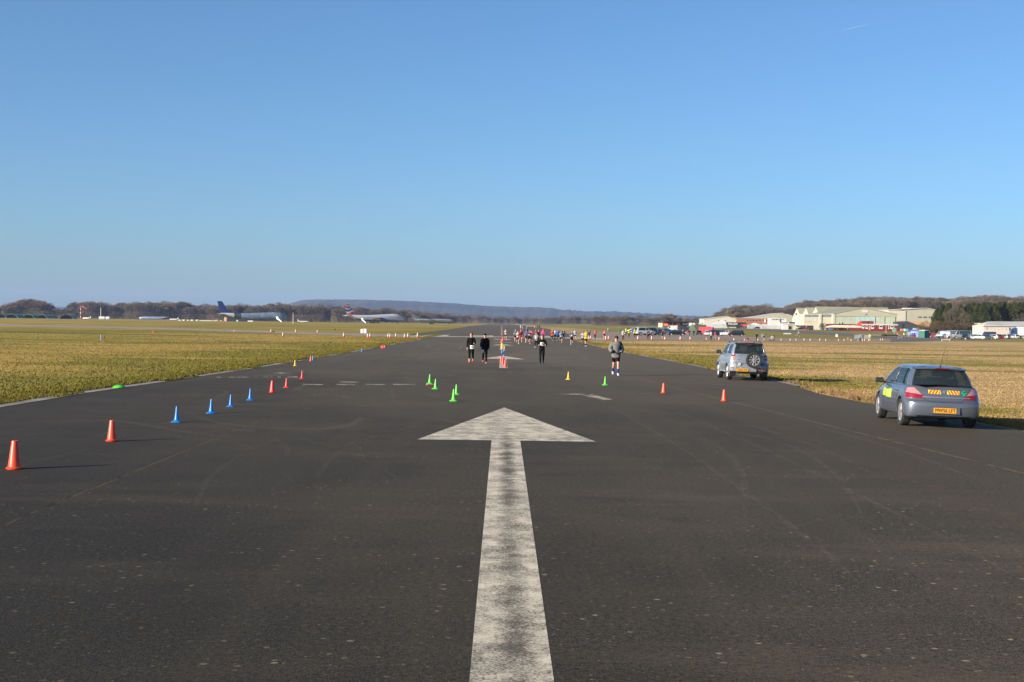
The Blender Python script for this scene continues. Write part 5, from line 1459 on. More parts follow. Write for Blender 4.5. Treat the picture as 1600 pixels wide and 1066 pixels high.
# ---- the silver three door off-roader with a spare wheel on its tailgate
def offroader():
    t = empty('parked_car')
    M = paint_mat('pale_silver_blue_paint', (.29, .325, .36), .5, .28)
    MG = mat('grey_plastic_cladding', (.20, .215, .235), .5, .2)
    sp = dict(hw=.865, wr=.345, wz=.345, axles=(-1.14, 1.14), scuttle=.75, arch=.07, body=[
        dict(yr=-1.80, yf=1.80, w=.78, rc=.14, fc=.25, z=.36), dict(yr=-1.87, yf=1.88, w=.84, rc=.2, fc=.32, z=.40),
        dict(yr=-1.90, yf=1.93, w=.865, rc=.28, fc=.42, z=.50), dict(yr=-1.90, yf=1.94, w=.865, rc=.30, fc=.46, z=.64), dict(yr=-1.885, yf=1.92, w=.86, rc=.30, fc=.5, z=.72),
        dict(yr=-1.80, yf=1.88, w=.85, rc=.22, fc=.52, z=.76, rb=.02, tw=.03), dict(yr=-1.79, yf=1.84, w=.845, rc=.22, fc=.52, z=[(-2, .90), (1, .90), (1.9, .86)], rb=.02, tw=.05),
        dict(yr=-1.77, yf=1.75, w=.82, rc=.20, fc=.5, z=[(-2, 1.05), (.8, 1.04), (1.8, .95)], rb=.02, tw=.08), dict(yr=-1.74, yf=1.66, w=.78, rc=.18, fc=.5, z=[(-2, 1.15), (.7, 1.11), (1.7, 1.0)], rb=.02, tw=.12)],
        cabin=dict(zb=1.155, zt=1.555, wb=.765, wt=.625, bulge=.02, rb=.02, rwt=.90,
                   yb=[-1.74, -1.73, -1.69, -1.64, -1.56, -1.45, -.92, -.55, -.42, .72, .84, .92, 1.02, 1.06],
                   yt=[-1.56, -1.55, -1.52, -1.48, -1.42, -1.30, -.92, -.52, -.44, .16, .26, .34, .42, .45]))
    b = make_body(sp, 'body', M, t); r_ = cabin(sp, t, M, True, name='roof')
    bv = [bvh_of(b), bvh_of(r_)]
    # dark lip over the rear window and roof rails
    MB().rings([[(-.60, -1.60, 1.60), (0, -1.66, 1.63), (.60, -1.60, 1.60)], [(-.60, -1.62, 1.555), (0, -1.68, 1.58), (.60, -1.62, 1.555)], [(-.60, -1.52, 1.56), (0, -1.55, 1.58), (.60, -1.52, 1.56)], [(-.60, -1.35, 1.63), (0, -1.35, 1.655), (.60, -1.35, 1.63)], [(-.60, -1.60, 1.60), (0, -1.66, 1.63), (.60, -1.60, 1.60)]], closed=False).build('rear_spoiler', BLACK, t)
    MB().bev(-.09, .09, -1.70, -1.672, 1.565, 1.585, .004).build('high_brake_light', RED_LENS, t)
    for s in (-1, 1):
        MB().tube([(s * .545, -1.42, 1.61), (s * .555, -1.36, 1.685), (s * .57, -.4, 1.70), (s * .55, .20, 1.665), (s * .54, .27, 1.60)], .022, 8).build('roof_rail', mat('rail_grey', (.05, .055, .06), .5), t, smooth=60)
        patch(bv, [(s * .745, 1.13), (s * .64, 1.14), (s * .64, 1.05), (s * .785, 1.04)], 'tail_light', RED_LENS, t, off=.014, n=4, k=4)
        patch(bv, [(s * .785, 1.04), (s * .64, 1.05), (s * .64, .965), (s * .80, .96)], 'tail_light', CLR_LENS, t, off=.015, n=4, k=3)
        patch(bv, [(s * .80, .96), (s * .64, .965), (s * .65, .87), (s * .81, .875)], 'tail_light', AMB_LENS if s < 0 else RED_LENS, t, off=.014, n=4, k=3)
        patch([bv[0]], [(s * .84, .745), (s * .60, .755), (s * .56, .42), (s * .82, .42)], 'bumper_corner', MG if s < 0 else MG, t, off=.016, n=5, k=6)
        patch([bv[0]], [(s * .80, .565), (s * .68, .56), (s * .68, .515), (s * .80, .52)], 'reflector', RED_LENS, t, off=.022, n=3, k=2)
        MB().bev(s * .70 - .14, s * .70 + .14, -1.60, -1.56, .16, .50, .02).build('mud_flap', BLACK, t)
        mi = MB().bev(-.11, .11, -.06, .06, -.085, .085, .035).build('wing_mirror', mat('mirror_shell_teal', (.03, .06, .075), .3), t, smooth=60); mi.location = (s * .95, .66, 1.19)
        MB().box(-.09, .09, -.065, -.061, -.065, .065).build('mirror_glass', GLASS_DARK, mi)
        MB().tube([(s * -.06, .02, -.05), (s * -.16, .03, -.09)], .03, 8).build('mirror_arm', BLACK, mi)
        ax = 'right' if s > 0 else 'left'
        patch([bv[0]], [(.70, 1.08), (.71, 1.08), (.68, .44), (.67, .44)], 'door_gap', BLACK, t, ax, .0015, 1, 8)
        patch([bv[0]], [(-.60, 1.12), (-.59, 1.12), (-.56, .44), (-.57, .44)], 'door_gap', BLACK, t, ax, .0015, 1, 8)
        MB().tube([(s * .852, -.42, 1.0), (s * .89, -.40, 1.002), (s * .89, -.25, 1.002), (s * .852, -.23, 1.002)], .015, 8).build('door_handle', M, t, smooth=60)
        MB().bev(min(s * .80, s * .90), max(s * .80, s * .90), -.72, .72, .33, .40, .02).build('side_step', MG, t)
        MB().blob((s * .58, 1.62, .82), (.17, .18, .09), 14, 8).build('headlight', CLR_LENS, t, smooth=180)
        for y in sp['axles']:
            wr = sp['wr'] + .065; rs = []
            for q in range(25):
                an = math.pi * (-.04 + 1.08 * q / 24); rr = wr
                h_ = bv[0].ray_cast(Vector((s * 4, y + math.cos(an) * (rr + .03), .345 + max(.05, math.sin(an)) * (rr + .03))), Vector((-s, 0, 0)))
                xx = h_[0].x if h_[0] is not None else s * .84
                c_, n_ = math.cos(an), math.sin(an)
                rs.append([(xx + s * .004, y + c_ * (rr + .085), .345 + n_ * (rr + .085)), (xx + s * .026, y + c_ * (rr + .06), .345 + n_ * (rr + .06)), (xx + s * .028, y + c_ * rr, .345 + n_ * rr), (xx - s * .06, y + c_ * rr, .345 + n_ * rr)])
            MB().rings(rs, True, True).build('wheel_arch', M, t, smooth=50)
    patch([bv[0]], [(-.58, .755), (.62, .755), (.62, .742), (-.58, .742)], 'tailgate_gap', BLACK, t, off=.003, n=10, k=1)
    patch([bv[0]], [(-.56, 1.11), (-.36, 1.11), (-.38, 1.045), (-.56, 1.045)], 'tailgate_handle', CHROME, t, off=.018, n=3, k=2)
    patch([bv[0]], [(-.53, .92), (-.42, .92), (-.42, .89), (-.53, .89)], 'tailgate_lettering', mat('grey_badge', (.12, .13, .14), .4), t, off=.006, n=3, k=1)
    patch([bv[0]], [(.50, .72), (.58, .72), (.58, .64), (.50, .64)], 'badge', mat('dark_blue_badge', (.03, .05, .2), .4), t, off=.008, n=3, k=2)
    st = MB().lathe([(.0, -1.925), (.063, -1.925), (.066, -1.90)], 20, (-.46, 0, .70), 'y').build('round_sticker', WHITE, t)
    MB().bev(-.50, -.42, -1.929, -1.926, .69, .71, .003).build('sticker_band', mat('pink_print', (.5, .12, .12), .5), st)
    MB().bev(-.42, -.42 + .72, -1.925, -1.88, .385, .60, .02).build('lower_bumper', MG, t)
    pl = MB().bev(-.59, -.07, -1.95, -1.935, .395, .515, .004).build('number_plate', PLATE_Y, t)
    text_mb('HK05 FVK', .105, 'plate_lettering', mat('plate_print', (.10, .05, .01), .5), pl, Matrix.Translation((-.33, -1.951, .455)) @ Matrix.Rotation(math.pi / 2, 4, 'X') @ Matrix.Diagonal((.94, 1.05, 1, 1)), bold=0)
    MB().bev(-.64, -.595, -1.945, -1.92, .40, .55, .01).build('plate_light', CLR_LENS, t)
    MB().bev(.38, .56, -1.925, -1.89, .50, .565, .01).build('fog_light', RED_LENS, t)
    MB().bev(-.58, .60, -1.88, -1.70, .30, .40, .03).build('rear_valance', BLACK, t)
    MB().tube([(.40, -1.4, .28), (.40, -1.84, .27)], .032, 10).build('exhaust', STEEL, t)
    # spare wheel, outer face to the rear
    sw = empty('tmp'); bpy.data.objects.remove(sw)
    w_ = wheel(t, .155, -1.94, .90, .345, .20, 1, 9, name='spare_wheel'); w_.rotation_euler = (0, 0, -math.pi / 2)
    MB().tube([(.155, -1.75, .90), (.155, -1.95, .90)], .10, 12).build('spare_wheel_mount', BLACK, t)
    for y in sp['axles']:
        for s in (1, -1): wheel(t, s * .765, y, .345, .345, .215, s, 6)
    MB().box(-.70, .70, -1.5, 1.5, .34, .38).build('underside', BLACK, t)
    MB().tube([(-.76, -1.14, .345), (.76, -1.14, .345)], .05, 10).build('rear_axle', BLACK, t)
    seats(t, (-.75, .25), .95, 1.28, .48)
    MB().tube([(0, .2, 1.655), (.0, .1, 1.80)], .006, 5).build('aerial', BLACK, t)
    return t
car = offroader()
rl = P(1138.3, 593.2)
hd = R(1.2); car.rotation_euler = (0, R(1.0), hd)
cx, cy = rl.x + .78 * math.cos(hd) - 1.14 * math.sin(hd), rl.y + .78 * math.sin(hd) + 1.14 * math.cos(hd)
car.location = (cx, cy, terrain(cx, cy) + .012)
tag(car, 'silver off-roader with a spare wheel on its tailgate, parked farther up the right edge', 'car', 'two cars parked on the right edge of the runway')
# ------------------------------------------------------------------ parked vehicles seen from afar
def far_spec(L, Wd, H, kind):
    hl = L / 2; hw = Wd / 2; bz = {'hatch': .60, 'saloon': .62, 'estate': .60, 'suv': .60, 'mpv': .58, 'van': .50}[kind] * H
    sill = .16 * H if kind != 'suv' else .22 * H
    wr = .31 if kind in ('hatch', 'saloon', 'estate', 'mpv') else .36
    nose = bz * (.80 if kind != 'van' else .88); boot = bz * (.98 if kind == 'saloon' else 1)
    zf = [(-hl, boot), (-.2 * L, bz), (.16 * L, bz * .97), (.30 * L, bz * .92), (hl, nose)]
    body = [dict(yr=-hl + .10, yf=hl - .12, w=hw * .93, rc=.2, fc=.3, z=sill), dict(yr=-hl, yf=hl, w=hw, rc=.25, fc=.4, z=sill + .14), dict(yr=-hl, yf=hl, w=hw, rc=.25, fc=.42, z=.38 * H),
            dict(yr=-hl + .06, yf=hl - .08, w=hw * .99, rc=.25, fc=.45, z=[(a, b * .88) for a, b in zf], tw=.05), dict(yr=-hl + .12, yf=hl - .25, w=hw * .92, rc=.22, fc=.45, z=zf, tw=.12)]
    ax = (-hl + .20 * L, hl - .20 * L)
    if kind == 'hatch': yb = [-.47, -.465, -.455, -.44, -.42, -.36, -.22, -.03, -.01, .20, .25, .27, .29, .30]; yt = [-.38, -.378, -.37, -.36, -.33, -.28, -.20, -.035, -.015, .06, .09, .10, .11, .12]
    elif kind == 'saloon': yb = [-.36, -.355, -.345, -.33, -.31, -.26, -.16, -.03, -.01, .18, .22, .24, .26, .27]; yt = [-.22, -.217, -.21, -.20, -.19, -.17, -.13, -.035, -.015, .03, .05, .06, .07, .08]
    elif kind in ('estate', 'suv'): yb = [-.47, -.468, -.46, -.45, -.43, -.39, -.22, -.03, -.01, .19, .24, .26, .28, .29]; yt = [-.42, -.418, -.41, -.40, -.38, -.34, -.21, -.035, -.015, .07, .10, .11, .12, .13]
    elif kind == 'mpv': yb = [-.47, -.468, -.46, -.45, -.43, -.39, -.22, -.03, -.01, .26, .31, .33, .36, .37]; yt = [-.42, -.418, -.41, -.40, -.38, -.34, -.21, -.035, -.015, .10, .14, .15, .17, .18]
    else: yb = [-.49, -.489, -.485, -.48, -.47, -.45, -.10, .12, .14, .30, .35, .37, .39, .40]; yt = [-.485, -.484, -.48, -.475, -.465, -.44, -.10, .12, .14, .22, .25, .26, .27, .28]
    dome = .10 * 1.0
    cab = dict(zb=bz - .01, zt=H - .11, wb=hw * .90, wt=hw * (.72 if kind != 'van' else .84), bulge=.02, rb=.02, yb=[v * L for v in yb], yt=[v * L for v in yt])
    return dict(hw=hw, wr=wr, wz=wr, axles=ax, scuttle=.25 * L, body=body, cabin=cab, arch=.05)
def far_car(L, Wd, H, kind, paint, solid=False, name='parked_car'):
    t = empty(name)
    sp = far_spec(L, Wd, H, kind)
    if solid: sp['cabin']['side'] = (8,); sp['cabin']['solid_rear'] = True
    make_body(sp, 'body', paint, t, False)
    cabin(sp, t, paint, False, GLASS_DARK)
    for y in sp['axles']:
        for s in (1, -1): wheel(t, s * (Wd / 2 - .11), y, sp['wr'], sp['wr'], .2, s, fine=False)
    z = sp['cabin']['zb'] * .80
    for s in (1, -1):
        MB().blob((s * (Wd / 2 - .16), -L / 2 + .05, z), (.12, .09, .12), 8, 5).build('tail_light', RED_LENS, t)
        MB().blob((s * (Wd / 2 - .26), L / 2 - .16, z * .92), (.17, .14, .09), 8, 5).build('headlight', CLR_LENS, t)
        MB().blob((s * (Wd / 2 + .06), .23 * L, sp['cabin']['zb'] + .05), (.10, .06, .07), 8, 5).build('wing_mirror', paint, t)
    MB().box(-.26, .26, -L / 2 - .012, -L / 2 + .03, .42 * H * .8, .42 * H * .8 + .11).build('number_plate', PLATE_Y, t)
    return t
P_ = {k: paint_mat('car_paint_' + k, c, .3 if k not in ('white',) else 0) for k, c in dict(white=(.42, .43, .43), silver=(.24, .255, .27), black=(.012, .013, .016), navy=(.02, .03, .07), grey=(.10, .11, .125),
      slate=(.10, .13, .18), red=(.36, .015, .025), blue=(.02, .07, .26), pale=(.32, .34, .35)).items()}
protos = {}
def kindcar(kind):
    return {'hatch': (4.1, 1.74, 1.47), 'saloon': (4.7, 1.80, 1.42), 'estate': (4.6, 1.80, 1.50), 'suv': (4.5, 1.85, 1.72), 'mpv': (4.8, 1.9, 1.78)}[kind]
GV = 'vehicles parked in rows on the concrete beyond the right grass'
def park(kind, colour, px, py, heading, label, D=None):
    if kind not in protos:
        t = far_car(*kindcar(kind), kind, P_[colour]); protos[kind] = t
    else:
        t = copy_tree(protos[kind])
    recolour(t, ('body', 'roof', 'wing_mirror'), P_[colour])
    p = P(px, py) if D is None else W(px, D)
    t.location = p + Vector((0, 0, .02)); t.rotation_euler = (0, 0, R(heading))
    tag(t, label, 'car', GV)
    return t
# heading 0 = nose up the runway (away), 90 = nose to the left, -90 = nose to the right
for q in [
 ('saloon', 'black', 1056.5, 524.6, -88, 'long black saloon side on in front of the parked rows, nose to the right'),
 ('suv', 'white', 1007.0, 524.7, -70, 'white off-roader behind the marshals, nose to the right'),
 ('hatch', 'silver', 999.6, 523.5, -30, 'silver hatchback half hidden behind the white off-roader'),
 ('suv', 'slate', 1019.0, 524.2, -62, 'slate blue off-roader right of the white one'),
 ('hatch', 'pale', 1030.5, 522.8, -50, 'pale hatchback between the slate off-roader and the dark clad runner'),
 ('suv', 'silver', 1038.5, 522.5, -35, 'silver off-roader behind the dark clad runner'),
 ('estate', 'blue', 1043.6, 522.2, -40, 'blue estate behind the nose of the black saloon'),
 ('saloon', 'navy', 983.5, 518.4, 80, 'navy saloon at the left end of the back row'),
 ('hatch', 'blue', 993.5, 520.2, 75, 'blue hatchback behind the marshal in the yellow vest'),
 ('hatch', 'white', 989.0, 519.0, 75, 'white hatchback in the back row beside the blue one'),
 ('saloon', 'black', 1004.0, 519.2, 85, 'black saloon in the back row behind the white off-roader'),
 ('estate', 'black', 1016.5, 519.0, 85, 'black estate in the back row behind the slate off-roader'),
 ('saloon', 'navy', 1027.5, 519.0, 85, 'navy saloon in the back row, fourth from its left end'),
 ('estate', 'grey', 1037.5, 518.8, 80, 'grey estate at the right end of the back row'),
 ('hatch', 'white', 1092.5, 523.8, -10, 'white hatchback with a dark rear window left of the red trailer'),
 ('suv', 'navy', 1114.5, 524.3, -40, 'navy off-roader right of the red trailer'),
 ('estate', 'navy', 1120.5, 523.6, 60, 'navy estate between the red trailer and the pale saloon'),
 ('hatch', 'white', 1106.8, 524.4, -20, 'white hatchback low in front of the red trailer'),
 ('hatch', 'grey', 1128.0, 521.8, 70, 'grey hatchback behind the pale saloon'),
 ('saloon', 'pale', 1134.5, 524.6, 60, 'pale silver saloon with its nose to the left, beside the black people carrier'),
 ('mpv', 'black', 1150.0, 525.6, 88, 'black people carrier side on at the right end of the rows, nose to the left'),
 ('hatch', 'grey', 1454.5, 527.6, 30, 'dark hatchback right of the green cabin'),
 ('hatch', 'red', 1461.0, 527.8, 20, 'red hatchback between the green cabin and the vans'),
 ('suv', 'black', 1508.5, 530.6, 150, 'black off-roader in front of the silver minibus'),
 ('hatch', 'silver', 1521.0, 529.9, 60, 'silver hatchback right of the black off-roader'),
 ('saloon', 'pale', 1529.5, 530.5, 50, 'pale saloon with its nose to the left, before the navy van'),
 ('saloon', 'grey', 1539.5, 530.4, 88, 'dark grey saloon side on before the navy van'),
 ('hatch', 'white', 1550.5, 530.2, 55, 'white hatchback between the dark grey saloon and the red estate'),
 ('estate', 'red', 1560.5, 529.4, -80, 'dark red estate before the pale low building'),
 ('hatch', 'silver', 1568.5, 529.5, 40, 'silver hatchback right of the dark red estate'),
 ('estate', 'grey', 1577.0, 529.0, 70, 'charcoal estate left of the blue lorry'),
 ('hatch', 'white', 1585.5, 529.3, 10, 'white hatchback before the wheels of the blue lorry'),
]: park(*q)
park('hatch', 'navy', 1182.5, 513.6, 85, 'dark blue saloon alone on the far grass by the palisade fence', D=880)
park('saloon', 'black', 1249.5, 516.0, 85, 'black car under the left half of the open carport', D=800)
park('estate', 'red', 1258.5, 516.0, 85, 'red car under the middle of the open carport', D=800)
park('hatch', 'grey', 1067.5, 519.6, 60, 'grey hatchback behind the dark van in the back row')

def van(L, Wd, H, paint, windows, name='van'):
    t = empty(name)
    sp = far_spec(L, Wd, H, 'van')
    if not windows: sp['cabin']['side'] = (8,); sp['cabin']['solid_rear'] = True
    make_body(sp, 'body', paint, t, False); cabin(sp, t, paint, False, GLASS_DARK)
    for y in sp['axles']:
        for s in (1, -1): wheel(t, s * (Wd / 2 - .11), y, .36, .36, .22, s, fine=False)
    for s in (1, -1):
        MB().bev(s * (Wd / 2 - .12) - .07, s * (Wd / 2 - .12) + .07, -L / 2 - .01, -L / 2 + .05, .8, 1.3, .01).build('tail_light', RED_LENS, t)
        MB().blob((s * (Wd / 2 - .26), L / 2 - .14, .95), (.17, .14, .14), 8, 5).build('headlight', CLR_LENS, t)
        MB().blob((s * (Wd / 2 + .09), .33 * L, 1.45), (.10, .06, .14), 8, 5).build('wing_mirror', BLACK, t)
    return t
def place(t, px, py, heading, label, cat, D=None, group=None):
    p = P(px, py) if D is None else W(px, D)
    t.location = p + Vector((0, 0, .02)); t.rotation_euler = (0, 0, R(heading))
    return tag(t, label, cat, group)
place(van(5.9, 2.05, 2.6, P_['silver'], True), 1502, 529.3, 84, 'silver minibus side on with dark side windows, nose to the left', 'minibus')
place(van(5.6, 2.0, 2.5, P_['white'], True), 1487, 528.3, 60, 'white van half hidden behind the silver minibus', 'van')
place(van(5.3, 2.0, 2.4, P_['slate'], False), 1474, 528.4, 55, 'silver blue van with its nose to the left before the brown bushes', 'van')
place(van(5.2, 2.0, 2.5, P_['blue'], False), 1427, 527.0, 60, 'blue van with a white roof among the crowd', 'van')
place(van(5.2, 2.0, 2.5, P_['white'], False), 1442, 526.6, 20, 'white van behind the green cabin', 'van')
place(van(5.2, 2.0, 2.2, P_['navy'], False), 1544, 528.6, 75, 'navy van behind the dark grey saloon', 'van')
place(van(5.0, 1.95, 2.2, P_['black'], False), 1066, 520.8, 75, 'black van behind the black saloon', 'van')
place(van(4.8, 1.95, 2.2, P_['white'], False), 1050, 517.0, 80, 'white van in the far back row below the black display truck', 'van')

# trailers, lorries
def wheels_row(t, ys, x, r_=.5, w_=.28):
    for y in ys:
        for s in (1, -1): wheel(t, s * x, y, r_, r_, w_, s, fine=False)
def lorry(cab_m, box_m, Lbox, Hbox, name='lorry', z0=1.1):
    """tractor nose to +y, box behind it"""
    t = empty(name)
    cb = MB(); cb.bev(-1.2, 1.2, .6, 2.7, .55, 2.9, .14); cb.prism([(.7, 2.85), (2.5, 2.85), (1.9, 3.45), (.9, 3.75), (.7, 3.75)], -1.05, 1.05, 'x')
    cb.build('cab', cab_m, t, smooth=30)
    MB().prism([(2.705, 1.75), (2.72, 1.8), (2.70, 2.75), (2.69, 2.75)], -1.05, 1.05, 'x').build('windscreen', GLASS_DARK, t)
    for s in (-1, 1):
        MB().bev(s * 1.205 - .006, s * 1.205 + .006, 1.55, 2.5, 1.8, 2.6, .004).build('side_window', GLASS_DARK, t)
        MB().bev(s * 1.36 - .06, s * 1.36 + .06, 2.45, 2.6, 1.9, 2.5, .03).build('wing_mirror', BLACK, t)
    MB().bev(-1.2, 1.2, 2.66, 2.82, .4, .95, .04).build('bumper', BLACK, t)
    MB().box(-.5, .5, -Lbox + .6, 2.2, .75, 1.0).build('chassis', BLACK, t)
    MB().bev(-1.25, 1.25, -Lbox + .3, .3, z0, z0 + Hbox, .04).build('cargo_box', box_m, t)
    wheels_row(t, (1.9, -1.2), 1.0); wheels_row(t, (-Lbox + 1.5, -Lbox + 2.8, -Lbox + 4.1), 1.0)
    return t
GL_ = 'lorries and trailers'
BLKP = mat('matt_black_panel', (.018, .019, .022), .4); ORG = mat('orange_graphic', (.70, .16, .03), .5); REDG = mat('red_graphic', (.50, .04, .03), .5); CREAM = mat('cream_panel', (.60, .55, .42), .6)
t = lorry(WHITE, BLKP, 13.2, 3.0)
place(t, 1135.5, 512, 88, 'white lorry with a black box trailer lettered PALLEX and a red swoosh at its tail', 'lorry', D=955, group=GL_)
cb = [o for o in t.children if o.name.startswith('cargo_box')][0]
text_mb('PALLEX', 1.9, 'lettering', WHITE, cb, Matrix.Translation((-1.262, -3.9, 2.95)) @ Matrix.Rotation(-math.pi / 2, 4, 'Z') @ Matrix.Rotation(math.pi / 2, 4, 'X'), .004, bold=.05)
MB().prism([(-12.6, 1.5), (-12.6, 2.9), (-10.5, 2.9), (-8.6, 2.2), (-10.8, 2.0)], -1.272, -1.252, 'x').build('red_swoosh', REDG, cb)
MB().prism([(-12.7, 1.3), (-12.7, 1.6), (-11.2, 1.8), (-10.2, 1.5)], -1.273, -1.252, 'x').build('orange_swoosh', ORG, cb)
# the black display truck, its awning open
t = empty('display_truck')
MB().bev(-1.25, 1.25, -6.8, 6.8, 1.0, 4.0, .05).build('trailer_body', BLKP, t)
MB().bev(-4.6, -1.0, -5.8, 6.6, 3.55, 3.75, .03).build('awning', BLKP, t)
for i, (y0, y1, z0, z1, m) in enumerate([(4.2, 6.6, 1.3, 2.7, ORG), (2.3, 3.6, 1.1, 1.9, REDG), (1.4, 2.2, 1.3, 3.2, ORG), (-2.2, -.2, 1.8, 3.0, ORG), (-6.2, -3.4, 2.2, 3.0, WHITE), (-.9, 1.0, 1.2, 1.8, WHITE)]):
    MB().bev(-1.28, -1.255, y0, y1, z0, z1, .004).build('side_graphic', m, t)
for y in (6.4, 0, -5.6): MB().tube([(-4.4, y, 0), (-4.4, y, 3.6)], .06, 6).build('awning_post', BLACK, t)
wheels_row(t, (-4.5, -3.3, 4.8), 1.0)
MB().bev(-1.2, 1.2, 7.0, 9.3, .6, 2.9, .15).build('cab', CREAM, t)
MB().bev(-1.0, 1.0, 9.29, 9.33, 1.7, 2.6, .004).build('windscreen', GLASS_DARK, t)
wheels_row(t, (8.4,), 1.0)
place(t, 1056, 512, 88, 'black display truck with orange graphics and a raised awning, cream cab to the left', 'display truck', D=760, group=GL_)
t = empty('container')
MB().bev(-1.22, 1.22, -3.3, 3.3, .9, 3.2, .03).build('container_box', ribbed('white_ribbed', (.55, .56, .55), .3, 1), t)
wheels_row(t, (-2, 2), 1.0); MB().box(-.4, .4, -3.1, 3.1, .55, .9).build('chassis', BLACK, t)
place(t, 1076.5, 512, 88, 'white box body right of the black display truck', 'container', D=800, group=GL_)
place(lorry(WHITE, WHITE, 5.6, 2.5), 1098, 512, 95, 'white box lorry beside the cream shed', 'lorry', D=900, group=GL_)
# olive army lorry and red covered trailer
t = empty('army_lorry'); OL = mat('olive_paint', (.045, .06, .04), .7); OLC = mat('olive_canvas', (.10, .13, .10), .9, var=.3)
MB().bev(-1.2, 1.2, 1.9, 3.6, .8, 2.5, .1).build('cab', OL, t); MB().bev(-1.0, 1.0, 3.59, 3.62, 1.6, 2.3, .004).build('windscreen', GLASS_DARK, t)
MB().prism([(-1.2, 1.0), (1.2, 1.0), (1.22, 2.6), (.9, 3.0), (-.9, 3.0), (-1.22, 2.6)], -3.6, 1.7, 'y').build('canvas_cover', OL, t)
wheels_row(t, (-2.6, -1.3, 2.7), 1.0, .55)
place(t, 1089, 516, 86, 'dark olive army lorry with a canvas back behind the crowd', 'lorry', D=560, group=GL_)
t = empty('camouflaged_stack')
MB().rings([[(-.9, -.9, 0), (.9, -.9, 0), (.9, .9, 0), (-.9, .9, 0)], [(-1.0, -.9, 1.6), (.9, -1.0, 1.7), (1.0, .9, 1.5), (-.8, .9, 1.6)], [(-.5, -.4, 3.0), (.4, -.5, 3.3), (.5, .4, 3.1), (-.4, .5, 2.9)]], True, True).build('cover', OLC, t)
MB().tube([(0, 0, 3.0), (.05, 0, 3.9)], .08, 8).build('mast', OL, t)
tag(t, 'grey green covered stack with a short mast left of the army lorry', 'covered load'); t.location = W(1081.5, 430)
t = empty('trailer')
MB().bev(-1.05, 1.05, -2.2, 2.2, .45, 2.45, .08).build('cover', mat('red_tarpaulin', (.52, .015, .03), .5, var=.15, scale=1.5), t)
MB().box(-1.0, 1.0, -2.1, 2.1, .32, .45).build('chassis', BLACK, t); MB().tube([(0, 2.1, .4), (0, 3.2, .4)], .05, 6).build('drawbar', STEEL, t)
wheels_row(t, (-.4, .4), .95, .3, .18)
place(t, 1103.5, 523.4, 70, 'bright red covered trailer among the parked cars', 'trailer', group=GL_)
# blue lorry at the right margin
t = lorry(paint_mat('lorry_blue', (.015, .05, .17)), mat('white_trailer', (.62, .63, .63), .5, var=.03), 13.4, 2.9)
place(t, 1590.5, 529.0, 82, 'blue tractor unit with a tall white box trailer at the right margin', 'lorry', group=GL_)
# green site cabin
t = empty('site_cabin'); GC1 = ribbed('green_ribbed', (.01, .12, .085), .22, 0, .6)
MB().bev(-1.15, 1.15, -1.1, 1.1, .08, 2.3, .03).build('wall', GC1, t)
MB().bev(-1.2, 1.2, -1.15, 1.15, 2.30, 2.42, .03).build('roof', mat('pale_roof', (.45, .48, .48), .6), t)
MB().bev(-.45, .45, -1.13, -1.105, .12, 2.1, .004).build('door', mat('green_door', (.02, .17, .12), .6), t)
place(t, 1443.5, 528.6, 38, 'green ribbed site cabin among the crowd and vans', 'cabin')

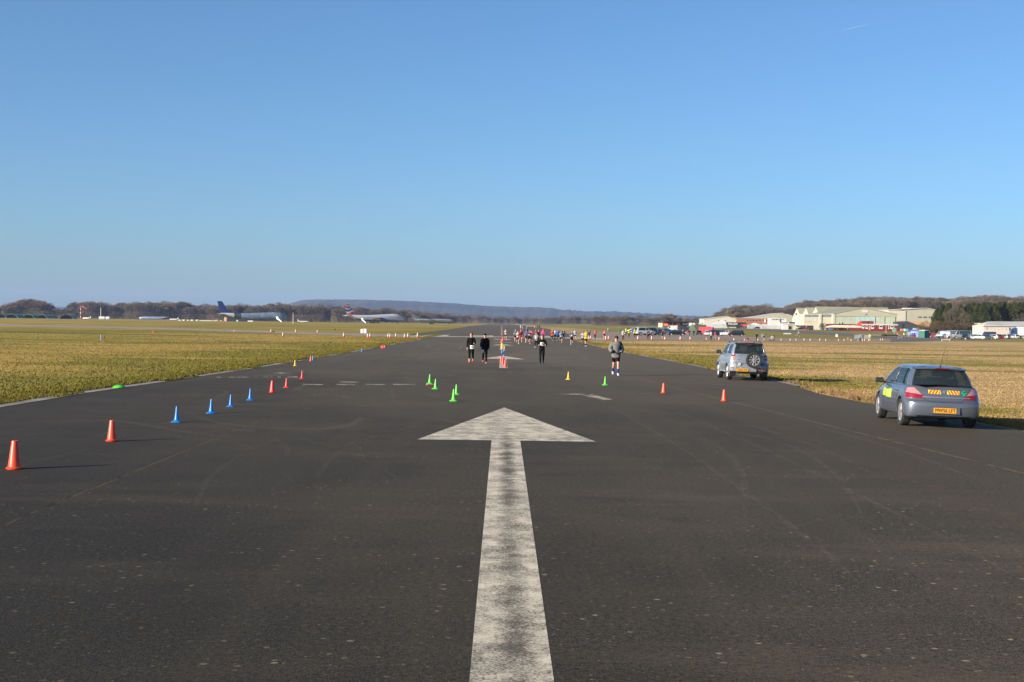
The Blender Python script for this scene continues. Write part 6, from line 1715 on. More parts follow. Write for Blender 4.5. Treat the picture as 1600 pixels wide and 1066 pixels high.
# ------------------------------------------------------------------ aircraft
def lerp(a, b, t): return a + (b - a) * t
def plane(L, rad, spec, mats, name='airliner'):
    """nose to +x; z = 0 on the ground"""
    t = empty(name); cz = spec['cz']
    st = spec.get('st') or [(-.5, .10, .9), (-.42, .35, .65), (-.33, .68, .33), (-.22, .93, .07), (-.12, 1, 0), (.30, 1, 0), (.38, .97, -.02), (.43, .84, -.10), (.465, .62, -.20), (.488, .35, -.30), (.5, .06, -.36)]
    hump = spec.get('hump', 0)
    rs = []
    for fx, k, dz in st:
        hh = 0
        if hump:
            hh = hump * max(0, min(1, (fx - .10) / .12)) * (1 if fx < .40 else max(0, 1 - (fx - .40) / .085))
        ring = []
        for i in range(20):
            a = 2 * math.pi * i / 20; zz = math.sin(a)
            ring.append((fx * L, rad * k * math.cos(a) * (1 - .25 * hh * max(0, zz)), cz + rad * dz + rad * k * zz + (hh * rad * max(0, zz) ** 1.5)))
        rs.append(ring)
    cut = spec.get('cut')
    if cut:      # a section left out where panels are missing
        a = [r_ for r_ in rs if r_[0][0] < cut[0] * L]; b = [r_ for r_ in rs if r_[0][0] > cut[1] * L]
        def ringat(fx):
            for p, q in zip(rs, rs[1:]):
                if p[0][0] <= fx * L <= q[0][0]:
                    k = (fx * L - p[0][0]) / (q[0][0] - p[0][0]); return [tuple(lerp(u, v, k) for u, v in zip(m_, n_)) for m_, n_ in zip(p, q)]
        MB().rings(a + [ringat(cut[0])], True, True).build('rear_fuselage', mats['rear'], t, smooth=40)
        MB().rings([ringat(cut[1])] + b, True, True).build('fuselage', mats['body'], t, smooth=40)
        inner = [[(x, y * .86, cz + (z - cz) * .86) for x, y, z in ringat(f)] for f in (cut[0] - .002, (cut[0] + cut[1]) / 2, cut[1] + .002)]
        MB().rings(inner, True, True).build('bare_frame', mat('dark_frames', (.05, .045, .045), .8, var=.5, scale=.8), t)
    else:
        f = MB().rings(rs, True, True).build('fuselage', mats['body'], t, smooth=40)
    if 'belly' in mats:
        bl = [[(x * 1.0, y * 1.006, z - .02) for x, y, z in r_ if z <= sum(q[2] for q in r_) / 20 - rad * .30 + .02] for r_ in rs[2:-2]]
        n = min(len(b) for b in bl); bl = [sorted(b, key=lambda q: q[1])[:n] if len(b) == n else sorted(b, key=lambda q: q[1])[(len(b) - n) // 2:(len(b) - n) // 2 + n] for b in bl]
        MB().rings(bl, closed=False).build('belly_stripe', mats['belly'], t, smooth=40)
    if spec.get('windows'):
        for s in (1, -1):
            w_ = MB()
            n = int(L * .62 / 1.0)
            for i in range(n):
                x = L * (-.28 + .62 * i / n); w_.box(x, x + .45, s * rad * .985 - .03, s * rad * .985 + .03, cz + rad * .13, cz + rad * .13 + .40)
            w_.build('window_row', GLASS_DARK, t)
    MB().box(L * .455, L * .468, -rad * .5, rad * .5, cz + rad * spec.get('ck', .42), cz + rad * (spec.get('ck', .42) + .16)).build('cockpit_window', GLASS_DARK, t)
    def wing(rx, tx, span, cr, ct, z0, z1, th, name_, m, s, y0=0):
        r0 = [(rx, s * y0, z0), (rx - cr * .35, s * y0, z0 + th), (rx - cr, s * y0, z0), (rx - cr * .35, s * y0, z0 - th * .6)]
        r1 = [(tx, s * span, z1), (tx - ct * .35, s * span, z1 + th * .3), (tx - ct, s * span, z1), (tx - ct * .35, s * span, z1 - th * .2)]
        return MB().rings([r0, r1], True, True).build(name_, m, t)
    wg = spec['wing']; tl = spec['tail']; fn = spec['fin']
    for s in (1, -1):
        if wg: wing(wg[0] * L, wg[1] * L, wg[2], wg[3], wg[4], cz - rad * .55, cz - rad * .55 + wg[2] * wg[5], rad * .22, 'wing', mats['wing'], s, rad * .5)
        if tl: wing(tl[0] * L, tl[1] * L, tl[2], tl[3], tl[4], tl[5], tl[6], rad * .08, 'tailplane', mats['tail'], s, 0)
        for (ex, ey, el, er, ez) in spec.get('eng', ()):
            e = MB().lathe([(er * .6, -el / 2), (er * .9, -el * .2), (er, el * .3), (er * .92, el / 2), (er * .75, el / 2), (er * .6, el * .2), (.05, el * .15)], 18, (ex * L, s * ey, ez), 'x', True).build('engine', mats['engine'], t, smooth=40)
            MB().prism([(ex * L - el * .45, ez + er * .7), (ex * L + el * .25, ez + er * .7), (ex * L - el * .2, ez + er * 1.9), (ex * L - el * 1.0, ez + er * 1.7)], s * ey - .12, s * ey + .12).build('pylon', mats['engine'], t)
    if fn:
        (fx0, fx1, z0), (tx0, tx1, z1) = fn
        MB().rings([[(fx0 * L, 0, z0), ((fx0 + fx1) / 2 * L, .28, z0), (fx1 * L, 0, z0), ((fx0 + fx1) / 2 * L, -.28, z0)], [(tx0 * L, 0, z1), ((tx0 + tx1) / 2 * L, .12, z1), (tx1 * L, 0, z1), ((tx0 + tx1) / 2 * L, -.12, z1)]], True, True).build('tail_fin', mats['fin'], t)
    for (gx, gy, n, r_) in spec.get('gear', ()):
        for s in ((1, -1) if gy else (1,)):
            g = MB().tube([(gx * L, s * gy, r_), (gx * L, s * gy, cz - rad * .6)], .18, 8).build('landing_gear', STEEL, t)
            for k in range(n):
                ww = MB(); ww.lathe([(r_ * .5, -.5), (r_, -.45), (r_, .45), (r_ * .5, .5)], 14, (gx * L + (k - (n - 1) / 2) * r_ * 2.2, s * gy, r_), 'y', True, True).build('wheel', RUBBER, g)
    return t
GA = 'airliners parked along the far left side of the airfield'
bare = mat('weathered_blue_white_paint', (.16, .22, .30), .55, var=.35, scale=.25); pale = mat('dull_white_paint', (.42, .43, .43), .55, var=.15, scale=.2); dblu = mat('deep_blue_paint', (.012, .022, .17), .5, var=.1, scale=.2)
t = plane(66, 3.25, dict(cz=5.0, hump=.42, cut=(-.30, -.19), wing=(.08, -.02, 9, 13, 9, .04), tail=(-.40, -.47, 10.5, 7, 3, 6.6, 7.4), fin=((-.36, -.50, 7.6), (-.475, -.545, 19.4)), ck=1.0),
          dict(body=bare, rear=pale, wing=mat('grey_wing', (.22, .25, .28), .5), tail=pale, fin=dblu, engine=dblu))
MB().prism([(-.19 * 66, 7.9), (-.36 * 66, 7.9), (-.40 * 66, 10.5)], -.2, .2).build('fin_root', dblu, t)
pp = W(397, 1380); t.location = pp; t.rotation_euler = (0, 0, R(24))
tag(t, 'old blue and white jumbo jet with plain deep blue tail and opened rear fuselage', 'aeroplane', GA)
NVY = mat('navy_belly', (.012, .02, .12), .4); WPL = mat('airliner_white', (.50, .52, .54), .4, var=.04)
def tail_art():
    g = bpy.data.materials.new('tail_livery'); g.use_nodes = True
    nt_ = g.node_tree; b = nt_.nodes['Principled BSDF']; b.inputs['Roughness'].default_value = .4
    tc = N(nt_, 'ShaderNodeTexCoord'); sp = N(nt_, 'ShaderNodeSeparateXYZ'); nt_.links.new(tc.outputs['Object'], sp.inputs[0])
    wv = N(nt_, 'ShaderNodeMath', operation='SINE'); m1 = N(nt_, 'ShaderNodeMath', operation='MULTIPLY'); m1.inputs[1].default_value = .55; nt_.links.new(sp.outputs[0], m1.inputs[0]); nt_.links.new(m1.outputs[0], wv.inputs[0])
    m2 = N(nt_, 'ShaderNodeMath', operation='MULTIPLY_ADD'); m2.inputs[1].default_value = 1.1; nt_.links.new(wv.outputs[0], m2.inputs[0]); nt_.links.new(sp.outputs[2], m2.inputs[2])
    mr = N(nt_, 'ShaderNodeMapRange'); mr.inputs[1].default_value = 8; mr.inputs[2].default_value = 20; nt_.links.new(m2.outputs[0], mr.inputs[0])
    rp = N(nt_, 'ShaderNodeValToRGB'); rp.color_ramp.interpolation = 'CONSTANT'
    e = rp.color_ramp.elements; e[0].color = (.45, .02, .03, 1); e[1].position = .24; e[1].color = (.6, .6, .62, 1)
    for p_, c_ in ((.40, (.02, .03, .14, 1)), (.58, (.6, .6, .62, 1)), (.66, (.42, .02, .035, 1)), (.86, (.55, .55, .57, 1)), (.93, (.30, .03, .06, 1))):
        q = e.new(p_); q.color = c_
    nt_.links.new(mr.outputs[0], rp.inputs[0]); nt_.links.new(rp.outputs[0], b.inputs['Base Color'])
    return g
t = plane(68, 3.25, dict(cz=5.3, hump=.55, wing=(.12, -.12, 28, 14, 4, .09), tail=(-.38, -.46, 11, 8, 3, 7.0, 8.2), fin=((-.30, -.475, 8.0), (-.455, -.525, 19.4)), windows=True, ck=1.05,
                         eng=((.10, 11.5, 6, 1.5, 2.7), (.01, 20, 6, 1.5, 3.4)), gear=((-.06, 2.0, 2, .65), (.02, 4.5, 2, .65), (.39, 0, 1, .6))),
          dict(body=WPL, wing=mat('pale_grey_wing', (.40, .42, .44), .45), tail=WPL, fin=tail_art(), engine=NVY, belly=NVY))
rb_ = MB()
for s in (-1, 1):
    rb_.prism([(.20 * 68, 7.5), (.36 * 68, 7.3), (.385 * 68, 6.6), (.37 * 68, 6.0), (.365 * 68, 6.5), (.35 * 68, 6.95), (.20 * 68, 7.25)], s * 3.06 - .06, s * 3.06 + .06)
rb_.build('ribbon_emblem', mat('dark_red_ribbon', (.20, .03, .07), .4), t)
t.location = W(586, 1520); t.rotation_euler = (0, 0, R(29))
tag(t, 'white jumbo jet with navy belly and a red, white and blue waved tail fin', 'aeroplane', GA)
GRY = mat('airliner_grey', (.30, .32, .32), .5, var=.12, scale=.2)
t = plane(48, 1.9, dict(cz=3.6, wing=(.06, -.14, 21, 10, 3.2, .10), tail=(-.47, -.53, 6.5, 4.5, 2, 11.4, 11.6), fin=((-.28, -.46, 5.0), (-.46, -.55, 11.8)), windows=True, ck=.35,
                        eng=((-.33, 2.7, 6, .95, 4.2),), gear=((-.04, 2.9, 2, .55), (.38, 0, 1, .45))),
          dict(body=GRY, wing=GRY, tail=GRY, fin=mat('tail_grey', (.20, .21, .21), .5), engine=GRY, belly=mat('grey_belly', (.12, .15, .20), .5)))
t.location = W(677, 1480); t.rotation_euler = (0, 0, R(27))
tag(t, 'grey four engined airliner with a high T shaped tail, right of the white jumbo jet', 'aeroplane', GA)
t = plane(36, 1.75, dict(cz=1.9, wing=None, tail=None, fin=None, ck=.35, gear=((.2, 0, 1, .4),)), dict(body=mat('polished_blue_silver', (.20, .27, .42), .35, .3, var=.2, scale=.2), wing=GRY, tail=GRY, engine=GRY))
t.location = W(240, 1750); t.rotation_euler = (0, 0, R(180)); t.location.z = terrain(t.location.x, t.location.y)
tag(t, 'long blue and silver airliner fuselage without wings or tail, nose to the left', 'aeroplane', GA)
GS = 'light aircraft parked far on the left'
def light(label, px, D, rz, L=9, m=WPL, h=1.0):
    t = plane(L, .62, dict(cz=1.35, wing=(.20, .18, 4.8, 1.6, 1.2, .06), tail=(-.42, -.44, 1.6, .9, .6, 1.5, 1.5), fin=((-.36, -.5, 1.5), (-.45, -.52, 3.1)), ck=.3, gear=((.05, 1.1, 1, .22), (.33, 0, 1, .2))),
              dict(body=m, wing=m, tail=m, fin=m, engine=m), name='light_aircraft')
    t.location = W(px, D); t.rotation_euler = (0, 0, R(rz)); t.scale = (h, h, h)
    return tag(t, label, 'light aircraft', GS)
light('small white aircraft by the windsock, nose to the left', 135.5, 1300, 165, 8.5)
light('small white aircraft right of the wingless fuselage, nose to the left', 272, 1350, 175, 8.5)
light('small white and blue aircraft between the two jumbo jets', 474, 1150, 10, 9)
t = plane(26, 1.1, dict(cz=2.6, wing=(.05, -.36, 7.5, 15, 3, 0), tail=None, fin=((-.30, -.46, 3.4), (-.43, -.5, 6.2)), ck=.4, gear=((-.1, 2.2, 1, .4), (.3, 0, 1, .35)), st=[(-.5, .5, 0), (-.35, .8, 0), (0, 1, 0), (.25, .95, 0), (.38, .7, -.1), (.46, .4, -.3), (.5, .05, -.45)]),
          dict(body=mat('cream_fuselage', (.50, .46, .36), .5), wing=mat('cream_wing', (.46, .43, .35), .5), tail=CREAM, fin=mat('red_tail', (.50, .06, .03), .5), engine=CREAM, belly=BLKP), name='jet_aircraft')
MB().blob((-1.5, -3.2, 1.1), (3.2, .7, .7), 14, 8).build('drop_tank', mat('red_tank', (.55, .02, .03), .4), t, smooth=180)
MB().bev(7.5, 10.5, -1.2, 1.2, .3, 1.6, .2).build('tug', mat('tug_blue', (.04, .10, .3), .5), t)
t.location = W(1318, 770); t.rotation_euler = (0, 0, R(176)); t.scale = (.75, .75, .85)
tag(t, 'cream delta winged jet with a red drop tank on show before the red huts', 'aeroplane')
def stairs(px, D, h, L, rz, label):
    t = empty('boarding_stairs'); m = MB()
    n = 14
    for i in range(n): m.box(-1.0, 1.0, L * i / n, L * (i + 1) / n, h * i / n, h * (i + 1) / n + .02)
    m.build('steps', mat('stair_grey', (.45, .46, .47), .5), t)
    for s in (-1, 1): MB().prism([(0, 0), (0, 1.1), (L, h + 1.1), (L, h), (L * .9, h * .65)], s * 1.05 - .05, s * 1.05 + .05, 'x').build('side_panel', WHITE, t)
    MB().box(-.9, .9, L * .55, L * .95, 0, .5).build('base', BLACK, t)
    t.location = W(px, D); t.rotation_euler = (0, 0, R(rz)); tag(t, label, 'stairs', 'boarding stairs by the airliners')
stairs(441, 1330, 4.8, 6, 70, 'white boarding stairs at the nose of the blue jumbo jet')
stairs(572.5, 1440, 4.6, 5.5, 62, 'white boarding stairs under the tail of the white jumbo jet')
# ------------------------------------------------------------------ buildings on the right
CR = ribbed('cream_cladding', (.43, .405, .315), .9, 0, .25); CR2 = ribbed('pale_cream_cladding', (.46, .435, .345), .9, 0, .2); TAN = ribbed('tan_cladding', (.34, .33, .25), .9, 0, .25)
RFG = ribbed('green_grey_roof', (.27, .26, .17), 1.2, 0, .25); WIN = mat('window_dark', (.03, .035, .04), .15); RFW = mat('pale_roof_sheet', (.42, .42, .40), .6, var=.12, scale=.2)
BRK = mat('orange_brick', (.30, .11, .055), .85, var=.25, scale=.6); REDP = ribbed('red_cladding', (.17, .010, .010), .5, 0, .3); DOORG = ribbed('pale_green_door', (.36, .40, .31), .8, 0, .3); DOORC = ribbed('pale_cyan_door', (.30, .44, .42), .8, 0, .3)
DRK = ribbed('dark_grey_cladding', (.035, .038, .042), .8, 0, .2)
class BLD:
    """a building whose pieces are given by picture columns at distance D; local x along its front, y away, z up"""
    def __init__(s, name, px0, px1, D, label, cat='building', rz=0.0, group='buildings at the right side of the airfield'):
        s.D = D; s.k = D / FPX; s.px0 = px0
        a = W(px0, D); s.o = empty(name, (a.x, a.y, min(0, a.z)), rz); s.zb = min(0, a.z)
        tag(s.o, label, cat, group)
    def X(s, px): return (px - s.px0) * s.k
    def Zp(s, px, py): return max(.05, Z(px, py, s.D) - s.zb)
    def block(s, part, px0, px1, ytop, depth, m, y0=0.0, px=None, z0=0.0, chimney=None):
        z = s.Zp((px0 + px1) / 2, ytop)
        return MB().box(s.X(px0), s.X(px1), y0, y0 + depth, z0 if z0 == 0 else s.Zp((px0 + px1) / 2, z0), z).build(part, m, s.o)
    def pane(s, part, px0, px1, y0, y1, m=WIN, off=.06, parent=None, face=0.0, th=.05):
        c = (px0 + px1) / 2
        fr = MB().box(s.X(px0), s.X(px1), face - off, face - off + th, s.Zp(c, y1), s.Zp(c, y0)).build(part, m, parent or s.o)
        return fr
    def gable(s, part, px0, px1, eave0, eave1, apx, apy, depth, m, y0=0.0):
        z0, z1, za = s.Zp(px0, eave0), s.Zp(px1, eave1), s.Zp(apx, apy)
        poly = [(s.X(px0), 0), (s.X(px1), 0), (s.X(px1), z1), (s.X(apx), za), (s.X(px0), z0)]
        return MB().prism(poly, y0, y0 + depth).build(part, m, s.o)
    def roof(s, part, px0, px1, eave0, eave1, apx, apy, depth, m, y0=-.4, th=.35, ov=.4):
        z0, z1, za = s.Zp(px0, eave0), s.Zp(px1, eave1), s.Zp(apx, apy)
        poly = [(s.X(px0) - ov, z0 + .02), (s.X(apx), za + .02), (s.X(px1) + ov, z1 + .02), (s.X(px1) + ov, z1 + th), (s.X(apx), za + th), (s.X(px0) - ov, z0 + th)]
        return MB().prism(poly, y0, y0 + depth + .8).build(part, m, s.o)
FR = mat('window_frame_white', (.6, .6, .58), .5)
# cream shed left
b = BLD('shed', 1100, 1150, 1080, 'cream metal shed with a low pitched roof and four small windows, behind the white tents')
b.gable('wall', 1100, 1150.5, 499, 500, 1137, 494.8, 26, CR2); b.roof('roof', 1100, 1150.5, 499, 500, 1137, 494.8, 26, RFW)
for x in (1122, 1125, 1129.5, 1132.5):
    w_ = b.pane('window', x, x + 1.6, 500.6, 502.4); b.pane('window_frame', x - .15, x + 1.75, 502.4, 502.7, FR, .09, w_)
MB().box(b.X(1112.6), b.X(1113), -.06, .02, 0, b.Zp(1113, 497.5)).build('corner_trim', FR, b.o)
# brick building
b = BLD('brick_building', 1150.5, 1204, 1120, 'two storey orange brick building with dark windows and a flat roof')
b.block('wall', 1150.5, 1204, 497.6, 14, BRK); b.block('roof', 1150, 1204.4, 497.0, 14.6, RFW, -.3, z0=497.6)
for x in (1167, 1171.5, 1176, 1181, 1186.5, 1192, 1197):
    w_ = b.pane('window', x, x + 2.0, 500.0, 502.6); b.pane('window_frame', x - .1, x + 2.1, 502.6, 502.9, FR, .09, w_)
w_ = b.pane('window', 1193.8, 1196.5, 499, 504, FR, .12)
# curved roof store
b = BLD('curved_hangar', 1168, 1241, 1250, 'long pale hangar with a shallow curved white roof behind the white offices')
poly = [(b.X(1168), 0), (b.X(1241), 0)] + [(b.X(px), b.Zp(px, py)) for px, py in ((1241, 497), (1238, 493), (1230, 490.6), (1220, 490.0), (1205, 492), (1190, 494.4), (1175, 496.5), (1168, 497.6))]
MB().prism(poly, 0, 40).build('wall', TAN, b.o)
rp = [(b.X(px), b.Zp(px, py)) for px, py in ((1168, 497.6), (1175, 496.5), (1190, 494.4), (1205, 492), (1220, 490.0), (1224, 490.1))]
MB().rings([[(x, -.3, z + .05) for x, z in rp], [(x, 40.2, z + .05) for x, z in rp], [(x, 40.2, z + .5) for x, z in rp], [(x, -.3, z + .5) for x, z in rp], [(x, -.3, z + .05) for x, z in rp]], closed=False).build('roof', RFW, b.o)
# white offices
b = BLD('office_building', 1203, 1242, 1000, 'white two storey offices with rows of dark windows and a dark banner')
b.block('wall', 1203, 1218, 497.3, 9, WHITE); b.block('annexe', 1218, 1229, 497.6, 8, WHITE, 1.0); b.block('terrace', 1217, 1242, 503.6, 8, WHITE, -1.0)
for x in (1206.5, 1209.2, 1212, 1214.6): w_ = b.pane('window', x, x + 1.8, 498.6, 500.3); b.pane('window_frame', x - .1, x + 1.9, 500.3, 500.55, FR, .09, w_)
for x in (1221.5, 1224): b.pane('window', x, x + 1.6, 498.8, 499.8, WIN, .06, None, 1.0)
for x in (1219, 1222, 1225, 1228): b.pane('window', x, x + 2.2, 503.9, 505.0, WIN, .06, None, -1.0)
b.pane('banner', 1232.5, 1241.5, 503.2, 505.6, mat('navy_banner', (.03, .035, .10), .6), .2, None, -1.0)
for x in (1219, 1227, 1235): MB().tube([(b.X(x), -1.1, b.Zp(x, 506)), (b.X(x), -1.1, b.Zp(x, 503.5))], .1, 6).build('post', STEEL, b.o)
# saw-tooth hangar, three gables, long roofs
b = BLD('workshop_hangar', 1238, 1392, 1150, 'long hangar with three steep cream gables and grey green roofs')
for i, (x0, x1, ax, ay, e, yy, wd) in enumerate(((1237.5, 1252.0, 1245, 482.2, 498.5, 64, 20), (1250.5, 1266, 1259, 481.6, 498, 32, 20), (1266.5, 1280, 1274.5, 480.2, 493.5, 0, 22))):
    def LP(px, py, y): q = W(px, b.D + y); return Vector((q.x - b.o.location.x, y, Z(px, py, b.D + y)))
    F, A, N_ = LP(x0, e, yy + wd), LP(ax, ay, yy + wd / 2), LP(x1, e, yy)
    xr = LP(1392, e, yy).x
    MB().rings([[(F.x, F.y, 0), (F.x, F.y, N_.z), (A.x, A.y, A.z), (N_.x, N_.y, N_.z), (N_.x, N_.y, 0)], [(F.x + .5, F.y, 0), (F.x + .5, F.y, N_.z), (A.x + .5, A.y, A.z), (N_.x + .5, N_.y, N_.z), (N_.x + .5, N_.y, 0)]], True, True).build('gable_wall', CR2, b.o)
    MB().rings([[(N_.x - .3, N_.y - .5, N_.z), (A.x - .3, A.y, A.z + .1), (F.x - .3, F.y + .5, N_.z), (F.x - .3, F.y + .5, N_.z + .4), (A.x - .3, A.y, A.z + .6), (N_.x - .3, N_.y - .5, N_.z + .4)], [(xr, N_.y - .5, N_.z), (xr, A.y, A.z + .1), (xr, F.y + .5, N_.z), (xr, F.y + .5, N_.z + .4), (xr, A.y, A.z + .6), (xr, N_.y - .5, N_.z + .4)]], True, True).build('roof', RFG, b.o)
    MB().box(N_.x + .6, xr, N_.y, N_.y + .4, 0, N_.z).build('side_wall', CR, b.o)
    if i == 0:
        c_ = (F + N_) / 2; MB().bev(c_.x - 1.1, c_.x - .0, c_.y - 1.0, c_.y + .2, Z(1245, 492, b.D + 70), Z(1245, 489.6, b.D + 70), .05).build('window', WIN, b.o)
sl = (A - N_); MB().add([tuple(N_ + sl * t_ + Vector((xo, -.7, .55))) for t_, xo in ((.35, 12), (.35, 56), (.62, 56), (.62, 8))], [(0, 1, 2, 3)]).build('rooflight', mat('dark_rooflight', (.08, .085, .09), .4), b.o)
# front hangar
b = BLD('aircraft_hangar', 1256, 1401.5, 930, 'large cream hangar with pale green sliding doors and a wide low gable')
b.block('office_wall', 1256, 1302, 491.3, 14, CR2, .4)
b.block('pier', 1280, 1283.5, 490.9, 1.2, CR2, -.2)
b.gable('gable_wall', 1302, 1401.5, 491.0, 492.2, 1348, 481.2, 70, TAN)
b.roof('roof', 1302, 1401.5, 491.0, 492.2, 1348, 481.2, 70, RFG, th=.5)
for x0, x1 in ((1257.5, 1268), (1268.5, 1279), (1284, 1291.5), (1292, 1299)):
    b.pane('window', x0, x1, 491.9, 495.4, mat('grey_glazing', (.16, .18, .20), .3), .08, None, .4)
b.block('corner_pier', 1300.5, 1304, 491.0, 1.6, CR2, -.6)
b.pane('door_head', 1303, 1401, 493.6, 494.6, TAN, .5)
xs = [(1304, 1336, DOORG, 8), (1336, 1367.5, DOORC, 4), (1368.5, 1382.5, DOORG, 2), (1383.5, 1399, DOORG, 2)]
for x0, x1, m, n in xs:
    for i in range(n):
        a = x0 + (x1 - x0) * i / n; c = x0 + (x1 - x0) * (i + 1) / n
        b.pane('sliding_door', a + .12, c - .12, 494.9, 511, m, .22 + .12 * (i % 2))
for x in (1367.9, 1383): b.pane('door_track', x - .25, x + .25, 494.6, 507, mat('dark_seal', (.05, .05, .05), .7), .3)
b.pane('sign_board', 1347, 1356, 485.2, 488.4, WHITE, .25); b.pane('floodlight', 1351, 1354.5, 491.2, 491.9, BLACK, .5)
b.pane('wall_sign', 1272, 1274.3, 499, 502, WHITE, .1, None, .4)
for i in range(7): b.pane('wall_lettering', 1257.5 + i * 1.45, 1258.5 + i * 1.45, 502, 503.8, mat('faded_lettering', (.38, .33, .24), .7), .06, None, .4, .04)
# red huts
b = BLD('red_huts', 1296, 1403, 800, 'row of red portable buildings with white windows and a white fascia')
b.block('wall', 1296, 1346, 506.4, 8, REDP); b.block('wall', 1346, 1402.5, 507.6, 8, REDP, -.3)
b.block('fascia', 1345.5, 1403.2, 506.6, 8.6, WHITE, -.6, z0=508.2)
b.block('upper_box', 1348, 1357, 501.8, 5, REDP, 1, z0=506.6); b.block('upper_box', 1358.5, 1366, 501.8, 5, REDP, 1, z0=506.6)
for x0, x1, y0, y1 in ((1318, 1325, 508.2, 511), (1330.5, 1335, 508, 510.6), (1305.5, 1308, 508, 510)): w_ = b.pane('window', x0, x1, y0, y1, FR); b.pane('glass', x0 + .4, x1 - .4, y0 + .4, y1 - .4, WIN, .10, w_)
for x0, x1, y0, y1 in ((1347, 1350.5, 508.6, 513.5), (1352.5, 1356, 508.6, 514), (1361, 1365.5, 508.6, 514), (1373.5, 1379, 508.6, 514), (1388, 1389.5, 509, 514.5), (1391, 1396, 509, 514)):
    w_ = b.pane('window', x0, x1, y0, y1, FR, .36); b.pane('glass', x0 + .5, x1 - .5, y0 + .6, y1 - 2.2, WIN, .40, w_)
b.pane('door', 1357.5, 1360, 509, 516, mat('pink_door', (.5, .25, .22), .6), .36)
for x in (1349.5, 1372): MB().tube([(b.X(x), 2, b.Zp(x, 506)), (b.X(x), 2, b.Zp(x, 499.5))], .06, 6).build('vent_pipe', STEEL, b.o)
# right hangar
b = BLD('store_hangar', 1388, 1463, 990, 'cream and tan hangar with three small windows and a brick coloured base')
b.gable('wall', 1414.5, 1466, 483.5, 485, 1447, 482.2, 40, TAN, .5)
b.block('side_wall', 1388, 1415, 485.2, 36, CR2, 0)
b.roof('roof', 1388, 1463, 485.0, 485, 1447, 481.8, 38, RFW, th=.4)
b.block('base_wall', 1414, 1466, 502.3, 1.0, mat('brick_base', (.42, .27, .14), .8), -.1)
for x0 in (1435, 1443, 1451.5): w_ = b.pane('window', x0, x0 + 5, 494.6, 497, WIN, .15, None, .5); b.pane('window_frame', x0 + 2.3, x0 + 2.7, 494.6, 497, FR, .2, w_, .5)
b.block('roof_plant', 1415, 1428, 481.2, 6, RFW, 4, z0=484); b.pane('vent', 1424, 1425.6, 489.5, 490.4, STEEL, .1, None, .5); b.pane('vent', 1448, 1450, 490, 491, STEEL, .1, None, .5)
b = BLD('dark_shed', 1402, 1441, 900, 'dark grey shed with a sloping end, in front of the tan hangar')
MB().prism([(b.X(1402), 0), (b.X(1441), 0), (b.X(1441), b.Zp(1441, 510.5)), (b.X(1418), b.Zp(1418, 502.0)), (b.X(1402), b.Zp(1402, 502.8))], 0, 10).build('wall', DRK, b.o)
b.pane('door', 1409.5, 1413, 505.5, 514, mat('shed_door', (.012, .012, .014), .6), .08); b.pane('sign', 1409, 1413.5, 503.6, 505, mat('dull_blue_sign', (.05, .07, .10), .6), .08)
# low pale building, right margin
PINK = mat('pinkish_render', (.48, .43, .38), .8, var=.06, scale=.5)
b = BLD('low_building', 1537, 1640, 500, 'long low pinkish white building with a shallow grey roof behind the parked cars')
b.block('wall', 1537, 1640, 509.4, 12, PINK); MB().rings([[(b.X(1535), -.5, b.Zp(1535, 509.9)), (b.X(1640), -.5, b.Zp(1640, 510.5))], [(b.X(1553), 6, b.Zp(1553, 502.3)), (b.X(1640), 6, b.Zp(1640, 502.6))], [(b.X(1537), 12.5, b.Zp(1537, 509.5)), (b.X(1640), 12.5, b.Zp(1640, 509.5))], [(b.X(1535), -.5, b.Zp(1535, 509.9)), (b.X(1640), -.5, b.Zp(1640, 510.5))]], closed=False).build('roof', RFW, b.o)
MB().add([(b.X(1537.2), 0, b.Zp(1537, 509.6)), (b.X(1553.2), 6, b.Zp(1553, 502.5)), (b.X(1537.2), 12, b.Zp(1537, 509.6))], [(0, 1, 2)]).build('gable_end', PINK, b.o)
for i in range(6): b.pane('window', 1541.5 + i * 5.9, 1543 + i * 5.9, 511.5, 515.5, mat('curtained_window', (.42, .40, .37), .4) if i else REDG, .04)
b.pane('door', 1577, 1579, 512, 516, WIN, .06)
b = BLD('low_annexe', 1533, 1545, 560, 'small cream annexe at the left end of the low pinkish building')
b.block('wall', 1533, 1546, 505.4, 8, CREAM); b.block('roof', 1532.7, 1546.3, 505.0, 8.5, RFW, -.2, z0=505.4)
# carport, tents, palisade, bushes, small things
b = BLD('carport', 1243, 1276, 800, 'open carport with a flat roof and white posts before the large hangar', 'carport')
MB().box(b.X(1243), b.X(1275.5), 0, 6, b.Zp(1259, 508.8), b.Zp(1259, 508.2)).build('roof', RFW, b.o)
for x in (1243.5, 1250, 1260, 1271.5, 1275.2): MB().tube([(b.X(x), .1, 0), (b.X(x), .1, b.Zp(x, 508.8))], .10, 6).build('post', WHITE, b.o)
MB().box(b.X(1243), b.X(1275.5), 5.9, 6.0, 0, b.Zp(1259, 508.8)).build('back_wall', CR2, b.o)
b = BLD('portable_cabin', 1223.5, 1242.5, 830, 'white and grey portable cabin with a dark doorway left of the carport', 'cabin')
b.block('wall', 1223.5, 1232, 506.6, 5, WHITE); b.block('wall', 1232, 1242.5, 507.0, 5, mat('khaki_cladding', (.30, .30, .20), .7), .2); b.pane('doorway', 1232.6, 1237, 509.8, 514.8, BLACK, .05, None, .2)
b.block('roof', 1223, 1243, 506.1, 5.8, RFW, -.3, z0=506.6)
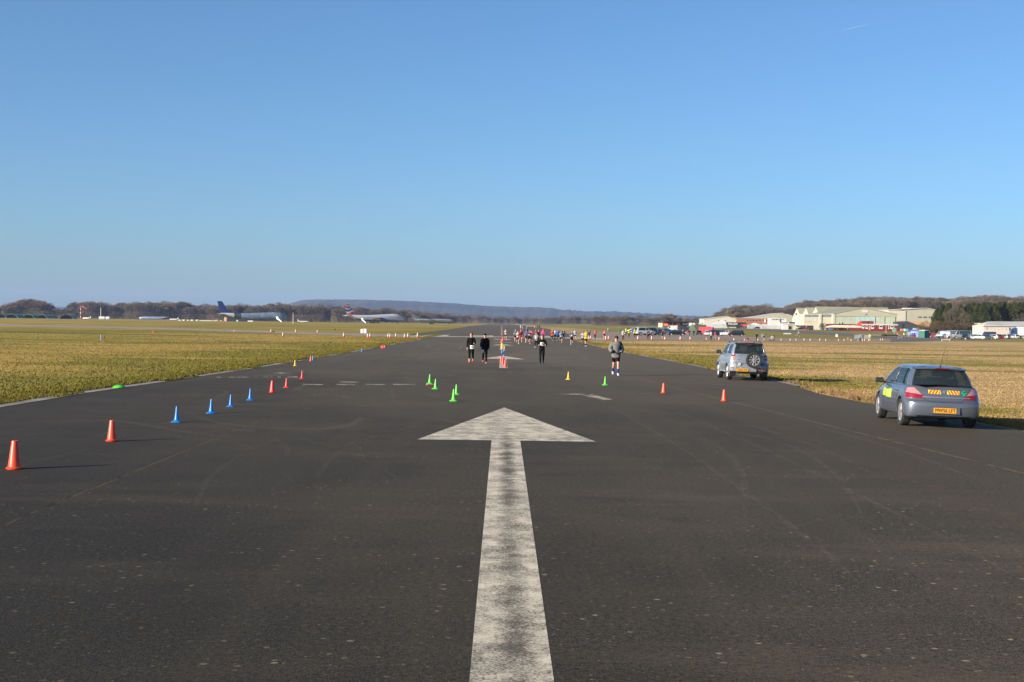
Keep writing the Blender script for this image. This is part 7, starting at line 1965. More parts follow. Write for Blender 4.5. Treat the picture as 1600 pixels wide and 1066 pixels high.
def tent(px, D, w_, d, h0, h1, label):
    t = empty('marquee', W(px, D)); MC = mat('tent_white', (.46, .47, .46), .7)
    MB().rings([[(-w_ / 2, -d / 2, 0), (w_ / 2, -d / 2, 0), (w_ / 2, d / 2, 0), (-w_ / 2, d / 2, 0)], [(-w_ / 2, -d / 2, h0), (w_ / 2, -d / 2, h0), (w_ / 2, d / 2, h0), (-w_ / 2, d / 2, h0)]]).build('side_wall', MC, t)
    MB().rings([[(-w_ / 2 - .1, -d / 2 - .1, h0), (w_ / 2 + .1, -d / 2 - .1, h0), (w_ / 2 + .1, d / 2 + .1, h0), (-w_ / 2 - .1, d / 2 + .1, h0)], [(-w_ * .05, -d * .3, h1), (w_ * .05, -d * .3, h1), (w_ * .05, d * .3, h1), (-w_ * .05, d * .3, h1)]], False, True).build('canopy', MC, t)
    tag(t, label, 'tent', 'white marquees before the cream shed')
tent(1117, 990, 5, 5, 2.6, 4.0, 'small white marquee before the left end of the cream shed'); tent(1128, 1010, 9, 6, 3.4, 5.6, 'larger white marquee behind the lorry cab')
tent(1179, 960, 9, 5, 2.2, 3.9, 'cream topped marquee right of the black trailer'); tent(1194, 965, 7, 5, 2.4, 3.2, 'low white marquee among the palisade panels')
def palisade(px0, px1, D, h, label):
    a, c = W(px0, D), W(px1, D); t = empty('palisade_fence', a); L = (c - a).length
    m = MB(); n = int(L / .45)
    for i in range(n): m.box(L * i / n, L * i / n + .34, 0, .03, .05, h)
    m.box(0, L, .03, .08, .4, .48); m.box(0, L, .03, .08, h - .4, h - .32)
    m.build('fence_panel', mat('zinc_pales', (.38, .39, .40), .6), t)
    for i in range(int(L / 6) + 1): MB().box(i * 6, i * 6 + .12, .05, .15, 0, h + .1).build('fence_post', STEEL, t)
    tag(t, label, 'fence', 'grey steel palisade fences')
palisade(1104, 1136, 930, 2.4, 'steel palisade fence left of the black trailer'); palisade(1167, 1225, 900, 2.4, 'steel palisade fence between the black trailer and the white cabin')
def mast(px, D, ytop, ybase, r_, m, label, name='lamp_post', head=True):
    z1 = Z(px, ytop, D); p = W(px, D); t = empty(name, p); h = z1 - p.z
    MB().tube([(0, 0, 0), (0, 0, h)], [r_, r_ * .6], 8).build('pole', m, t)
    if head: MB().bev(-.5, .5, -.12, .12, h, h + .15, .03).build('lamp_head', BLACK, t)
    return tag(t, label, 'mast' if not head else 'lamp post')
mast(1384.5, 620, 500, 522, .09, mat('pale_pole', (.45, .45, .45), .5), 'tall thin pale pole in front of the red huts', 'flagpole', False)
mast(1397.5, 600, 505, 522, .09, STEEL, 'shorter grey pole beside the green box', 'pole', False)
t = empty('equipment_box', W(1397.5, 700)); MB().bev(-.9, .9, -.5, .5, .1, 1.9, .04).build('cabinet', mat('sea_green_paint', (.12, .27, .19), .6), t); MB().box(-.95, .95, -.55, .55, 0, .1).build('base', STEEL, t); tag(t, 'pale green equipment cabinet before the red huts', 'cabinet')
t = empty('tyre_barrier', W(1378.5, 520)); 
for i in range(16):
    m_ = MB(); 
    for k in range(2): m_.lathe([(.18, 0), (.32, .02), (.32, .26), (.18, .28)], 12, (i * .40, .2 * (i % 2), k * .29), cap0=True, cap1=True)
    m_.build('tyre_stack', RUBBER, t)
t.rotation_euler = (0, 0, R(8)); tag(t, 'low dark barrier of stacked tyres on the grass before the red huts', 'tyre barrier')
def hoard(px, D, w_, h, m, label, name='barrier', rz=0):
    t = empty(name, W(px, D), R(rz)); MB().bev(-w_ / 2, w_ / 2, -.04, .04, .15, h, .02).build('panel', m, t)
    for x in (-w_ / 2 + .1, 0, w_ / 2 - .1): MB().box(x - .03, x + .03, -.25, .25, 0, .18).build('foot', STEEL, t)
    return tag(t, label, 'barrier')
LG = mat('light_grey_mesh', (.22, .24, .24), .6)
hoard(1341.5, 372, 2.0, 1.1, LG, 'grey crowd barrier behind the bystander in the blue top'); hoard(1355, 372, 1.5, 1.1, LG, 'pale crowd barrier behind the yellow jacketed bystander')
hoard(1230.5, 520, 2.8, .55, WHITE, 'low white board on the edge of the perimeter road', 'sign_board', 4)
t = empty('a_board', W(1307.5, 430)); 
for s in (-1, 1): MB().rings([[(-.38, s * .32, 0), (.38, s * .32, 0), (.30, s * .04, .95), (-.30, s * .04, .95)], [(-.38, s * .36, 0), (.38, s * .36, 0), (.30, s * .08, .95), (-.30, s * .08, .95)]], True, True).build('board', WHITE, t)
MB().box(-.42, .42, -.4, .4, 0, .08).build('foot', M_CRED, t); tag(t, 'white A shaped board with red feet on the perimeter road edge', 'sign')
t = empty('hurdle', P(1477.5, 532.6), R(6)); hm_ = MB(); W_B = mat('bare_grey_wood', (.42, .40, .37), .8)
MB().box(-1.0, 1.0, -.03, .03, .15, .42).build('board', W_B, t)
for x in (-1.0, 1.0): MB().rings([[(x - .04, -.3, 0), (x + .04, -.3, 0), (x + .04, .3, 0), (x - .04, .3, 0)], [(x - .04, -.04, .5), (x + .04, -.04, .5), (x + .04, .04, .5), (x - .04, .04, .5)]], True, True).build('leg', W_B, t)
t.scale = (1.0, 1, 1.0); tag(t, 'low pale wooden hurdle at the grass edge below the silver minibus', 'hurdle')
t = empty('marker_post', P(1508.5, 532)); MB().box(-.04, .04, -.04, .04, 0, .62).build('post', WHITE, t); MB().bev(-.22, .22, -.05, .05, .40, .62, .01).build('head', WHITE, t); tag(t, 'small white T shaped marker at the grass edge before the parked cars', 'marker')
for i, (px, c, w_) in enumerate(((1409, (.5, .15, .12), 1.6), (1413, (.6, .58, .5), .9), (1416.2, (.1, .35, .55), 1.8), (1432, (.35, .36, .36), 4.0))):
    t = empty('skip' if w_ > 3 else 'crate', W(px, 840)); MB().bev(-w_ / 2, w_ / 2, -.8, .8, .1, 1.5 if w_ < 3 else 2.0, .05).build('box', mat('crate_%s' % 'abcd'[i], c, .6), t); MB().box(-w_ / 2 + .1, w_ / 2 - .1, -.7, .7, 0, .1).build('runners', BLACK, t)
    tag(t, ('faded red crate before the dark shed', 'off white crate between the red and blue ones', 'pale blue crate before the dark shed', 'grey metal skip at the low end of the dark shed')[i], 'skip' if w_ > 3 else 'crate')
# ------------------------------------------------------------------ far left things
GRN_T = mat('green_shelter_skin', (.015, .14, .095), .5, var=.2, scale=.3)
def shelter(px, D, w_, h, rz, label, dark=False):
    t = empty('arched_shelter', W(px, D), R(rz)); n = 14; d = 16
    arc = lambda k: [(w_ / 2 * math.cos(a) * k, h * math.sin(a) * k) for a in [math.pi * i / n for i in range(n + 1)]]
    o_, i_ = arc(1), arc(.96)
    MB().rings([[(x, -d / 2, z) for x, z in o_], [(x, d / 2, z) for x, z in o_], [(x, d / 2, z) for x, z in i_], [(x, -d / 2, z) for x, z in i_], [(x, -d / 2, z) for x, z in o_]], closed=False).build('arched_cover', GRN_T, t, smooth=40)
    MB().prism(i_, d / 2 - .3, d / 2).build('back_wall', BLKP, t)
    for s in (-1, 1): MB().box(s * w_ / 2 - .15, s * w_ / 2 + .15, -d / 2, d / 2, 0, .5).build('side_rail', STEEL, t)
    tag(t, label, 'shelter', 'green arched aircraft shelters')
shelter(2, 1500, 16, 4.2, 0, 'green arched shelter cut by the left margin'); shelter(27, 1500, 18, 4.2, -28, 'green arched shelter second from the left margin'); shelter(53, 1500, 17, 4.2, -28, 'green arched shelter third from the left margin')
shelter(74, 1500, 15, 4.0, -28, 'green arched shelter fourth from the left margin'); shelter(107, 1450, 13.5, 4.4, 0, 'dark green arched shelter standing apart left of the windsock')
# windsock
z1 = Z(126, 478.5, 1250); p = W(126, 1250); t = empty('windsock', p); h = z1 - p.z
for i in range(7): MB().tube([(0, 0, h * i / 7), (0, 0, h * (i + 1) / 7)], .30, 8).build('mast_section', (M_CRED, WHITE)[i % 2], t)
MB().lathe([(.95, 0), (.8, 2.2), (.62, 4.2), (.45, 6.2)], 14).build('sock', mat('orange_sock', (.42, .10, .05), .7), t).rotation_euler = (0, R(118), 0)
[o for o in t.children if o.name.startswith('sock')][0].location = (.9, 0, h); [o for o in t.children if o.name.startswith('sock')][0].scale = (.75, .75, .85)
MB().bev(-1.0, 1.0, -1.0, 1.0, 0, .5, .1).build('base', M_ORA, t); tag(t, 'orange windsock on a red and white banded mast', 'windsock')
p = W(157.5, 1300); h = Z(157.5, 480.5, 1300) - p.z; t = empty('mast', p); MB().tube([(0, 0, 0), (0, 0, h)], [.42, .3], 8).build('pole', mat('pale_timber', (.42, .40, .32), .8), t); MB().bev(-.6, .6, -.6, .6, 0, .6, .1).build('base', STEEL, t); tag(t, 'tall pale pole behind the white tanks', 'mast')
for px, l_, lab in ((159.5, 6.0, 'white storage tank at the foot of the tall pale pole'), (168.5, 4.2, 'smaller white storage tank right of the tall pole')):
    t = empty('storage_tank', W(px, 1300)); MB().lathe([(.3, -l_ / 2), (1.4, -l_ / 2 + .4), (1.5, 0), (1.4, l_ / 2 - .4), (.3, l_ / 2)], 18, (0, 0, 1.7), 'x', True, True).build('tank', WPL, t, smooth=50)
    for x in (-l_ / 4, l_ / 4): MB().box(x - .2, x + .2, -.9, .9, 0, .8).build('cradle', STEEL, t)
    tag(t, lab, 'tank')
z1 = Z(458, 489, 1100); p = W(458, 1100); t = empty('lattice_mast', p); h = z1 - p.z; m_ = MB()
for a, c in ((-1, -1), (1, -1), (1, 1), (-1, 1)): m_.tube([(a * .35, c * .35, 0), (a * .25, c * .25, h)], .07, 5)
for i in range(10): z0 = h * i / 10; m_.tube([(-.33, -.33, z0), (.33, -.33, z0 + h / 10)], .05, 4); m_.tube([(.33, .33, z0), (-.33, .33, z0 + h / 10)], .05, 4)
m_.build('lattice', mat('mast_paint', (.45, .36, .33), .6), t); MB().bev(-.7, .7, -.7, .7, 0, .4, .05).build('base', STEEL, t); tag(t, 'thin lattice mast between the blue jumbo jet nose and the light aircraft', 'mast')
rr = random.Random(3)
for i, (px, w_, c) in enumerate(((281, 2, 0), (287, 2.2, 0), (294, 1.6, 0), (300, 2.4, 0), (308, 2, 0), (323, 13, 1), (334, 2, 2), (338, 3.2, 3), (345.5, 2, 3), (352.5, 2.4, 3), (371, 1.5, 0), (391.5, 5, 0))):
    D = 1330; t = empty('store_box', W(px, D)); h = rr.uniform(1.0, 1.6)
    if px == 352.5: h = 4
    MB().bev(-w_ / 2, w_ / 2, -1, 1, .15, h, .05).build('box', (WPL, mat('pale_green_long_shed', (.38, .42, .38), .6), WHITE, mat('dull_pink_box', (.45, .28, .22), .7))[c], t); MB().box(-w_ / 2 + .1, w_ / 2 - .1, -.9, .9, 0, .15).build('skids', BLACK, t)
    tag(t, ['white box farthest left in the row left of the blue jumbo jet', 'white box second in the row left of the blue jumbo jet', 'white box third in the row left of the blue jumbo jet', 'white box fourth in the row left of the blue jumbo jet', 'white box fifth in the row left of the blue jumbo jet', 'long pale green container left of the blue jumbo jet tail', 'small white box left of the pink ones under the tail', 'wide dull pink box left of the blue jumbo jet tail', 'small dull pink box under the blue jumbo jet tail', 'tall pinkish box at the open rear of the blue jumbo jet', 'white box under the open rear of the blue jumbo jet', 'white box under the wing of the blue jumbo jet'][i], 'container', 'boxes and containers around the blue jumbo jet')
t = empty('scaffold_platform', W(368, 1340)); m_ = MB()
for x in (-10, -6, -2, 2, 6, 10): m_.tube([(x, 0, 0), (x, 0, 2.6)], .15, 5)
m_.box(-11, 11, -1, 1, 2.2, 2.6); m_.build('frame', BLKP, t); MB().box(-11, 11, -1.1, -.9, .2, 1.9).build('screen', BLKP, t); tag(t, 'low dark scaffold platform along the rear of the blue jumbo jet', 'scaffold')
# white cabinet and small things by the taxiway on the left
t = empty('white_cabinet', P(568.3, 521.2)); k = (P(568.3, 521.2).length) / FPX
MB().bev(-4.6 * k, -.2 * k, -.5, .5, .05, 7.0 * k, .03).build('left_half', mat('weathered_white', (.50, .50, .48), .7), t); MB().bev(.0 * k, 4.8 * k, -.46, .5, .05, 7.3 * k, .03).build('right_half', mat('cold_white', (.58, .60, .62), .6), t)
MB().box(-4.4 * k, 4.6 * k, -.45, .45, 0, .05).build('base', STEEL, t); tag(t, 'white block cabinet standing at the edge of the left taxiway', 'cabinet')
for px, py, c, lab in ((427, 519.0, BLKP, 'small dark marker lamp above the left taxiway, farther left'), (523.5, 515.6, BLKP, 'small dark marker lamp left of the white cabinet'), (240.5, 519.2, M_RED, 'tiny red marker on the grass far left')):
    t = empty('ground_marker', P(px, py)); MB().lathe([(.22, 0), (.22, .05), (.15, .14), (.1, .2)], 12, cap0=True, cap1=True).build('dome', c, t, smooth=40); MB().lathe([(.28, 0), (.28, .03)], 12, cap0=True, cap1=True).build('base', c, t); tag(t, lab, 'marker')
t = empty('post', P(158, 532)); MB().tube([(0, 0, 0), (0, 0, .5), (0, 0, 1.0)], [.14, .13, .13], 12).build('shaft', mat('light_blue_post', (.07, .28, .42), .5), t); MB().lathe([(.0, 1.01), (.16, 1.01), (.15, 1.05), (.02, 1.06)], 12).build('cap', mat('light_blue_post2', (.09, .33, .48), .5), t); t.scale = (.5, .5, .55); tag(t, 'short light blue post in the left grass', 'post')
t = empty('stake', P(162.4, 532)); MB().tube([(0, 0, 0), (0, 0, .45)], .03, 6).build('shaft', M_RED, t); MB().bev(-.06, .06, -.02, .02, .25, .45, .01).build('flag', M_RED, t); tag(t, 'thin red stake beside the light blue post', 'stake')
# dry stalk standing in the grass above the hatchback
t = empty('dry_stalk', P(1478, 566)); MB().tube([(0, 0, 0), (.05, 0, .5), (.10, 0, 1.05)], [.016, .012, .008], 5).build('stem', mat('dry_stem', (.10, .07, .045), .9), t)
t.location = P(1478, 572); t.scale = (1, 1, 1.0)
for k_ in range(5): MB().tube([(.03 + .012 * k_, 0, .35 + .14 * k_), (.03 + .012 * k_ + (-1) ** k_ * .09, 0, .42 + .14 * k_)], [.008, .005], 4).build('twig', mat('dry_stem', (.10, .07, .045), .9), t)
tag(t, 'single thin dry stalk in the grass behind the grey hatchback', 'plant')
# contrail of a high aircraft
a, c = ray(1319, 46.3), ray(1358, 37.8); D = 45000
t = empty('distant_aircraft', tuple(a * D)); MB().lathe([(2, -26), (9, -18), (11, 10), (3, 26)], 10, (0, 0, 0), 'x', True, True).build('fuselage', WPL, t); MB().prism([(8, -3), (-10, -60), (-20, -60), (-14, 0), (-20, 60), (-10, 60), (8, 3)], -1, 1, 'z').build('wing', WPL, t)
tag(t, 'tiny bright speck of a high aircraft at the head of its trail', 'aeroplane')
tm = bpy.data.materials.new('vapour'); tm.use_nodes = True; nn = tm.node_tree; bb = nn.nodes['Principled BSDF']; bb.inputs['Base Color'].default_value = (.9, .9, .9, 1); bb.inputs['Roughness'].default_value = 1
tr_ = N(nn, 'ShaderNodeBsdfTransparent'); mx_ = N(nn, 'ShaderNodeMixShader'); mx_.inputs[0].default_value = .955; nn.links.new(bb.outputs[0], mx_.inputs[1]); nn.links.new(tr_.outputs[0], mx_.inputs[2]); nn.links.new(mx_.outputs[0], nn.nodes['Material Output'].inputs[0])
ct = MB().tube([a * (D + 100) + (c - a) * D * k_ for k_ in (.03, .3, .6, 1.0)], [6, 12, 12, 6], 8).build('contrail', tm, None)
tag(ct, 'short faint white vapour trail high in the right of the sky', 'contrail', kind='stuff')
# ------------------------------------------------------------------ trees
def tree_mat(name, a, b, leafy=False):
    m = bpy.data.materials.new(name); m.use_nodes = True
    nt_ = m.node_tree; bs = nt_.nodes['Principled BSDF']; bs.inputs['Roughness'].default_value = .95; bs.inputs['Specular IOR Level'].default_value = .1
    oi = N(nt_, 'ShaderNodeObjectInfo'); tc = N(nt_, 'ShaderNodeNewGeometry'); no = N(nt_, 'ShaderNodeTexNoise'); no.inputs['Scale'].default_value = .35; no.inputs['Detail'].default_value = 4
    nt_.links.new(tc.outputs['Position'], no.inputs['Vector'])
    ad = N(nt_, 'ShaderNodeMath', operation='MULTIPLY_ADD'); ad.inputs[1].default_value = .6; nt_.links.new(oi.outputs['Random'], ad.inputs[0]); nt_.links.new(no.outputs[0], ad.inputs[2])
    sb = N(nt_, 'ShaderNodeMapRange'); sb.inputs[1].default_value = .35; sb.inputs[2].default_value = 1.2; nt_.links.new(ad.outputs[0], sb.inputs[0])
    mx = N(nt_, 'ShaderNodeMix', data_type='RGBA'); nt_.links.new(sb.outputs[0], mx.inputs[0]); mx.inputs[6].default_value = a + (1,); mx.inputs[7].default_value = b + (1,)
    nt_.links.new(mx.outputs[2], bs.inputs['Base Color'])
    return m
M_TWIG = tree_mat('bare_twigs', (.078, .062, .048), (.165, .125, .090)); M_BARK = mat('bark', (.075, .062, .048), .95, var=.3); M_TWIG2 = tree_mat('pale_twigs', (.14, .115, .075), (.25, .20, .12))
M_EVER = tree_mat('evergreen_foliage', (.018, .027, .006), (.075, .080, .020)); M_BUSH = tree_mat('brown_bush', (.055, .042, .024), (.13, .085, .045))
def tri_cloud(name, pts, dirs, ln, wd, m, parent):
    n = len(pts); rng = np.random.default_rng(n)
    side = np.cross(dirs, rng.normal(size=(n, 3))); side /= np.linalg.norm(side, axis=1)[:, None] + 1e-9
    V = np.empty((n, 3, 3), np.float32)
    V[:, 0] = pts - side * wd[:, None]; V[:, 1] = pts + side * wd[:, None]; V[:, 2] = pts + dirs * ln[:, None]
    me = bpy.data.meshes.new(name)
    me.vertices.add(n * 3); me.vertices.foreach_set('co', V.ravel()); me.loops.add(n * 3); me.loops.foreach_set('vertex_index', np.arange(n * 3, dtype=np.int32))
    me.polygons.add(n); me.polygons.foreach_set('loop_start', np.arange(0, n * 3, 3, dtype=np.int32)); me.polygons.foreach_set('loop_total', np.full(n, 3, np.int32))
    me.update(calc_edges=True); me.materials.append(m)
    o = bpy.data.objects.new(name, me); C.objects.link(o); o.parent = parent
    return o
def bare_tree(seed, h, wdt, m=M_TWIG, narrow=False, n=4200):
    rng = np.random.default_rng(seed); rnd = random.Random(seed)
    t = empty('bare_tree'); br = MB()
    th = h * .28
    br.tube([(0, 0, 0), (.1, 0, th * .5), (.05, .05, th), (0, 0, h * .62)], [h * .030, h * .024, h * .020, h * .006], 7)
    lobes = []
    for k in range(11):
        a = 2 * math.pi * k / 11 * 2.4 + rnd.uniform(-.3, .3); up = rnd.uniform(.25, 1.0)
        z = h * (.42 + .46 * up); r_ = wdt * .5 * math.sqrt(max(.05, 1 - ((z / h - .50) / .50) ** 2)) * rnd.uniform(.55, .85)
        c = Vector((r_ * math.cos(a), r_ * math.sin(a), z * .97))
        if k == 0: c = Vector((0, 0, h * .86))
        s0 = Vector((0, 0, th * rnd.uniform(.75, 1.5)))
        mid = s0.lerp(c, .5) + Vector((0, 0, -.04 * h))
        br.tube([s0, mid, c], [h * .013, h * .008, h * .003], 5)
        for q in range(4):
            e = c + Vector((rnd.gauss(0, 1), rnd.gauss(0, 1), rnd.uniform(0, 1))).normalized() * wdt * .16
            br.tube([mid.lerp(c, .4 + .15 * q), e], [h * .005, h * .0015], 4)
        lobes.append((np.array(c), wdt * rnd.uniform(.15, .24)))
    br.build('trunk', M_BARK, t, fix=False)
    P_l = []; D_l = []
    for c, r_ in lobes:
        k = n // len(lobes)
        u = rng.normal(size=(k, 3)); u /= np.linalg.norm(u, axis=1)[:, None]
        u[:, 2] = np.where(u[:, 2] < -.5, -u[:, 2], u[:, 2])
        rr = r_ * (rng.random(k) ** .40) * np.array([1.0])
        p = c + u * rr[:, None] * np.array([1, 1, .82])
        P_l.append(p); dd = p - np.array([0, 0, h * .35]); dd /= np.linalg.norm(dd, axis=1)[:, None]; D_l.append(dd * .6 + u * .6 + rng.normal(size=(k, 3)) * .25)
    k = n // 3; a_ = rng.random(k) * 2 * np.pi; q_ = rng.random(k) ** .5 * wdt * .52; P_l.append(np.stack([q_ * np.cos(a_), q_ * np.sin(a_), rng.random(k) ** .8 * h * .42], 1)); D_l.append(rng.normal(size=(k, 3)) * .4 + np.array([0, 0, .8]))
    # a looser fill low in the crown
    k = n // 5; u = rng.normal(size=(k, 3)); u /= np.linalg.norm(u, axis=1)[:, None]; p = np.array([0, 0, h * .52]) + u * np.array([wdt * .36, wdt * .36, h * .26]) * (rng.random(k) ** .5)[:, None]
    P_l.append(p); D_l.append(u)
    pts = np.concatenate(P_l); dirs = np.concatenate(D_l); dirs /= np.linalg.norm(dirs, axis=1)[:, None]
    pts[:, 2] = np.maximum(pts[:, 2], h * .02)
    tri_cloud('crown', pts, dirs, rng.uniform(.07, .13, len(pts)) * h * .7, rng.uniform(.0035, .0075, len(pts)) * h, m, t)
    return t
def bush_tree(seed, h, wdt, m, name='bush', n=2600):
    rng = np.random.default_rng(seed); rnd = random.Random(seed); t = empty(name)
    br = MB()
    for k in range(6): a = k * 1.1; br.tube([(0, 0, 0), (wdt * .2 * math.cos(a), wdt * .2 * math.sin(a), h * .7)], [h * .03, h * .008], 5)
    br.build('trunk', M_BARK, t, fix=False)
    P_l = []; D_l = []
    for q in range(9):
        c = np.array([rnd.uniform(-.33, .33) * wdt, rnd.uniform(-.33, .33) * wdt, h * rnd.uniform(.28, .74)]); r_ = min(h, wdt) * rnd.uniform(.20, .30)
        k = n // 9; u = rng.normal(size=(k, 3)); u /= np.linalg.norm(u, axis=1)[:, None]
        P_l.append(c + u * (r_ * rng.random(k) ** .35)[:, None]); D_l.append(u + rng.normal(size=(k, 3)) * .3)
    pts = np.concatenate(P_l); dirs = np.concatenate(D_l); dirs /= np.linalg.norm(dirs, axis=1)[:, None]; pts[:, 2] = np.maximum(pts[:, 2], .05)
    tri_cloud('crown', pts, dirs, rng.uniform(.04, .09, len(pts)) * h, rng.uniform(.006, .014, len(pts)) * h, m, t)
    return t
def conifer(seed, h, wdt, n=6000):
    rng = np.random.default_rng(seed); t = empty('conifer')
    MB().tube([(0, 0, 0), (0, 0, h * .95)], [h * .03, h * .004], 7).build('trunk', M_BARK, t, fix=False)
    z = rng.random(n) ** 1.15; a = rng.random(n) * 2 * np.pi
    prof = wdt * .5 * np.clip((1.02 - z) * 1.9, .03, 1.0) ** .75 * (0.85 + .15 * np.sin(a * 5 + z * 14 + seed))
    rr = prof * (rng.random(n) ** .30)
    pts = np.stack([rr * np.cos(a), rr * np.sin(a), z * h * .98 + .1], 1)
    dirs = np.stack([np.cos(a) * .5, np.sin(a) * .5, np.full(n, .75)], 1) + rng.normal(size=(n, 3)) * .3; dirs /= np.linalg.norm(dirs, axis=1)[:, None]
    tri_cloud('crown', pts, dirs, rng.uniform(.035, .085, n) * h, rng.uniform(.006, .014, n) * h, M_EVER, t)
    return t
_tp = {}
def plant_tree(key, maker, loc, sc, rz, label, cat, group):
    if key not in _tp: t = _tp[key] = maker()
    else: t = copy_tree(_tp[key])
    t.location = loc; t.rotation_euler = (0, 0, rz); t.scale = sc
    tag(t, label, cat, group)
    return t
mk = [lambda s=s: bare_tree(s, 16, 15 + (s % 3) * 1.5, M_TWIG) for s in (1, 2, 3, 4, 5)] + [lambda s=s: bare_tree(s, 16, 11, M_TWIG2) for s in (8, 9)]
rt = random.Random(12)
def belt(profile, D0, rows, step, group, label, wz=1.0, jit=.10, pale=.12, base=None):
    """profile: [(px, picture row of the tree tops)]"""
    for r_ in range(rows):
        px = profile[0][0] + rt.uniform(0, step)
        while px < profile[-1][0]:
            i = max(j for j in range(len(profile)) if profile[j][0] <= px); i = min(i, len(profile) - 2)
            (a, ya), (c, yc) = profile[i], profile[i + 1]
            y = ya + (yc - ya) * (px - a) / (c - a) + 1.1 * math.sin(px * .35) + .4
            D = D0 + r_ * 26 + rt.uniform(-12, 12)
            p = W(px, D)
            if base: p.z = base(p.x, p.y)
            h = (Z(px, y, D) - p.z) * (rt.uniform(1 - jit, 1.02)) * (1.0 if r_ else .9)
            k = rt.choice((5, 6)) if rt.random() < pale else rt.randrange(5)
            s_ = max(.25, h / 16); ws = s_ * wz * rt.uniform(.9, 1.25)
            plant_tree('t%d' % k, mk[k], p, (ws, ws, s_), rt.uniform(0, 6.28), label, 'tree', group)
            px += step * rt.uniform(.7, 1.3)
belt([(-25, 480), (5, 478), (15, 471), (30, 469.5), (50, 466.5), (63, 467), (72, 474), (80, 480.5)], 1600, 2, 13, 'bare trees behind the green shelters', 'bare brown winter tree behind the green arched shelters')
belt([(80, 482.5), (105, 481), (116, 474), (135, 470.5), (155, 470.5), (166, 474), (180, 475), (205, 471), (222, 471), (240, 471.5), (262, 470), (280, 472.5), (300, 477), (318, 476), (330, 476.5)], 1800, 2, 12.5, 'bare trees behind the windsock and the white tanks', 'bare brown winter tree in the belt between the windsock and the blue jumbo jet')
belt([(330, 477), (348, 477), (365, 474), (382, 476.5), (400, 477.5), (418, 472.5), (426, 471.5), (442, 474), (458, 476.5), (470, 474), (495, 475), (520, 478.5), (545, 480)], 1650, 2, 12.5, 'bare trees behind the blue jumbo jet', 'bare brown winter tree in the belt behind the blue jumbo jet')
belt([(545, 480), (565, 478), (578, 482), (600, 481.5), (612, 480), (622, 484), (640, 483), (660, 486), (690, 489), (710, 492), (735, 493.5)], 1900, 2, 11.5, 'bare trees behind the white jumbo jet', 'bare brown winter tree in the belt behind the white jumbo jet')
belt([(735, 493.5), (745, 491.5), (757, 491), (764, 495), (785, 494), (800, 494), (820, 496.5), (850, 495.5), (880, 494), (900, 492.5), (925, 493.5)], 2200, 2, 9.5, 'bare trees beyond the end of the runway', 'bare brown winter tree beyond the end of the runway')
belt([(925, 493.5), (960, 493.5), (985, 492), (1000, 493.5), (1030, 493), (1042, 491.5), (1050, 488.5), (1058, 495), (1080, 497.5), (1098, 498)], 1450, 2, 11.5, 'bare trees behind the black display truck', 'bare grey brown winter tree left of and behind the black display truck')
# the wooded rise behind the hangars
def rise(x, y):
    return 20 * S(x, 190, 330) * S(y, 1250, 1420) * (1 - S(x, 580, 700))
pts_ = []
rows = []
for y in range(1235, 1640, 25):
    rows.append([(x, y, rise(x, y) - .05 if rise(x, y) > .01 else -.6) for x in range(175, 900, 25)])
hm2 = MB().rings(rows, closed=False).build('wooded_rise', M_GRASS, fix=False); hm2['kind'] = 'structure'
belt([(1090, 497), (1105, 494), (1116, 492), (1130, 487), (1142, 479.5), (1150, 478.5), (1160, 478), (1175, 479.5), (1188, 475.5), (1198, 476.5), (1215, 480), (1235, 477)], 1300, 3, 10.5, 'bare trees behind the cream shed and the brick building', 'bare brown winter tree behind the brick building', base=rise)
belt([(1222, 480), (1240, 475), (1252, 469.5), (1262, 468), (1272, 470), (1290, 467), (1310, 467.5), (1330, 465.5), (1358, 463.5), (1400, 464), (1440, 464.5), (1480, 465.5), (1510, 464), (1540, 462.5), (1570, 463), (1640, 464), (1700, 468)], 1340, 3, 11.5, 'bare trees of the wood behind the hangars', 'bare reddish brown winter tree in the wood behind the hangars', base=rise, pale=.06)
ev = [lambda s=s: conifer(s, 13, 6.5) for s in (21, 22, 23)]
for i, px in enumerate([1465, 1473, 1482, 1500, 1512, 1521, 1529, 1537, 1545, 1553, 1561, 1569, 1577, 1585, 1593, 1601, 1609]):
    D = 640 + rt.uniform(-12, 12); p = W(px, D); p.z = 0
    top = 474 + (6 if px < 1470 else 2 if px < 1482 else 0) + rt.uniform(-1, 1.5) + (2 if 1495 < px < 1515 else 0)
    h = Z(px, top, D) / 13
    plant_tree('e%d' % (i % 3), ev[i % 3], p, (h * rt.uniform(.95, 1.2), h, h), rt.uniform(0, 6), 'tall dark green conifer in the dense row behind the vans and the low building', 'conifer', 'conifers in the dense row')
M_GT = tree_mat('grey_twigs', (.06, .05, .035), (.12, .10, .065))
bs_ = [lambda s=s: bush_tree(s, 6, 8, M_BUSH) for s in (31, 32, 33)]
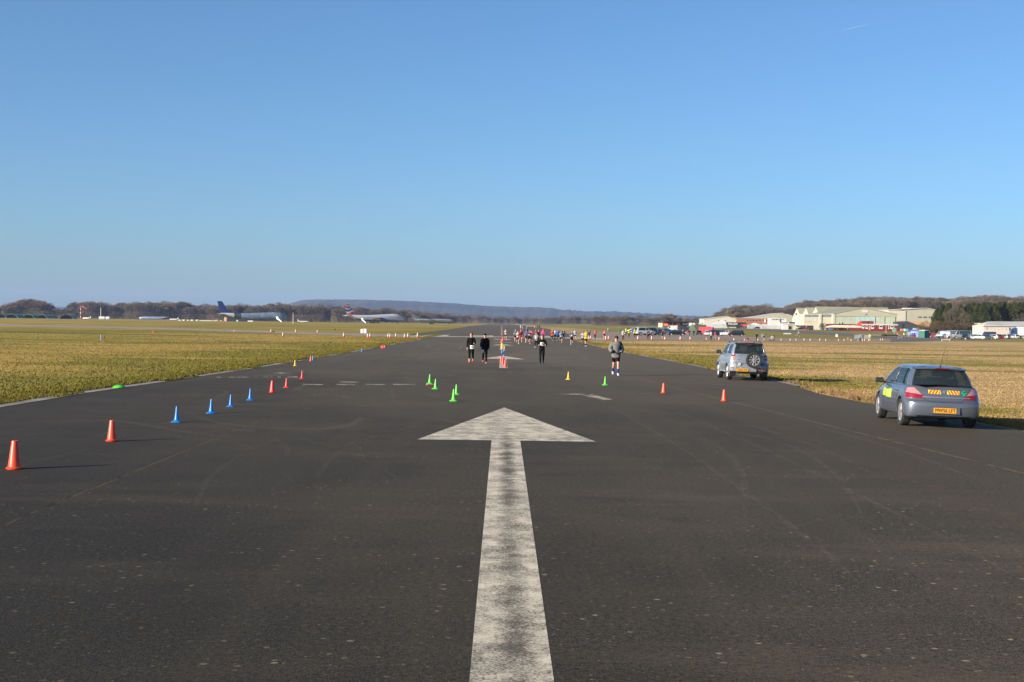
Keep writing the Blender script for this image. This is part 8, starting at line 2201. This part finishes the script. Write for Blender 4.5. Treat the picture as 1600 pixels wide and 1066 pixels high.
for i, (px, top, D) in enumerate(((1446, 506, 560), (1454, 504.5, 560), (1462, 503, 565), (1470, 502.5, 560), (1479, 504, 560), (1488, 503, 558), (1497, 504, 560), (1506, 505, 565), (1515, 506, 565), (1524, 507, 570))):
    p = W(px, D); p.z = min(0, p.z); h = (Z(px, top, D) - p.z) / 6 * 1.15
    plant_tree('b%d' % (i % 3), bs_[i % 3], p, (h * 1.1, h, h), rt.uniform(0, 6), 'brown leafless bush in the thicket in front of the conifers', 'bush', 'bushes in front of the conifers')
for i, (px, top, D) in enumerate(((1483, 483, 600), (1494, 476, 605), (1507, 486, 592), (1597, 487, 590))):
    p = W(px, D); p.z = 0; h = Z(px, top, D) / 16
    plant_tree('tt%d' % (i % 2), [lambda: bare_tree(41, 16, 9, M_GT, n=800), lambda: bare_tree(42, 16, 9, M_GT, n=800)][i % 2], p, (h, h, h), rt.uniform(0, 6), 'bare tree tangled in front of the dark conifers', 'tree', 'bare trees in front of the conifers')
t = bush_tree(51, 5, 7, M_EVER); t.location = W(1287, 790); t.scale = (.95, .9, .82); tag(t, 'round dark green bush left of the cream delta winged jet', 'bush')
for px, s_, lab in ((1312, .34, 'small dark conifer behind the cream jet, left of the pair'), (1316.5, .36, 'small dark conifer behind the cream jet, right of the pair'), (1305, .25, 'smallest conifer behind the nose of the cream jet')):
    plant_tree('e0', ev[0], W(px, 790), (s_ * .8, s_ * .8, s_ * .95), px, lab, 'conifer', 'small conifers behind the cream jet')
# ------------------------------------------------------------------ air
hz = MB().box(-11500, 11500, -800, 11800, -8, 190).build('haze', None)
hz['kind'] = 'stuff'; hz['label'] = 'thin pale winter haze over the airfield and hills'; hz['category'] = 'haze'
hm = bpy.data.materials.new('haze_air'); hm.use_nodes = True
hn = hm.node_tree; hn.nodes.remove(hn.nodes['Principled BSDF'])
pv = hn.nodes.new('ShaderNodeVolumePrincipled')
pv.inputs['Color'].default_value = (.44, .62, 1.0, 1)
pv.inputs['Density'].default_value = 5.5e-5
pv.inputs['Anisotropy'].default_value = 0.0
hn.links.new(pv.outputs[0], hn.nodes['Material Output'].inputs['Volume'])
hz.data.materials.append(hm)
